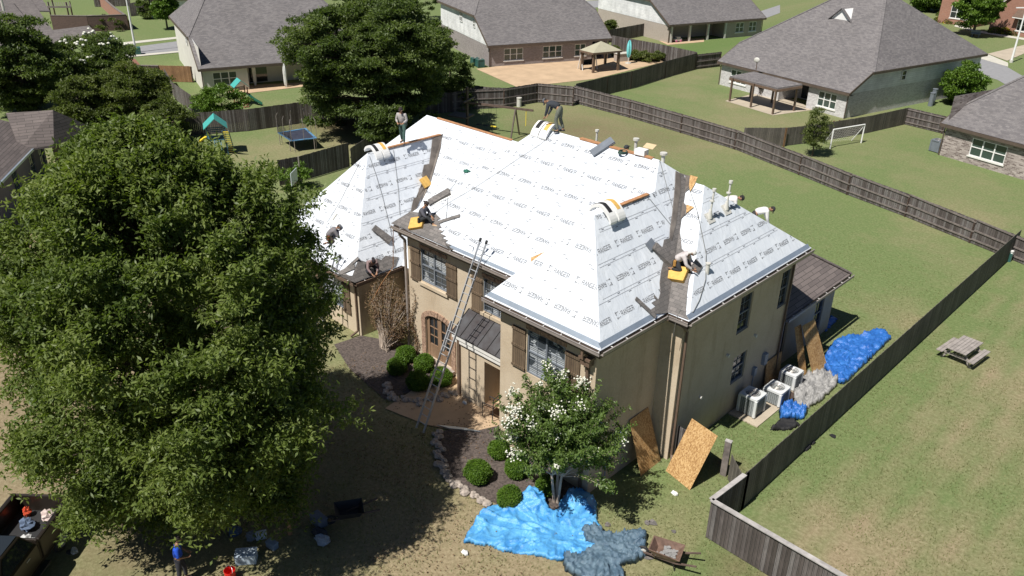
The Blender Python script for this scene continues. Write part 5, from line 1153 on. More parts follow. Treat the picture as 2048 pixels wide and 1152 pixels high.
for x, y, mt, lb, h in ((2012, 521, 'green_metal', 'short green utility pedestal in the fence corner at the right', .5), (2018, 523, 'white', 'white capped vent pipe beside the green pedestal', .6), (1038, 213, 'pvc', 'pale bin standing against the shaded back fence', .75), (1860, 212, 'winframe', 'grey meter cabinet on the whitewashed side wall', 1.2), (1864, 208, 'winframe', 'second grey meter cabinet, behind the first', 1.4)):
    g = G(x, y); t = thing('utility_pedestal' if 'util' in lb else 'outdoor_bin' if 'bin' in lb else 'vent_pipe' if 'vent' in lb else 'meter_cabinet', lb, 'utility box' if 'bin' not in lb else 'bin', tuple(g)); q = MB()
    if 'bin' in lb or 'vent' in lb: q.tube(g, g+V(0, 0, h), .22 if 'bin' in lb else .08, 10)
    else: q.box(g.x, g.y, 0, .4, .35, h, .3)
    q.build('body', M[mt], t); q = MB(); q.tube(g+V(0, 0, h), g+V(0, 0, h+.06), .25 if 'bin' in lb else .1 if 'vent' in lb else .18, 10); q.build('lid', M[mt], t)
def hoop():
    g = G(603, 377); t = thing('basketball_hoop', 'basketball backboard rising behind the oak beside the grey fence', 'basketball hoop', tuple(g)); q = MB(); q.tube(g, g+V(0, 0, 2.2), .05, 8); q.build('pole', M['gutter'], t)
    c = G(588, 354, 2.4); q = MB(); q.box(c.x, c.y, c.z-.38, 1.15, .04, .78, R(-50)); q.build('backboard', simple('clear_board', (.45, .50, .54), .15, .1, 3), t); q = MB(); c2_ = c+V(math.sin(R(-50)), -math.cos(R(-50)), 0)*.0
    q.ring(tuple(c+V(.2, -.2, -.2)), .22, .012, 14, 4); q.build('rim', M['post'], t)
hoop()
t = thing('pergola', 'dark slatted pergola beside the far lawn at the top left', 'pergola', tuple(G(120, 40)))
c_ = [G(140, 43), G(147, 41), G(112, 38), G(104, 42)]
for g in c_: q = MB(); q.box(g.x, g.y, 0, .16, .16, 2.5); q.build('post', M['brown'], t)
o_ = G(92, 14, 2.6); e_ = G(142, 14, 2.6); f_ = G(90, 5, 2.6)
q = MB()
for k in range(12): p = o_.lerp(e_, k/11); q.bar(p, p+(f_-o_), .06, .15)
q.bar(o_, e_, .08, .2); q.build('slat', M['rail'], t)
g = G(180, 38); t = thing('fire_pit', 'round stone fire pit on the far lawn', 'fire pit', tuple(g)); q = MB(); q.ring(tuple(g+V(0, 0, .2)), 1.0, .2, 18, 6); q.build('ring', M['edge'], t)
g = G(214, 12); t = thing('climbing_bars', 'low white tube climbing bars on the lawn behind the left street lamp', 'climbing bars', tuple(g)); q = MB()
for a in (0, .6): q.tube(g+V(-1.2, -1, a), g+V(1, 1.6, a), .04, 5)
for a in (0, .5, 1): p = V(-1.2, -1, 0).lerp(V(1, 1.6, 0), a); q.tube(g+p, g+p+V(0, 0, .6), .04, 5)
q.build('tubes', M['white'], t)
# curtains on the pale walled house, toy car on the porch of the tan one
for k, (x, lb) in enumerate(((7.0, 'white gathered curtain on the dark porch, left one'), (11.5, 'white gathered curtain on the dark porch, right one'))):
    p = tuple(G(*((509, 170), (570, 173))[k])+V(.35, -.1, 0)); t = thing('curtain', lb, 'curtain', p, 0, 'porch curtains'); q = MB(); q.ell((p[0], p[1], 1.05), .2, .24, 1.1, 14, 10, lambda d: (1-.35*(1-abs(d.z-(-.1))))*(1+.1*math.cos(9*math.atan2(d.y, d.x)))); q.build('cloth', M['white'], t)
p = LC(1.6, .2, 0); t = thing('toy_car', 'pale and pink toy car at the end of the far porch', 'toy car', p, R(72)); Wt = WM[t]; q = MB(); q.bx(-.55, .55, -.3, .3, .15, .45); q.bx(-.25, .35, -.25, .25, .45, .68); q.xf(Wt).build('body', M['pvc'], t, bevel=.06); q = MB()
for x in (-.35, .35):
    for y in (-.3, .3): q.ring((x, y, .15), .11, .04, 10, 5, 'y')
q.xf(Wt).build('wheel', simple('pink_plastic', (.6, .15, .3), .5, .1, 3), t)
for x in (2.9, 5.6, 8.3):
    pass
for x in (.35, 3.3, 6.3, 9.2): a = LC(x, -.02, 0); q = MB(); q.box(a[0], a[1], 0, .25, .25, 2.1, R(72)); q.build('porch_column', M['pvc'], hC)
for lb, x, y, c in (('dark navy and white figure shaped cover on a grill under the patio cover', 1519, 192, 'dark'), ('red topped kettle grill under the patio cover', 1541, 195, 'rd')):
    g = G(x, y); t = thing('barbecue_grill', lb, 'grill', tuple(g)); m_ = M['dark'] if c == 'dark' else simple('red_enamel', (.45, .03, .04), .4, .1, 3)
    q = MB(); q.ell(tuple(g+V(0, 0, .95)), .32, .32, .3, 12, 8); q.build('lid', m_, t); q = MB()
    for a in (0, 2.1, 4.2): q.tube(g+V(math.cos(a)*.25, math.sin(a)*.25, 0), g+V(0, 0, .8), .025, 5)
    q.build('leg', M['gutter'], t)
g = G(1950, 74); t = thing('garden_bench', 'small grey bench in the shade of the round street tree', 'bench', tuple(g)); q = MB(); q.box(g.x, g.y, .4, 1.2, .4, .06, .3); q.build('seat', M['winframe'], t); q = MB(); q.box(g.x-.1, g.y+.2, .45, 1.2, .05, .4, .3); q.build('backrest', M['winframe'], t); q = MB(); q.box(g.x-.4, g.y, 0, .08, .35, .4, .3); q.box(g.x+.4, g.y+.1, 0, .08, .35, .4, .3); q.build('leg', M['winframe'], t)
# ------------------------------------------------------------------ things on the roof
def onr(px, py, pl, lift=0.):
    n = Vector(PL[pl][0]).normalized(); return ON(px, py, PL[pl])+n*lift, n
def axes(pl):                                # (along eave, up slope, normal)
    n = Vector(PL[pl][0]).normalized(); u = V(0, 0, 1).cross(n).normalized(); return u, n.cross(u).normalized(), n
def slopebox(q, pl, px, py, l, w_, h, ang, lift=.02):
    u, v, n = axes(pl); a = R(ang); x = u*math.cos(a)+v*math.sin(a); y = n.cross(x); c, _ = onr(px, py, pl, lift)
    return q.frame(c-x*l/2-y*w_/2, x*l, y*w_, n*h)
def bundle(name, label, pl, px, py, l, w_, h, ang, mat, cat='shingles', group='loose shingle bundles on the roof', layers=1):
    t = thing(name, label, cat, tuple(onr(px, py, pl)[0]), 0, group)
    for k in range(layers): q = MB(); slopebox(q, pl, px, py, l*(1-.02*k), w_, h/layers-.004, ang+(k*3), .03+k*h/layers); q.build('shingle_layer', M[mat], t)
    return t
bundle('shingle_bundle', 'opened grey shingle bundle lying slantwise above the seated worker', 'main', 880, 396, 1.0, .34, .09, 52, 'newshingle', layers=3)
q = MB(); slopebox(q, 'main', 883, 398, .98, .30, .02, 49, .01); tag(q.build('white_wrapper', M['white']), 'white wrapper sticking out under the opened shingle bundle', 'wrapper')
bundle('shingle_strip', 'single dark shingle strip on the white slope right of the seated worker', 'main', 898, 439, 1.0, .15, .02, 40, 'newshingle')
bundle('shingle_bundle', 'long grey shingle bundle on the garage wing slope above the crouching worker', 'wing', 763, 470, 1.0, .33, .10, 118, 'newshingle', layers=3)
bundle('shingle_strip', 'shingles fanned out beside the short ladder on the garage wing', 'wingf', 703, 530, .95, .16, .03, 62, 'newshingle')
bundle('shingle_strip', 'second fanned shingle strip nearer the wing corner', 'wingf', 697, 540, .8, .22, .04, 40, 'newshingle')
bundle('shingle_bundle', 'dark slate bundle lying flat just below the main ridge', 'main', 1206, 296, .95, .36, .09, 60, 'winframe', layers=2)
bundle('shingle_bundle', 'grey bundle with a wrapper edge left of the crouching worker in the valley', 'fwr', 1325, 514, 1.05, .32, .14, 112, 'newshingle', layers=3)
bundle('shingle_strip', 'short dark strip on the white slope above the valley bundle', 'fwr', 1300, 490, .42, .30, .04, 15, 'winframe')
bundle('shingle_strip', 'grey strip curving down to the gutter left of the valley', 'fwr', 1290, 616, .95, .14, .03, 118, 'newshingle')
bundle('shingle_strip', 'grey tongue of felt sticking out beyond the valley pad', 'bump', 1392, 533, .42, .35, .03, 20, 'newshingle')
u_, v_, n_ = axes('main'); q = MB(); P = [onr(x, y, 'main', .03)[0] for x, y in ((1062, 532), (1091, 507), (1092, 504), (1063, 516))]; q.slab(P, n_*.015); tag(q.build('board_offcut', M['osb']), 'triangular orange sheathing offcut on the white slope', 'board', 'sheathing offcuts')
for nm, lb, pl, x, y, l, w_, h, a in (('foam_pad', 'yellow foam pad on the bare valley above the seated worker', 'wing', 849, 366, .50, .42, .16, 100), ('foam_pad', 'yellow foam pad under the worker seated at the gutter corner', 'main', 836, 449, .62, .55, .14, 30), ('foam_pad', 'large yellow foam pad under the worker crouching in the right valley', 'bumpf', 1356, 552, .66, .55, .18, 12)):
    t = thing(nm, lb, 'foam pad', tuple(onr(x, y, pl)[0]), 0, 'foam pads on the roof'); q = MB(); slopebox(q, pl, x, y, l, w_, h, a, .03); q.build('pad', M['foam'], t, bevel=.015)
def wrapped(label, pos, axis, down, l=.95, w_=.36, n_=2):
    """bags of ridge caps draped over a ridge: arched bands"""
    t = thing('shingle_bag', label, 'shingle bundle', tuple(pos), 0, 'wrapped bundles draped over the ridges'); ax = Vector(axis).normalized(); dn = Vector(down).normalized(); side = ax.cross(V(0, 0, 1)).normalized()
    for k in range(n_):
        c = Vector(pos)+ax*(k*.44); q = MB(); vs = []; fs = []; m = 12; th = .10
        for i in range(m+1):
            f = i/m; a = math.pi*(f*.85+.08); o = side*(-math.cos(a)*.46); z = math.sin(a)*.36-.18*(1 if True else 0)
            if math.cos(a) < 0: z += math.cos(a)*.22
            for dz in (0, th):
                for s in (0, w_): vs.append(c+o*(1+dz*.8)+V(0, 0, z+dz)+ax*s)
        for i in range(m):
            b = i*4; fs += [[b, b+4, b+5, b+1], [b+2, b+3, b+7, b+6], [b, b+2, b+6, b+4], [b+1, b+5, b+7, b+3]]
        fs += [[0, 1, 3, 2], [m*4, m*4+2, m*4+3, m*4+1]]; q.add(vs, fs); o_ = q.build('bag', M['white'], t)
        q = MB(); sv = []; 
        for i in range(2, m-3): b = i*4; q.add([vs[b+3]*1+ (vs[b+2]-vs[b+3])*.25+V(0, 0, .006), vs[b+3]+(vs[b+2]-vs[b+3])*.75+V(0, 0, .006), vs[b+7]+(vs[b+6]-vs[b+7])*.75+V(0, 0, .006), vs[b+7]+(vs[b+6]-vs[b+7])*.25+V(0, 0, .006)], [[0, 1, 2, 3]])
        q.build('label_stripe', M['dark'] if k % 2 == 0 else M['foam'], o_)
    return t
wrapped('pair of white wrapped bundles draped over the front wing ridge end', (-15.385, 20.15, 9.0), (0, 1, 0), (1, 0, 0))
wrapped('pair of white wrapped bundles draped over the garage wing ridge end', (-30.4, 22.1, 7.22), (0, 1, 0), (1, 0, 0))
wrapped('pair of white wrapped bundles on the tall ridge beside the bending worker', (-21.95, 24.3, 9.72), (1, 0, 0), (0, -1, 0), w_=.40)
for lb, x, h_, r_ in (('first slim vent standing behind the tall ridge, beside the bending worker', -19.2, .30, .04), ('second vent with a square hood behind the tall ridge', -17.35, .36, .06), ('vent at the right end of the tall ridge', -16.1, .10, .07)):
    t = thing('roof_vent', lb, 'vent', (x, 24.62, 9.3), 0, 'roof vents'); q = MB(); q.tube((x, 24.62, 9.2), (x, 24.62, 9.75+h_), r_, 10); q.build('pipe', M['pvc'], t); q = MB(); q.tube((x, 24.62, 9.75+h_), (x, 24.62, 9.83+h_), r_*1.9, 12); q.build('cap', M['pvc'], t)
for lb, x, y, h_ in (('left one of two tall vent pipes on the right slope', 1419, 436, 1.0), ('right one of two tall vent pipes on the right slope, leaning collar', 1452, 419, 1.0)):
    p, n = onr(x, y, 'bump'); t = thing('vent_pipe', lb, 'vent', tuple(p), 0, 'tall vent pipes'); q = MB(); q.tube(p-V(0, 0, .1), p+V(.03, .02, h_), .036, 10); q.build('pipe', M['pvc'], t); q = MB(); q.tube(p+V(.03, .02, h_), p+V(.03, .02, h_+.10), .07, 12); q.build('cap', M['pvc'], t)
    q = MB(); u, v, n = axes('bump'); q.frame(p-u*.2-v*.2+n*.01, u*.4, v*.4, n*.02); q.tube(p, p+V(0, 0, .32), .10, 12, .05); q.build('flashing', M['pvc'], t); q = MB(); q.tube(p+V(.01, .01, .62), p+V(.01, .01, .66), .085, 12); q.build('collar', M['pvc'], t)
p, n = onr(1414, 545, 'bump'); t = thing('vent_pipe', 'short pale vent stub low on the right slope', 'vent', tuple(p)); q = MB(); q.tube(p-V(0, 0, .05), p+V(0, 0, .32), .07, 10); q.tube(p+V(0, 0, .32), p+V(0, 0, .36), .09, 10); q.build('pipe', M['pvc'], t)
t = thing('cardboard_box', 'open cardboard box with a white side standing on the tall ridge', 'box', (-16.85, 24.25, 9.8)); q = MB(); q.box(-16.85, 24.3, 9.76, .42, .32, .20, .1); q.build('box', M['white'], t); q = MB(); q.frame((-16.95, 24.5, 9.96), (.42, .04, 0), (-.03, .28, .10), (0, 0, .012)); q.build('flap', M['carton'], t)
t = thing('rope_coil', 'coil of dark green rope by the hooded vent on the ridge', 'rope', (-17.5, 24.1, 9.7)); q = MB()
for k in range(3): q.ring((-17.55+k*.02, 24.08, 9.70+k*.04), .15, .02, 16, 5)
q.build('coil', simple('green_rope', (.04, .08, .06), .8, .2, 6), t)
p, n = onr(934, 344, 'main'); t = thing('cloth_rag', 'small dark green rag lying on the white slope', 'rag', tuple(p)); q = MB(); q.ell(tuple(p+n*.05), .16, .13, .07, 9, 6, lambda d: 1+.3*math.sin(5*d.x+6*d.y)); q.build('cloth', simple('green_cloth', (.02, .13, .09), .7, .2, 5), t)
p, n = onr(670, 436, 'wingf'); t = thing('roof_jack', 'pale wedge shaped plank lying on the left wing slope', 'plank', tuple(p)); q = MB(); slopebox(q, 'wingf', 670, 434, .36, .07, .03, 80, .01); q.build('plank', M['pvc'], t)
# ladders
def ladder(label, foot, top, w_, rungs, wd, bent=None, grp='extension ladders'):
    t = thing('extension_ladder', label, 'ladder', tuple(foot), 0, grp); d = (top-foot); L = d.length; n = d.normalized(); s = Vector(w_).normalized(); hw = wd/2; f = n.cross(s).normalized()
    for k in (-1, 1): q = MB(); q.bar(foot+s*hw*k, foot+s*hw*k+n*L*.58, .035, .085, up=tuple(f)); q.build('side_rail', M['alu'], t); q = MB(); q.bar(foot+s*(hw-.05)*k+n*L*.42+f*.07, foot+s*(hw-.05)*k+n*L+f*.07, .03, .075, up=tuple(f)); q.build('fly_rail', M['alu'], t); q = MB(); q.tube(top+s*(hw-.05)*k+f*.07, top+s*(hw-.05)*k+f*.07+n*.14, .05, 8); q.build('tip_cap', M['black'], t)
    z = .3
    while z < L-.1: o = f*.07 if z > L*.55 else V(0, 0, 0); q = MB(); q.tube(foot+n*z+o-s*hw*.97, foot+n*z+o+s*hw*.97, .017, 6); q.build('rung', M['alu'], t); z += .305
    return t, n, f
foot = (G(832, 858)+G(848, 866))/2; foot.z = .04; top = ON(963, 485, ((0, 1, 0), 19.0+.15))
lt, ln, lf_ = ladder('long aluminium extension ladder leaning on the main gutter beside the porch', foot, top, (1, 0, 0), 0, .42)
q = MB(); c = ON(945, 520, ((0, 1, 0), 19.15)); 
for k in (-1, 1): q.bar(c+V(k*.22, 0, 0), c+V(k*.35, .55, .18), .03); q.bar(c+V(k*.22, 0, .55), c+V(k*.35, .55, .18), .03)
q.bar(c+V(-.35, .55, .18), c+V(.35, .55, .18), .03); q.build('stand_off', M['alu'], lt)
f2 = V(-30.05, 16.9, 0.03); t2 = V(-29.45, 18.7, 4.05)
p_a = ON(672, 513, ((0, 1, 0), 18.45)); f2 = V(p_a.x-.35, 17.3, .03)
ladder('shorter aluminium ladder leaning on the garage wing gutter, half hidden by leaves', f2, p_a, (1, 0, 0), 0, .42)
# ropes and hoses
def rope(label, pts, r_=.008, mat='rope', name='safety_rope', group='safety ropes on the roof'):
    q = MB(); q.path(pts, r_, 5); return tag(q.build(name, M[mat]), label, 'rope' if name == 'safety_rope' else 'hose', group)
PR = lambda pl, *pp: [onr(x, y, pl, .03)[0] for x, y in pp]
rope('long safety rope from the bending worker down to the seated worker', PR('main', (1110, 266), (1080, 290), (1040, 316), (1000, 343), (950, 376), (900, 405), (868, 428)))
rope('safety rope crossing the white slope to the green rag', PR('main', (1028, 287), (1000, 303), (960, 327), (936, 342), (915, 362), (897, 385), (893, 440)))
rope('safety rope hanging down the garage wing slope beside its hip', PR('wing', (738, 312), (752, 352), (764, 392), (778, 450), (790, 505)))
rope('second safety rope down the garage wing slope, nearer the bare valley', PR('wing', (786, 300), (790, 330), (796, 380), (799, 430)))
rope('safety rope on the left wing front slope', PR('wingf', (722, 322), (700, 365), (680, 405), (655, 445)))
rope('safety rope over the right valley slope', PR('fwr', (1318, 320), (1330, 365), (1345, 420), (1352, 447)))
rope('safety rope from the front wing ridge towards the valley', PR('fwr', (1298, 398), (1320, 425), (1342, 452)))
rope('hose looping down the right slope and over the gutter', PR('bump', (1378, 380), (1392, 420), (1403, 470), (1411, 510), (1410, 560), (1398, 600), (1385, 625)) + [V(-12.5, 21.0, 6.2), V(-12.45, 20.75, 5.9), V(-12.5, 20.8, 5.3)], .011, 'rope', 'air_hose', 'hoses')
rope('orange hose hanging from the gutter corner into the brown shrub', [V(-24.9, 19.0, 5.9), V(-25.1, 19.1, 5.0), V(-25.3, 19.2, 4.0), V(-25.9, 19.0, 3.1), V(-26.3, 18.9, 2.4), V(-26.6, 18.8, 1.9)], .016, 'hose_red' if 'hose_red' in M else 'ridgeosb', 'air_hose', 'hoses')
# ------------------------------------------------------------------ people
SK = {}
def skinned(name, pts, edges, rad, mat, parent, root=0, sub=1):
    me = bpy.data.meshes.new(name); Mi = WM[parent].inverted()
    me.from_pydata([tuple(Mi @ Vector(p)) for p in pts], edges, []); me.update(); me.materials.append(mat)
    o = bpy.data.objects.new(name, me); COL.objects.link(o); o.parent = parent; WM[o] = WM[parent]
    m = o.modifiers.new('skin', 'SKIN'); m.use_smooth_shade = True
    if not me.skin_vertices: 
        lay = me.skin_vertices
    sv = me.skin_vertices[0].data if len(me.skin_vertices) else None
    if sv is None:
        me.attributes; raise RuntimeError('no skin')
    for i, r_ in enumerate(rad):
        sv[i].radius = (r_, r_) if not isinstance(r_, tuple) else r_; sv[i].use_root = (i == root)
    if sub: s = o.modifiers.new('sub', 'SUBSURF'); s.levels = sub; s.render_levels = sub
    return o
SKIN = simple('skin', (.32, .17, .10), .6, .1, 8)
def cloth(name, c): return simple(name, c, .9, .18, 7, .3)
def person(label, pos, face, J, shirt, trousers, hair=(.02, .015, .012), cap=None, shoes=(.03, .03, .03), extra=None, s=1.0, long=True, belt=None):
    """J: joints in a local frame (x = right, y = forward, z = up) relative to pos; face = heading angle (deg, 0 = +x world forward)"""
    t = thing('person', label, 'person', tuple(pos), R(face-90), 'people working'); Wt = WM[t]
    P = {k: Wt @ (Vector(v)*s) for k, v in J.items()}
    order = ['pelvis', 'waist', 'chest', 'neck', 'headb']; pts = [P[k] for k in order]; ed = [(0, 1), (1, 2), (2, 3), (3, 4)]; rad = [.112, .10, .118, .048, .05]
    body_r = {'sh': .055, 'el': .042, 'wr': .026, 'hp': .085, 'kn': .058, 'an': .04, 'toe': .035}
    hand_axis = {}
    for sd in ('L', 'R'):
        i0 = len(pts); pts += [P['sh'+sd], P['el'+sd], P['wr'+sd]]; ed += [(2, i0), (i0, i0+1), (i0+1, i0+2)]; rad += [.058, .042, .027]
        fd = (P['wr'+sd]-P['el'+sd]).normalized(); sdv = fd.cross(V(0, 0, 1)); sdv = sdv.normalized() if sdv.length > .1 else V(1, 0, 0); nd = fd.cross(sdv).normalized()
        ip = len(pts); pts.append(P['wr'+sd]+fd*.055*s); ed.append((i0+2, ip)); rad.append(.030)
        for k, (off, ln_) in enumerate(((-.028, .072), (-.009, .082), (.010, .078), (.028, .062))):
            a = P['wr'+sd]+fd*.085*s+sdv*off*s; b = a+fd*ln_*.5*s-nd*.012*s; c = b+fd*ln_*.4*s-nd*.028*s; ia = len(pts); pts += [a, b, c]; ed += [(ip, ia), (ia, ia+1), (ia+1, ia+2)]; rad += [.010, .009, .008]
        a = P['wr'+sd]+fd*.05*s-sdv*.040*s; b = a+fd*.035*s-sdv*.018*s; ia = len(pts); pts += [a, b]; ed += [(ip, ia), (ia, ia+1)]; rad += [.011, .009]
        j0 = len(pts); pts += [P['hp'+sd], P['kn'+sd], P['an'+sd], P['toe'+sd]]; ed += [(0, j0), (j0, j0+1), (j0+1, j0+2), (j0+2, j0+3)]; rad += [.085, .055, .038, .035]
    body = skinned('body', pts, ed, [r_*s for r_ in rad], SKIN, t)
    hd = P['head']; up = (P['head']-P['neck']).normalized(); fw = (Wt.to_3x3() @ Vector(J['look'])).normalized(); rt = fw.cross(up).normalized(); fw = up.cross(rt).normalized()
    B3 = Matrix((rt, fw, up)).transposed().to_4x4(); B3.translation = hd
    def local(q): return q.xf(B3)
    q = MB(); q.ell((0, 0, 0), .076*s, .095*s, .115*s, 16, 12, lambda d: 1-.16*max(0, -d.z)*(1-abs(d.y))); q.ell((0, .093*s, -.012*s), .013*s, .020*s, .024*s, 8, 6)
    for x in (-1, 1): q.ell((x*.076*s, -.005*s, -.005*s), .012*s, .022*s, .032*s, 8, 6)
    h = local(q).build('head', SKIN, t, True)
    q = MB()
    for x in (-1, 1): q.ell((x*.030*s, .083*s, .012*s), .012*s, .008*s, .007*s, 8, 6)
    q.ell((0, .086*s, -.052*s), .024*s, .008*s, .006*s, 8, 6); local(q).build('eyes_and_mouth', M['dark'], h)
    q = MB(); q.ell((0, -.012*s, .02*s), .083*s, .098*s, .108*s, 16, 12, lambda d: 1 if (d.z > .15 or d.y < -.2) else .80); local(q).build('hair', cloth('hair', hair), t, True)
    if cap:
        col, kind = cap; q = MB(); cm = cloth('headwear', col)
        q.ell((0, -.005*s, .045*s), .093*s, .108*s, .085*s, 16, 10, lambda d: 1 if d.z > -.3 else .9)
        if kind == 'cap': q.slab([(-.065*s, .08*s, .05*s), (.065*s, .08*s, .05*s), (.045*s, .175*s, .035*s), (-.045*s, .175*s, .035*s)], (0, 0, .012*s))
        elif kind == 'back': q.slab([(-.06*s, -.09*s, .04*s), (.06*s, -.09*s, .04*s), (.04*s, -.17*s, .02*s), (-.04*s, -.17*s, .02*s)], (0, 0, .012*s))
        elif kind == 'hood': q.ell((0, -.03*s, -.04*s), .10*s, .11*s, .14*s, 14, 10, lambda d: 1 if d.y < .3 else .7)
        elif kind == 'hat': q.tube((0, 0, .03*s), (0, 0, .04*s), .18*s, 18)
        local(q).build('cap', cm, t, True)
    # clothes
    sm_ = cloth('shirt', shirt); pts = [P['pelvis'].lerp(P['waist'], .35), P['waist'], P['chest'], P['chest'].lerp(P['neck'], .65)]; ed = [(0, 1), (1, 2), (2, 3)]; rad = [.155, .155, .180, .080]
    for sd in ('L', 'R'):
        i0 = len(pts); pts += [P['sh'+sd], P['sh'+sd].lerp(P['el'+sd], .5), P['el'+sd]]; ed += [(2, i0), (i0, i0+1), (i0+1, i0+2)]; rad += [.088, .074, .062]
        if long: pts.append(P['el'+sd].lerp(P['wr'+sd], .92)); ed.append((i0+2, i0+3)); rad.append(.042)
    skinned('shirt', pts, ed, [r_*s for r_ in rad], sm_, t)
    tm = cloth('trousers', trousers); pts = [P['pelvis'], P['pelvis'].lerp(P['waist'], .6)]; ed = [(0, 1)]; rad = [.150, .140]
    for sd in ('L', 'R'):
        i0 = len(pts); pts += [P['hp'+sd], P['hp'+sd].lerp(P['kn'+sd], .5), P['kn'+sd], P['kn'+sd].lerp(P['an'+sd], .9)]; ed += [(0, i0), (i0, i0+1), (i0+1, i0+2), (i0+2, i0+3)]; rad += [.105, .092, .075, .06]
    skinned('trousers', pts, ed, [r_*s for r_ in rad], tm, t)
    for sd in ('L', 'R'):
        q = MB(); a = P['an'+sd]; b = P['toe'+sd]; d = (b-a); q.bar(a-d*.25+V(0, 0, -.03*s), b+d*.2+V(0, 0, .0), .085*s, .07*s); q.build('shoe', cloth('shoe', shoes), t, bevel=.02)
    if belt:
        q = MB(); c = P['pelvis'].lerp(P['waist'], .4); rt2 = (P['hpR']-P['hpL']).normalized()
        for k in (-1, 1): p_ = c+rt2*k*.17*s; q.box(p_.x, p_.y, p_.z-.16*s, .1*s, .14*s, .2*s, .4)
        q.build('tool_pouch', cloth('leather', belt), t, bevel=.02)
    return t
def J_stand(lean=0, step=.12, arm=(.0, .0)):
    return dict(pelvis=(0, 0, .95), waist=(0, .02, 1.10), chest=(0, .04+lean*.5, 1.35), neck=(0, .06+lean, 1.50), headb=(0, .07+lean, 1.56), head=(0, .10+lean, 1.64), look=(0, 1, -.3),
        shL=(-.19, .04+lean*.8, 1.42), shR=(.19, .04+lean*.8, 1.42), elL=(-.26, .06+lean*.6, 1.15), elR=(.26, .06+lean*.6, 1.15), wrL=(-.14, .24+lean*.6, 1.05), wrR=(.14, .24+lean*.6, 1.05),
        hpL=(-.09, 0, .90), hpR=(.09, 0, .90), knL=(-.12, .05+step*.6, .48), knR=(.12, .03-step*.5, .48), anL=(-.13, step, .07), anR=(.13, -step, .07), toeL=(-.15, step+.15, .03), toeR=(.15, -step+.15, .03))
J_bend = dict(pelvis=(0, 0, .92), waist=(0, .13, 1.02), chest=(0, .36, 1.12), neck=(0, .52, 1.12), headb=(0, .57, 1.12), head=(0, .64, 1.13), look=(0, .8, -.7),
    shL=(-.18, .43, 1.08), shR=(.18, .43, 1.08), elL=(-.2, .47, .80), elR=(.2, .47, .80), wrL=(-.12, .58, .55), wrR=(.12, .58, .55),
    hpL=(-.09, 0, .88), hpR=(.09, 0, .88), knL=(-.13, .10, .48), knR=(.13, .02, .48), anL=(-.14, -.02, .07), anR=(.14, -.14, .07), toeL=(-.15, .13, .03), toeR=(.15, .02, .03))
J_sit = dict(pelvis=(0, 0, .14), waist=(0, .05, .30), chest=(0, .12, .52), neck=(0, .19, .68), headb=(0, .22, .74), head=(0, .27, .81), look=(0, .8, -.6),
    shL=(-.18, .14, .60), shR=(.18, .14, .60), elL=(-.22, .28, .38), elR=(.22, .28, .38), wrL=(-.10, .44, .28), wrR=(.12, .48, .26),
    hpL=(-.09, .03, .12), hpR=(.09, .03, .12), knL=(-.20, .40, .34), knR=(.18, .42, .36), anL=(-.14, .62, .05), anR=(.16, .66, .07), toeL=(-.15, .78, .04), toeR=(.18, .82, .05))
J_crouch = dict(pelvis=(0, 0, .30), waist=(0, .10, .42), chest=(0, .30, .58), neck=(0, .45, .66), headb=(0, .49, .69), head=(0, .56, .72), look=(0, .6, -.9),
    shL=(-.18, .34, .60), shR=(.18, .34, .60), elL=(-.24, .44, .34), elR=(.24, .46, .34), wrL=(-.10, .62, .18), wrR=(.12, .66, .16),
    hpL=(-.09, .02, .28), hpR=(.09, .02, .28), knL=(-.20, .36, .22), knR=(.20, .30, .08), anL=(-.18, .06, .07), anR=(.16, -.10, .06), toeL=(-.18, .20, .04), toeR=(.16, -.20, .02))
J_knee = dict(J_crouch)
# standing on the garage wing ridge
person('worker in grey long sleeves and dark green trousers standing on the garage wing ridge', (-30.4, 24.05, 7.24), -60, J_stand(.05, .2), (.36, .34, .33), (.05, .10, .085), cap=((.03, .02, .02), 'cap'), belt=(.03, .05, .04), s=1.0)
J = dict(J_bend); person('worker bending forward on the tall ridge in a black shirt, cap and grey green trousers', (-20.85, 24.3, 9.76), 195, J, (.035, .04, .05), (.13, .14, .11), cap=((.10, .11, .13), 'cap'), s=1.0)
p, n = onr(841, 450, 'main', .14); person('worker seated on a yellow pad at the gutter corner in dark clothes and a cap', tuple(p+V(-.05, .15, -.02)), 20, J_sit, (.10, .10, .12), (.025, .027, .03), cap=((.03, .02, .02), 'back'), shoes=(.55, .40, .25), belt=(.02, .02, .02))
p, n = onr(740, 543, 'wing', .05); person('worker in a dusty mauve shirt crouching at the garage wing eave, back to the ridge', tuple(p+V(0, 0, .0)), -20, J_crouch, (.24, .17, .17), (.02, .022, .03), cap=((.02, .015, .02), 'back'), belt=(.02, .02, .02))
p, n = onr(1350, 545, 'bumpf', .14); person('worker in a light grey top and pale hood crouching in the right valley', tuple(p+V(-.05, .1, .0)), 15, J_crouch, (.50, .46, .46), (.025, .025, .028), cap=((.62, .60, .58), 'hood'), belt=(.35, .18, .04))
person('worker in white and black bent low behind the right hip, nearer the vent pipes', (-14.95, 27.35, 6.75), 30, J_bend, (.68, .66, .64), (.03, .03, .03), cap=((.03, .03, .03), 'hat'))
person('worker with a red neck scarf and white back bent over at the far right hip', (-13.95, 28.05, 6.35), 40, J_bend, (.70, .69, .66), (.03, .03, .03), cap=((.03, .03, .035), 'cap'))
person('worker behind the tall ridge, little more than his dark cap showing', (-18.1, 25.3, 7.88), 250, J_stand(.05, .1), (.05, .05, .06), (.05, .05, .06), cap=((.03, .035, .04), 'back'))
p, n = onr(657, 486, 'wingf', .05); person('worker in grey crouching on the left wing slope behind the oak leaves', tuple(p), 60, J_crouch, (.17, .16, .17), (.05, .035, .03), cap=((.14, .14, .15), 'cap'), belt=(.18, .05, .02))
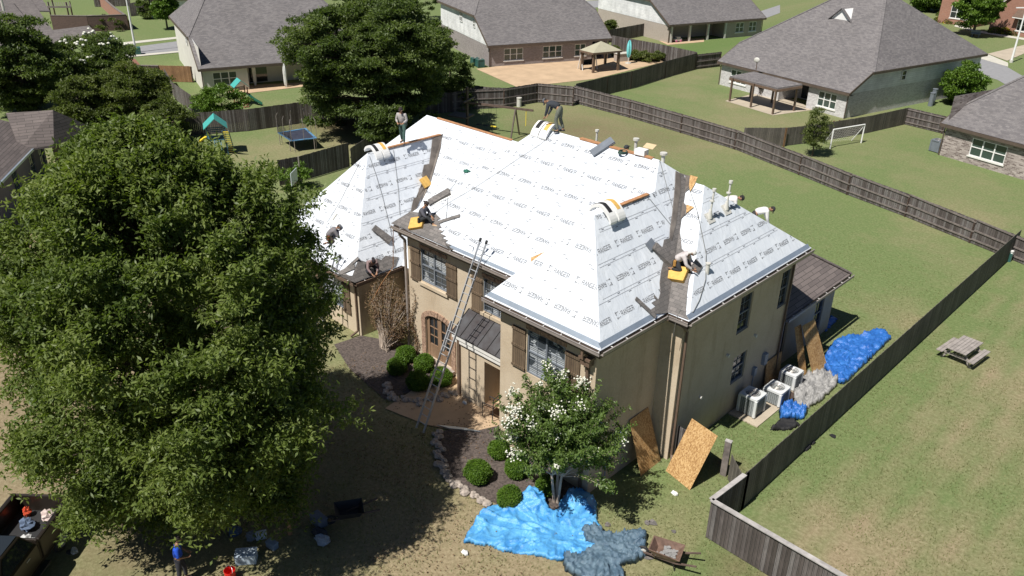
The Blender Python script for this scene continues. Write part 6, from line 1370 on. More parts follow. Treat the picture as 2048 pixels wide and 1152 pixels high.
g = G(366, 1163); person('person in a bright blue shirt at the bottom edge, in the oak shade', tuple(g), 60, J_stand(.0, .1), (.01, .07, .50), (.03, .03, .04), cap=None, s=.98, long=False)
# ------------------------------------------------------------------ pickup truck at the lower left
def truck():
    a = G(20, 1140); b = G(118, 1010); hd = math.atan2((a-b).y, (a-b).x)
    rear = G(104, 1050); t = thing('pickup_truck', 'dark brown pickup truck with a cluttered bed, half under the oak branches', 'truck', (rear.x, rear.y, 0), hd); Wt = WM[t]
    paint = simple('dark_bronze_paint', (.032, .025, .020), .28, .1, 2, metal=.3); B_ = lambda q, n, m, par=t, **k: q.xf(Wt).build(n, m, par, **k)
    # x forward from the tailgate, y to the left, width 1.95
    W2 = .95
    q = MB(); q.bx(0, 5.5, -W2+.05, W2-.05, .42, .62); q.bx(0.02, 1.95, W2-.16, W2, .6, 1.30); q.bx(.02, 1.95, -W2, -W2+.16, .6, 1.30); q.bx(0, .10, -W2+.1, W2-.1, .6, 1.28); q.bx(1.9, 2.0, -W2+.05, W2-.05, .6, 1.3); B_(q, 'bed', paint, bevel=.04)
    q = MB(); q.bx(.1, 1.9, -W2+.16, W2-.16, .62, .68); B_(q, 'bed_floor', M['black'])
    q = MB(); pr_ = [(2.02, .58), (2.02, 1.24), (2.12, 1.30), (2.40, 1.84), (3.35, 1.86), (4.0, 1.30), (5.35, 1.16), (5.6, .95), (5.6, .55)]
    def prof(q, pr_, w0, w1): 
        n = len(pr_); vs = [(x, -(w0 if z < 1.32 else w1), z) for x, z in pr_]+[(x, (w0 if z < 1.32 else w1), z) for x, z in pr_]; q.add(vs, [list(range(n)), list(range(n, 2*n))[::-1]]+[[i, i+n, (i+1) % n+n, (i+1) % n] for i in range(n)])
    prof(q, pr_, W2, .74); B_(q, 'cab', paint, bevel=.05)
    q = MB()
    for s in (-1, 1): q.add([(2.22, s*(W2-.01+.004), 1.36), (3.74, s*(W2-.01+.004), 1.36), (3.3, s*.775, 1.79), (2.48, s*.775, 1.79)], [[0, 1, 2, 3]])
    B_(q, 'side_window', M['glass'])
    q = MB(); q.add([(2.10, -.72, 1.36), (2.10, .72, 1.36), (2.36, .62, 1.80), (2.36, -.62, 1.80)], [[0, 1, 2, 3]]); q.add([(4.02, -.80, 1.34), (4.02, .80, 1.34), (3.42, .66, 1.85), (3.42, -.66, 1.85)], [[0, 1, 2, 3]]); B_(q, 'windscreen', M['glass'])
    q = MB(); q.bx(2.45, 3.3, -.70, .70, 1.862, 1.872); B_(q, 'sunroof', M['glass'])
    for s in (-1, 1):
        q = MB(); q.bx(2.55, 2.72, s*W2-.0+s*.004, s*W2+s*.035, 1.12, 1.15) if s > 0 else q.bx(2.55, 2.72, -W2-.035, -W2-.004, 1.12, 1.15); B_(q, 'door_handle', M['alu'])
        q = MB(); q.ell((3.75, s*(W2+.14), 1.32), .10, .13, .10, 10, 8); B_(q, 'mirror', M['alu'])
        q = MB(); q.bx(1.9, 4.3, *( (W2-.05, W2+.12) if s > 0 else (-W2-.12, -W2+.05)), .38, .44); B_(q, 'running_board', M['black'])
        for x in (1.0, 4.55):
            q = MB(); q.ring((x, s*(W2-.10), .38), .27, .11, 20, 8, 'y'); o = B_(q, 'tyre', M['black']); q = MB(); q.tube((x, s*(W2-.02), .38), (x, s*(W2+.0), .38), .22, 14); B_(q, 'rim', M['alu'], o)
    q = MB(); q.bx(-.08, .02, -W2+.1, W2-.1, .45, .6); B_(q, 'bumper', M['gutter'])
    r_ = random.Random(3); 
    for k, (c, nm, lb) in enumerate((((.55, .45, .42), 'cloth_bundle', 'pale pinkish cloth bundle in the truck bed'), ((.10, .14, .22), 'cloth_bundle', 'blue cloth bundle in the truck bed'), ((.60, .08, .03), 'fuel_can', 'small red can among the oak leaves over the truck bed'), ((.5, .5, .5), 'cloth_bundle', 'grey bundle at the cab end of the truck bed'))):
        p = Wt @ V((.5, .9, .35, 1.6)[k], (.35, -.1, -.4, .3)[k], .85); q = MB(); q.ell(tuple(p), .24 if k != 2 else .12, .2 if k != 2 else .12, .16, 10, 8, lambda d: 1+.25*math.sin(7*d.x+5*d.y+9*d.z)); tag(q.build(nm, cloth('bundle', c)), lb, 'load', 'load in the truck bed')
truck()
# things lying in the shade of the oak
def bucket(px, py, c, lb, r_=.17, h=.36, name='bucket'):
    g = G(px, py); t = thing(name, lb, name.replace('_', ' '), tuple(g), 0, 'buckets and bins in the oak shade'); m_ = simple(name+'_plastic', c, .45, .08, 3); q = MB(); n = 16; vs = []; fs = []
    prof = [(r_*.8, 0), (r_, h), (r_*1.06, h), (r_*1.06, h-.04*h), (r_*1.0, h-.04*h)]
    q.tube(g, g+V(0, 0, .02), r_*.8, n); 
    for k in range(n):
        a0 = 2*math.pi*k/n; a1 = 2*math.pi*(k+1)/n; P = lambda a, rr, z: g+V(math.cos(a)*rr, math.sin(a)*rr, z); q.poly(P(a0, r_*.8, 0), P(a1, r_*.8, 0), P(a1, r_, h), P(a0, r_, h)); q.poly(P(a1, r_*.76, 0.02), P(a0, r_*.76, .02), P(a0, r_*.95, h), P(a1, r_*.95, h)); q.poly(P(a0, r_, h), P(a1, r_, h), P(a1, r_*.95, h), P(a0, r_*.95, h))
    q.build('tub', m_, t); q = MB(); q.path([g+V(math.cos(a)*r_, math.sin(a)*r_*.3, h+math.sin(a)*r_*.7) for a in [math.pi*k/8 for k in range(9)]], .008, 5); q.build('handle', M['alu'], t); return t
bucket(462, 1158, (.70, .02, .015), 'bright red bucket near the bottom edge, in the oak shade')
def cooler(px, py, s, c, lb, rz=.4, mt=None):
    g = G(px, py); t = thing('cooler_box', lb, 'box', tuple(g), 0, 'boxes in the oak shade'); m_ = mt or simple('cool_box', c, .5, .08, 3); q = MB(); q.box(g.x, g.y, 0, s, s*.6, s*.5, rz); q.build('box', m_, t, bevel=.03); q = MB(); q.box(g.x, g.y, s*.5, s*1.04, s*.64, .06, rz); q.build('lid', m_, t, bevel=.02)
cooler(494, 1122, .62, (.42, .50, .58), 'pale blue grey box in broken sun beside the red bucket', .9)
cooler(523, 1076, .34, (.50, .56, .62), 'white corrugated box in the oak shade, above the pale blue one', 1.1)
cooler(545, 1095, .36, (.18, .24, .32), 'darker blue box right of the white corrugated one', .2)
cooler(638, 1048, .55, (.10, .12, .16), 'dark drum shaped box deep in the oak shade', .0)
g = G(580, 1068); t = thing('hand_tool', 'small orange brown object standing in the oak shade', 'tool', tuple(g)); q = MB(); q.tube(g, g+V(0, 0, .45), .07, 8, .05); q.build('body', M['ridgeosb'], t)
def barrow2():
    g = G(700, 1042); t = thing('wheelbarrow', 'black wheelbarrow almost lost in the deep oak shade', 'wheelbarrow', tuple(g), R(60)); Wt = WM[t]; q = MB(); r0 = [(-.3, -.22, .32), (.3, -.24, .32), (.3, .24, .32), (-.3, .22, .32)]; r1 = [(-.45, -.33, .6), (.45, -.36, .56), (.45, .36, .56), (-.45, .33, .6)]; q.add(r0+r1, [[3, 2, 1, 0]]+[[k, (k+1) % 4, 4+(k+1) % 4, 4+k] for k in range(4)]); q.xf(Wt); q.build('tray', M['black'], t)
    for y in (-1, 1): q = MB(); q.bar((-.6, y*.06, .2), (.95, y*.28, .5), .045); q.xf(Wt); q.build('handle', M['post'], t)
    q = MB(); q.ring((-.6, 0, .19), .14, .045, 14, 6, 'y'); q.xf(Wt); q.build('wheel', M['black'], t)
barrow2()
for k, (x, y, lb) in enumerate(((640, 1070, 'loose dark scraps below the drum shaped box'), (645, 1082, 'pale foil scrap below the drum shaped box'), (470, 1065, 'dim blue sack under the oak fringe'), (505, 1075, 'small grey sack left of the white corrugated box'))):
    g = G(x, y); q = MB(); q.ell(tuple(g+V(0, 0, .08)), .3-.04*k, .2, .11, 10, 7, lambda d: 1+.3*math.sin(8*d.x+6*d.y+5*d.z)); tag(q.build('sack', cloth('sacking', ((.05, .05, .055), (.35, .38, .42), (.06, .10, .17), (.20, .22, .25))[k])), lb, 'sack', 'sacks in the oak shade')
g = G(149, 1105); t = thing('lawn_tool', 'small silver and black object lying on the dry lawn beside the truck', 'tool', tuple(g)); q = MB(); q.ell(tuple(g+V(0, 0, .07)), .14, .10, .07, 9, 6, lambda d: 1+.3*math.sin(7*d.x+5*d.y)); q.build('casing', M['alu'], t); q = MB(); q.ell(tuple(g+V(-.08, -.12, .05)), .11, .09, .05, 9, 6); q.build('base', M['black'], t)
g = G(920, 857); q = MB(); q.slab([g+V(-.7, -.55, .06), g+V(-.2, -.35, .06), g+V(.75, .35, .06), g+V(.2, .1, .06), g+V(-.1, -.1, .06)], (0, 0, .03)); tag(q.build('metal_flashing', M['flash']), 'crumpled silver flashing on the edge of the front walk', 'scrap')
g = G(930, 808); q = MB(); q.ell(tuple(g+V(0, 0, .08)), .11, .07, .06, 8, 6, lambda d: 1+.3*math.sin(9*d.x+7*d.y)); tag(q.build('white_bag', M['white']), 'small white bag on the front walk', 'litter', 'litter')
def chair(px, py):
    g = V(-18.75, 18.55, .12); t = thing('porch_chair', 'dark metal framed chair standing at the porch opening', 'chair', tuple(g), R(-80)); Wt = WM[t]; q = MB()
    for x in (-.25, .25):
        q.tube((x, .25, 0), (x, .30, .95), .02, 5); q.tube((x, -.22, 0), (x, -.22, .62), .02, 5); q.tube((x, -.22, .62), (x, .28, .62), .02, 5)
    for z in (.55, .75, .93): q.tube((-.25, .28, z), (.25, .28, z), .02, 5)
    q.xf(Wt).build('frame', M['black'], t); q = MB(); q.bx(-.24, .24, -.22, .25, .40, .45); q.xf(Wt).build('seat', M['door'], t)
chair(0, 0)
# stone edging of the beds
for lb, px in (('rounded stone edging along the front of the flowering tree bed', ((873, 866), (876, 900), (884, 935), (900, 962), (930, 988), (960, 1002), (985, 1012))), ('stone edging around the clipped shrub bed by the front door', ((770, 770), (785, 800), (840, 806), (890, 795), (925, 785)))):
    P = [G(*p) for p in px]; t = thing('stone_edging', lb, 'edging', tuple(P[0]), 0, 'stone edging'); q = MB(); r_ = random.Random(5)
    for i in range(len(P)-1):
        L = (P[i+1]-P[i]).length; k = 0
        while k < L:
            p = P[i].lerp(P[i+1], k/L); s_ = r_.uniform(.11, .19)
            for w_ in range(2): q.ell((p.x+r_.uniform(-.16, .16), p.y+r_.uniform(-.12, .12), .05), s_, s_*r_.uniform(.6, 1), .09, 8, 5, lambda d: 1+.18*math.sin(5*d.x+7*d.y+3*d.z))
            k += s_*1.5
    q.build('stones', M['edge'], t)
# ------------------------------------------------------------------ foliage
def unit(v): return v/np.maximum(np.linalg.norm(v, axis=1, keepdims=True), 1e-6)
def leaves(name, ctr, dirs, n, L, W_, spread, mat, parent, rs, label=None, fold=.25):
    """rosettes: n leaves round each centre, pointing mostly along dirs"""
    N0 = len(ctr); c = np.repeat(ctr, n, 0); d = np.repeat(dirs, n, 0)
    r = unit(rs.normal(size=(N0*n, 3))); ax = unit(d*(1-spread)+r*spread)
    s = unit(np.cross(ax, unit(rs.normal(size=(N0*n, 3))*.6+np.array([0, 0, 1.]))))
    nn = np.cross(s, ax); ln = L*(.65+.6*rs.rand(N0*n, 1)); wd = W_*(.7+.5*rs.rand(N0*n, 1))
    off = rs.normal(size=(N0*n, 3))*L*.25; c = c+off
    p0 = c; p1 = c+ax*ln*.5+s*wd*.5+nn*wd*fold; p2 = c+ax*ln-nn*ln*.15; p3 = c+ax*ln*.5-s*wd*.5+nn*wd*fold
    co = np.stack([p0, p1, p2, p3], 1).reshape(-1, 3); idx = np.arange(len(co))
    return link_np(name, co, idx, 4, mat, parent)
def crown_pts(rs, c, rad, nclump, per, cr, low=-1., shell=.55, jit=.18, flat=.55, squash=None, lobes=5, seed=0):
    """clumps spread through an uneven crown; returns clump centres and leaf centres with outward directions"""
    d = unit(rs.normal(size=(nclump*3, 3))); d = d[d[:, 2] > low][:nclump]; n = len(d)
    lob = 1+jit*(np.sin(d[:, 0]*lobes+seed)*np.cos(d[:, 1]*lobes*.9+seed*2)+.6*np.sin(d[:, 2]*lobes*1.3+seed*3))
    rr_ = (shell+(1-shell)*rs.rand(n)**.6)*lob; cc = d*rr_[:, None]*np.array(rad)+np.array(c)
    k = np.repeat(np.arange(n), per); q = unit(rs.normal(size=(n*per, 3))); q[:, 2] = np.abs(q[:, 2])*.8+q[:, 2]*.2
    out = unit((cc-np.array(c))/np.array(rad)); crr = cr*(.6+.8*rs.rand(n)); pos = cc[k]+q*(crr[k]*rs.rand(n*per)**.35)[:, None]*np.array([1, 1, flat])
    dr = unit(out[k]*.8+q*.5+np.array([0, 0, .35])); return cc, pos, dr
def limbs(mb, base, top, cc, r0, rs, trunk_r, nb=40, forks=.45):
    base = Vector(base); top = Vector(top); mb.tube(base-V(0, 0, .1), base.lerp(top, forks), trunk_r*1.25, 10, trunk_r*.9); mb.tube(base.lerp(top, forks), top, trunk_r*.9, 8, trunk_r*.25)
    sel = rs.permutation(len(cc))[:nb]
    for i in sel:
        e = Vector(cc[i]); f = min(.95, max(.25, (e.z-base.z)/(top.z-base.z+.01)*.75)); s = base.lerp(top, f); m = s.lerp(e, .5)+V(*(rs.normal(size=3)*.2)); m.z += .15*(e-s).length*.3
        mb.tube(s, m, r0*1.0, 5, r0*.6, cap=False); mb.tube(m, e, r0*.6, 4, r0*.2, cap=False)
def tree(label, base, c, rad, nclump, per, cr, mat, leaf=(3, .2, .1), trunk=.15, seed=0, name='tree', group=None, bark='bark', low=-1., shell=.5, jit=.18, extra=None, nb=30, flat=.55, spread=.6):
    rs = np.random.RandomState(seed); t = thing(name, label, 'tree' if 'shrub' not in name else 'shrub', tuple(base), 0, group)
    cc, pos, dr = crown_pts(rs, c, rad, nclump, per, cr, low, shell, jit, flat, seed=seed)
    if extra is not None: e1_, e2_, e3_ = extra(rs); cc = np.vstack([cc, e1_]); pos = np.vstack([pos, e2_]); dr = np.vstack([dr, e3_])
    mb = MB(); limbs(mb, base, (c[0], c[1], c[2]+rad[2]*.55), cc, trunk*.28, rs, trunk, nb); mb.build('trunk', M[bark], t)
    leaves('crown', pos, dr, leaf[0], leaf[1], leaf[2], spread, M[mat], t, rs); return t, cc
# the large oak at the left
oc = CAM+24.0*(RW @ np.array([(330-1024)/_F, (645-576)/_F, 1])); ob = V(oc[0]+.3, oc[1]+.2, 0)
def oak():
    rs = np.random.RandomState(5); t = thing('oak_tree', 'very large bright green oak filling the left of the view in front of the house', 'tree', (ob.x, ob.y, 0))
    c = np.array([oc[0], oc[1], 6.6]); rad = np.array([4.95, 4.6, 5.6])
    n0 = 1750; h = rs.rand(n0)**1.12; th = rs.rand(n0)*2*math.pi; wz = np.interp(h, [0, .12, .3, .5, .7, .86, 1], [.45, .78, .98, 1.0, .88, .64, .22])
    lob = 1+.12*np.sin(th*3+h*5)+.09*np.sin(th*7-h*9+1)+.05*rs.normal(size=n0); rr_ = 5.25*wz*lob*(.12+.88*rs.rand(n0)**.42)
    cc = np.stack([c[0]+.35-.45*h+np.cos(th)*rr_, c[1]+np.sin(th)*rr_*.88, 1.7+h*10.6], 1)
    keep = np.array([mnoise.noise(Vector(p)*.62)+.15*(p[2]-c[2])/6 > -.16 for p in cc]); cc = cc[keep]; n = len(cc)
    out = unit(cc-(c-np.array([0, 0, 1.5]))); side = unit(np.cross(out, [0, 0, 1])); tilt = np.array([0, 0, 1.])
    per = 84; k = np.repeat(np.arange(n), per); a = rs.normal(size=(n*per, 3))
    L1 = (.48+.42*rs.rand(n))[k]; pos = cc[k]+out[k]*(a[:, :1]*.42*L1[:, None])+side[k]*(a[:, 1:2]*.42*L1[:, None])+tilt*(a[:, 2:]*.13)
    pos[:, 2] -= .22*np.abs(a[:, 0])*.5; pos = pos[pos[:, 2] > .5]; dr = unit(np.repeat(out, per, 0)[:len(pos)]*.55+rs.normal(size=(len(pos), 3))*.45+np.array([0, 0, .25]))
    mb = MB(); tb = Vector((ob.x, ob.y, 0)); tp = Vector((c[0], c[1], 11.6)); limbs(mb, tb, tp, cc, .05, rs, .26, 200, .3); mb.build('trunk', M['bark'], t)
    leaves('crown', pos, dr, 4, .165, .062, .75, M['oak'], t, rs, fold=.2)
oak()
def CR(px, py, rx, ry, zf=1.05):             # crown seen at a photo spot, standing just clear of the ground
    for k in range(200):
        d = 25+k*.6; c = CAM+d*(RW @ np.array([(px-1024)/_F, (py-576)/_F, 1])); r_ = ry/_F*d
        if c[2] < r_*zf: break
    return V(c[0], c[1], 0), (c[0], c[1], c[2]), (rx/_F*d, rx/_F*d, r_)
# tall tree behind the house
b, c_, r_ = CR(750, 128, 150, 150, .98); tree('broad dark green tree behind the house, crown reaching the top edge', b, c_, (r_[0], r_[1]*1.0, r_[2]), 560, 110, .85, 'leafdark', (3, .25, .11), .35, 2, nb=90, shell=.4, jit=.22, low=-.75)
q_ = CR(900, 165, 48, 62, .8); tree('right hand lobe of dark crown near the shaded back fence', q_[0], q_[1], q_[2], 90, 80, .6, 'leafdark', (3, .22, .10), .14, 33)
b = G(745, 330); tree('lower leafy tree in front of the broad dark tree, beside the net fence', G(772, 300), (G(772, 300).x, G(772, 300).y, 2.2), (1.9, 1.9, 1.6), 60, 60, .5, 'leafdark', (3, .22, .1), .1, 12, name='small_tree')
b, c_, r_ = CR(38, 135, 78, 88); tree('dense dark tree at the left edge, below the gabled roof', b, c_, r_, 200, 90, .8, 'leafdark', (3, .26, .12), .3, 3, nb=40)
b, c_, r_ = CR(192, 128, 72, 62); tree('round tree with white flower tips behind the olive crowns', b, c_, r_, 200, 80, .7, 'leafdark', (3, .22, .10), .2, 4, nb=40)
tw = COL.objects[-1] if False else None
rs_ = np.random.RandomState(8); bt = [o for o in COL.objects if o.get('label', '').startswith('round tree with white')][0]
d_ = unit(rs_.normal(size=(60, 3))); d_ = d_[(d_[:, 2] > .25)]; pts_ = d_*np.array(r_)*1.0+np.array(c_); q = MB()
for p in pts_[:34]:
    for k in range(4): q.ell((p[0]+rs_.normal()*.2, p[1]+rs_.normal()*.2, p[2]+rs_.normal()*.1), .14, .14, .10, 6, 4)
q.build('flower', M['blossom'], bt)
b, c_, r_ = CR(262, 190, 72, 62); tree('olive green tree left of the leaning grey fence', b, c_, r_, 200, 80, .6, 'leafolive', (3, .2, .09), .18, 6, nb=40)
b, c_, r_ = CR(160, 215, 48, 52); tree('olive green tree above the brown shingled house', b, c_, r_, 120, 70, .55, 'leafolive', (3, .2, .09), .14, 7)
b, c_, r_ = CR(330, 245, 48, 40); tree('yellow green bushy tree touching the top of the oak', b, c_, r_, 80, 70, .5, 'leafolive', (3, .18, .08), .12, 9)
b, c_, r_ = CR(318, 165, 17, 22); tree('small dark tree by the new cedar fence', b, c_, r_, 40, 60, .4, 'leafdark', (3, .2, .09), .1, 10, name='small_tree')
tree('bare grey shrub left of the leaning grey fence', G(292, 185), (G(292, 185).x, G(292, 185).y, 1.2), (1.2, 1.4, 1.0), 40, 14, .4, 'leafdry', (2, .12, .04), .06, 11, name='shrub', nb=38)
tree('round green shrub behind the trampoline fence, left of the brown play tower', G(447, 240), (G(447, 240).x, G(447, 240).y, 1.5), (1.5, 2.2, 1.2), 80, 60, .45, 'leafbright', (3, .20, .08), .08, 13, name='shrub')
tree('young thin tree beside the football goal', G(1624, 312), (G(1624, 312).x, G(1624, 312).y, 2.1), (.75, .75, 1.6), 55, 34, .35, 'leafolive', (3, .15, .06), .05, 14, name='young_tree', nb=30)
tree('upright bright shrub at the far corner of the whitewashed house', G(1918, 208), (G(1918, 208).x, G(1918, 208).y, 1.9), (1.5, 2.2, 1.8), 90, 60, .5, 'leafbright', (3, .24, .12), .1, 15, name='shrub')
tree('round street tree casting its shade on the far lawn', G(1945, 72), (G(1945, 72).x, G(1945, 72).y, 4.6), (2.9, 2.9, 3.5), 170, 80, .7, 'leafbright', (3, .34, .16), .16, 16)
tree('round tree cut by the top edge, left of the first red brick house', G(1850, 22), (G(1850, 22).x, G(1850, 22).y, 2.6), (3.0, 3.0, 3.0), 120, 70, .7, 'leafbright', (3, .34, .16), .14, 17)
tree('young green tree on the far lawn before the white house', G(335, 58), (G(335, 58).x, G(335, 58).y, 3.2), (1.5, 1.5, 2.6), 90, 60, .5, 'leafbright', (3, .28, .12), .1, 18)
for x, y, h, lb in ((293, 38, 3.0, 'dark cone shaped shrub at the corner of the white house'), (348, 32, 4.0, 'slim dark column shrub beside the white house porch'), (836, 40, 6, 'dim tree behind the broad dark crown at the top edge')):
    g = G(x, y); tree(lb, g, (g.x, g.y, h*.5), (.9 if h < 6 else 3, .9 if h < 6 else 3, h*.5), 50, 50, .4, 'leafdark', (3, .22, .1), .08, int(x), name='conifer' if h < 6 else 'tree')
for x, y, rx, lb in ((1218, 66, .8, 'small green shrub by the tan brick side wall'), (862, 118, 1.5, 'shrub at the corner behind the patio house garage'), (215, 60, 2.6, 'pale green shrub in front of the dark brick wall')):
    g = G(x, y); tree(lb, g, (g.x, g.y, .8), (rx, rx, .8), 40, 50, .35, 'leafolive', (3, .2, .1), .05, int(x), name='shrub')
for k, (x, y, lb) in enumerate(((1267, 120, 'leftmost low shrub right of the turquoise umbrella'), (1277, 122, 'second low shrub right of the umbrella'), (1290, 122, 'third low shrub along the grey fence'), (1302, 125, 'fourth low shrub along the grey fence'), (1314, 122, 'rightmost low shrub in the corner of the patio yard'), (1232, 112, 'tall shrub behind the stone counter'))):
    g = G(x, y); tree(lb, g, (g.x, g.y, .5), (.7, .7, .55), 22, 40, .25, 'leafolive', (3, .16, .07), .04, 40+k, name='shrub', group='low shrubs on the patio house bed')
for k, (x, y, c_, lb) in enumerate(((1880, 44, 'yel', 'yellow flowering plant left under the red brick window'), (1898, 47, 'yel', 'yellow flowering plant right under the red brick window'), (1922, 50, 'wh', 'white flowering plant beside the round street tree'), (1990, 66, 'gr', 'dry ornamental grass left of the awning window'), (2008, 68, 'yel', 'yellow flowering plant below the awning window'), (1885, 32, 'gr', 'rounded green bush at the corner of the first red brick house'), (2030, 70, 'gr', 'green bush right of the awning window'))):
    g = G(x, y); m_ = {'yel': yel, 'wh': M['blossom'], 'gr': M['leafolive']}[c_]; rs = np.random.RandomState(k); n = 260; dd = unit(rs.normal(size=(n, 3))); dd[:, 2] = abs(dd[:, 2]); t = thing('garden_plant', lb, 'plant', tuple(g), 0, 'plants in front of the red brick houses')
    leaves('foliage', dd*np.array([.9, .9, .7])+np.array(g), dd, 3, .2, .1, .5, M['leafolive'], t, rs)
    if c_ != 'gr': leaves('flower', dd[:60]*np.array([.8, .8, .75])+np.array(g), dd[:60], 3, .2, .2, .5, m_, t, rs)
# clipped round shrubs
BX = ((812, 722, .40, 'clipped round shrub nearest the house corner, back of the door bed'), (795, 745, .40, 'clipped round shrub at the left of the door bed'), (848, 740, .41, 'clipped round shrub in front of the double door'), (883, 768, .42, 'shaded clipped round shrub behind the long ladder'), (836, 776, .42, 'clipped round shrub lying in deep shade below the door bed trio'),
      (956, 960, .44, 'largest clipped round shrub, left in the flowering tree bed'), (998, 912, .36, 'clipped round shrub between the walk and the flowering tree'), (1034, 950, .40, 'clipped round shrub half under the flowering tree'), (1018, 1008, .38, 'clipped round shrub nearest the blue tarp'), (1093, 985, .36, 'clipped round shrub behind the flowering tree trunks'))
for k, (x, y, r_, lb) in enumerate(BX):
    g = G(x, y); rs = np.random.RandomState(70+k); t = thing('round_shrub', lb, 'shrub', tuple(g), 0, 'clipped round shrubs'); n = 3000; dd = unit(rs.normal(size=(n, 3))); rr_ = r_*(1+.05*np.sin(dd[:, 0]*5+k)+.05*np.sin(dd[:, 2]*6+dd[:, 1]*5+k)+.02*rs.normal(size=n)); p = dd*rr_[:, None]*np.array([1, 1, .88])+np.array([g.x, g.y, r_*.80])
    p = p[p[:, 2] > .01]; leaves('foliage', p, dd[:len(p)] if len(p) == n else unit(p-np.array([g.x, g.y, r_*.8])), 2, .06, .028, .6, M['leafbox'], t, rs)
    q = MB(); q.ell((g.x, g.y, r_*.80), r_*.93, r_*.93, r_*.82, 16, 10); q.tube((g.x, g.y, 0), (g.x, g.y, .2), .03, 6); q.build('stem_mass', M['leafbox'], t)
# flowering tree in front
def myrtle():
    g = G(1112, 1004); rs = np.random.RandomState(21); t = thing('flowering_tree', 'crape myrtle like tree with white flower heads in front of the house corner', 'tree', tuple(g)); cl = CAM+17.2*(RW @ np.array([(1113-1024)/_F, (822-576)/_F, 1]))
    c = V(g.x-.05, g.y+.25, 2.75); mb = MB(); tips = []
    for a, o in ((0, .12), (2.2, .15), (4.3, .14)): mb.tube(g+V(math.cos(a)*.06, math.sin(a)*.06, -.05), g+V(math.cos(a)*o*1.5, math.sin(a)*o*1.5, 1.25), .055, 8, .04)
    q0 = [g+V(math.cos(a)*.2, math.sin(a)*.2, 1.2) for a in (0, 2.2, 4.3)]
    lp = []; ld = []; fl = []
    for i in range(170):
        d = unit(rs.normal(size=(1, 3)))[0]; d[2] = abs(d[2])*1.0-.35*rs.rand(); s = q0[i % 3]; L = rs.uniform(.55, 1.22)
        e = V(c.x+d[0]*2.25*L, c.y-.1+d[1]*1.85*L, c.z+.05+d[2]*2.35*L); 
        if e.z < .95: continue
        if e.y > 17.5 and e.x < -13.2: e.y = 17.5
        m = s.lerp(e, .55)+V(0, 0, .25); n_ = 22; pr0 = None
        for k in range(n_+1):
            f = k/n_; p = s.lerp(m, f).lerp(m.lerp(e, f), f)
            if pr0 is not None and k % 4 == 0: mb.tube(pr1, p, .016*(1-f)+.005, 4, .016*(1-f)+.004, cap=False)
            if k % 4 == 0: pr1 = p.copy()
            pr0 = p
            if f > .35:
                tg = (e-s).normalized()
                for sdd in (-1, 1):
                    for rep in range(2):
                        lat = tg.cross(V(*rs.normal(size=3))).normalized(); lp.append(tuple(p+V(*(rs.normal(size=3)*.02)))); ld.append(tuple((lat+tg*.35).normalized()))
        # side twigs
        for k in range(3):
            b0 = m.lerp(e, .3+.6*rs.rand()); dv = V(*rs.normal(size=3)).normalized()*.32+ (e-s).normalized()*.15
            for j in range(7):
                p = b0+dv*(j/6)
                for rep in range(2): lat = dv.cross(V(*rs.normal(size=3))).normalized(); lp.append(tuple(p)); ld.append(tuple((lat+dv.normalized()*.3).normalized()))
        if rs.rand() < (.36 if d[0] < .1 else .16): fl.append(e)
    mb.build('trunk', M['barkpale'], t); leaves('crown', np.array(lp), np.array(ld), 2, .11, .05, .15, M['leafmyrtle'], t, rs)
    q = MB()
    for e in fl:
        big = rs.rand() < .45
        for k in range(48 if big else 12): o = rs.normal(size=3)*(.12 if big else .055); q.ell((e.x+o[0], e.y+o[1], e.z+o[2]*.9-.02), .03, .03, .025, 6, 4, lambda d: 1+.3*math.sin(9*d.x+8*d.y))
    q.build('flower_head', M['blossom'], t, True)
myrtle()
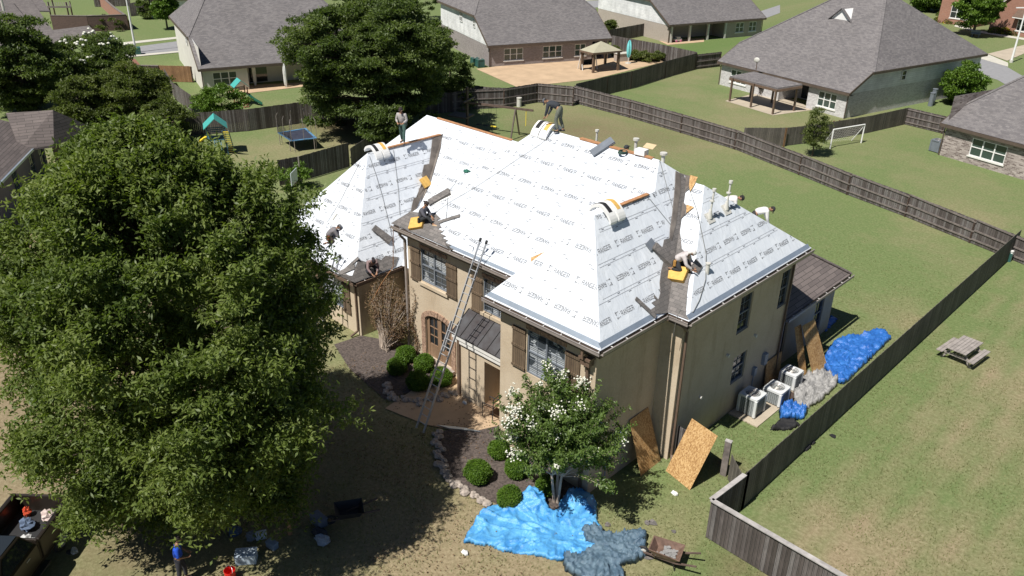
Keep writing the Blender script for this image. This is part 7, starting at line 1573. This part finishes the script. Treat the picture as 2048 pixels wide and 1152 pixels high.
# brown leaved shrub tree between wing and house
def dry():
    g = G(770, 700); rs = np.random.RandomState(31); t = thing('dry_shrub', 'straggling shrub tree with brown dry leaves between the garage wing and the house', 'tree', tuple(g)); c = V(g.x+.0, g.y+.55, 1.95); mb = MB(); lp = []; ld = []
    for i in range(130):
        d = unit(rs.normal(size=(1, 3)))[0]; e = V(c.x+d[0]*1.35, c.y+d[1]*.75, c.z+d[2]*1.35)
        if e.z < .3: continue
        s = g+V(rs.normal()*.1, rs.normal()*.05, .05); m = V((s.x+e.x)/2+rs.normal()*.15, (s.y+e.y)/2, e.z*.62); mb.tube(s, m, .020, 5, .013, cap=False); mb.tube(m, e, .013, 4, .004, cap=False)
        for k in range(34):
            f = .25+.75*rs.rand(); p = m.lerp(e, f); lp.append((p.x+rs.normal()*.11, p.y+rs.normal()*.09, p.z+rs.normal()*.10)); ld.append(tuple(rs.normal(size=3)))
    mb.build('stem', M['barkpale'], t); leaves('foliage', np.array(lp), unit(np.array(ld)), 2, .085, .035, .6, M['leafdry'], t, rs)
dry()
# pink flowering shrub by the hoop and vine on the wall
g = G(592, 378); tree('leafy shrub with pink blossom by the basketball hoop', g, (g.x, g.y, .9), (.8, 1.0, .9), 30, 50, .3, 'leafbright', (3, .14, .06), .04, 90, name='shrub')
rs = np.random.RandomState(55); t = thing('climbing_vine', 'thin vine climbing the lit wall left of the double door', 'plant', (-24.3, 19.4, 0)); n = 900; z = rs.rand(n)*3.2; x = -24.35+.14*np.sin(z*3)+rs.normal(size=n)*.10*(1.1-z/3.2*.6); keep = rs.rand(n) < (1.1-z/3.4); p = np.stack([x, np.full(n, 19.45)-rs.rand(n)*.05, z+.1], 1)[keep]
leaves('foliage', p, unit(np.tile([0, -1., .2], (len(p), 1))+rs.normal(size=(len(p), 3))*.5), 1, .07, .04, .4, M['leafdry'], t, rs); q = MB(); q.path([(-24.35+.14*math.sin(k*.3*3), 19.47, k*.3) for k in range(11)], .012, 4); q.build('stem', M['bark'], t)

def litter():
    rs = np.random.RandomState(61); n = 5200; x = -26+14.5*rs.rand(n); y = 8+11.3*rs.rand(n); k = fbm(x, y, 1.7, 91, 3) > .45; k &= ~((x > -24.7) & (y > 19.4)) & ~((x > -17.6) & (y > 17.6)); x = x[k]; y = y[k]; n = len(x)
    p = np.stack([x, y, np.full(n, .045)], 1); d = unit(np.stack([rs.normal(size=n), rs.normal(size=n), .15*rs.normal(size=n)], 1)); o = leaves('fallen_leaves', p, d, 1, .07, .045, .1, M['leafdry'], None, rs); tag(o, 'dry fallen leaves scattered over the front lawn and beds', 'leaves', kind='stuff')
litter()
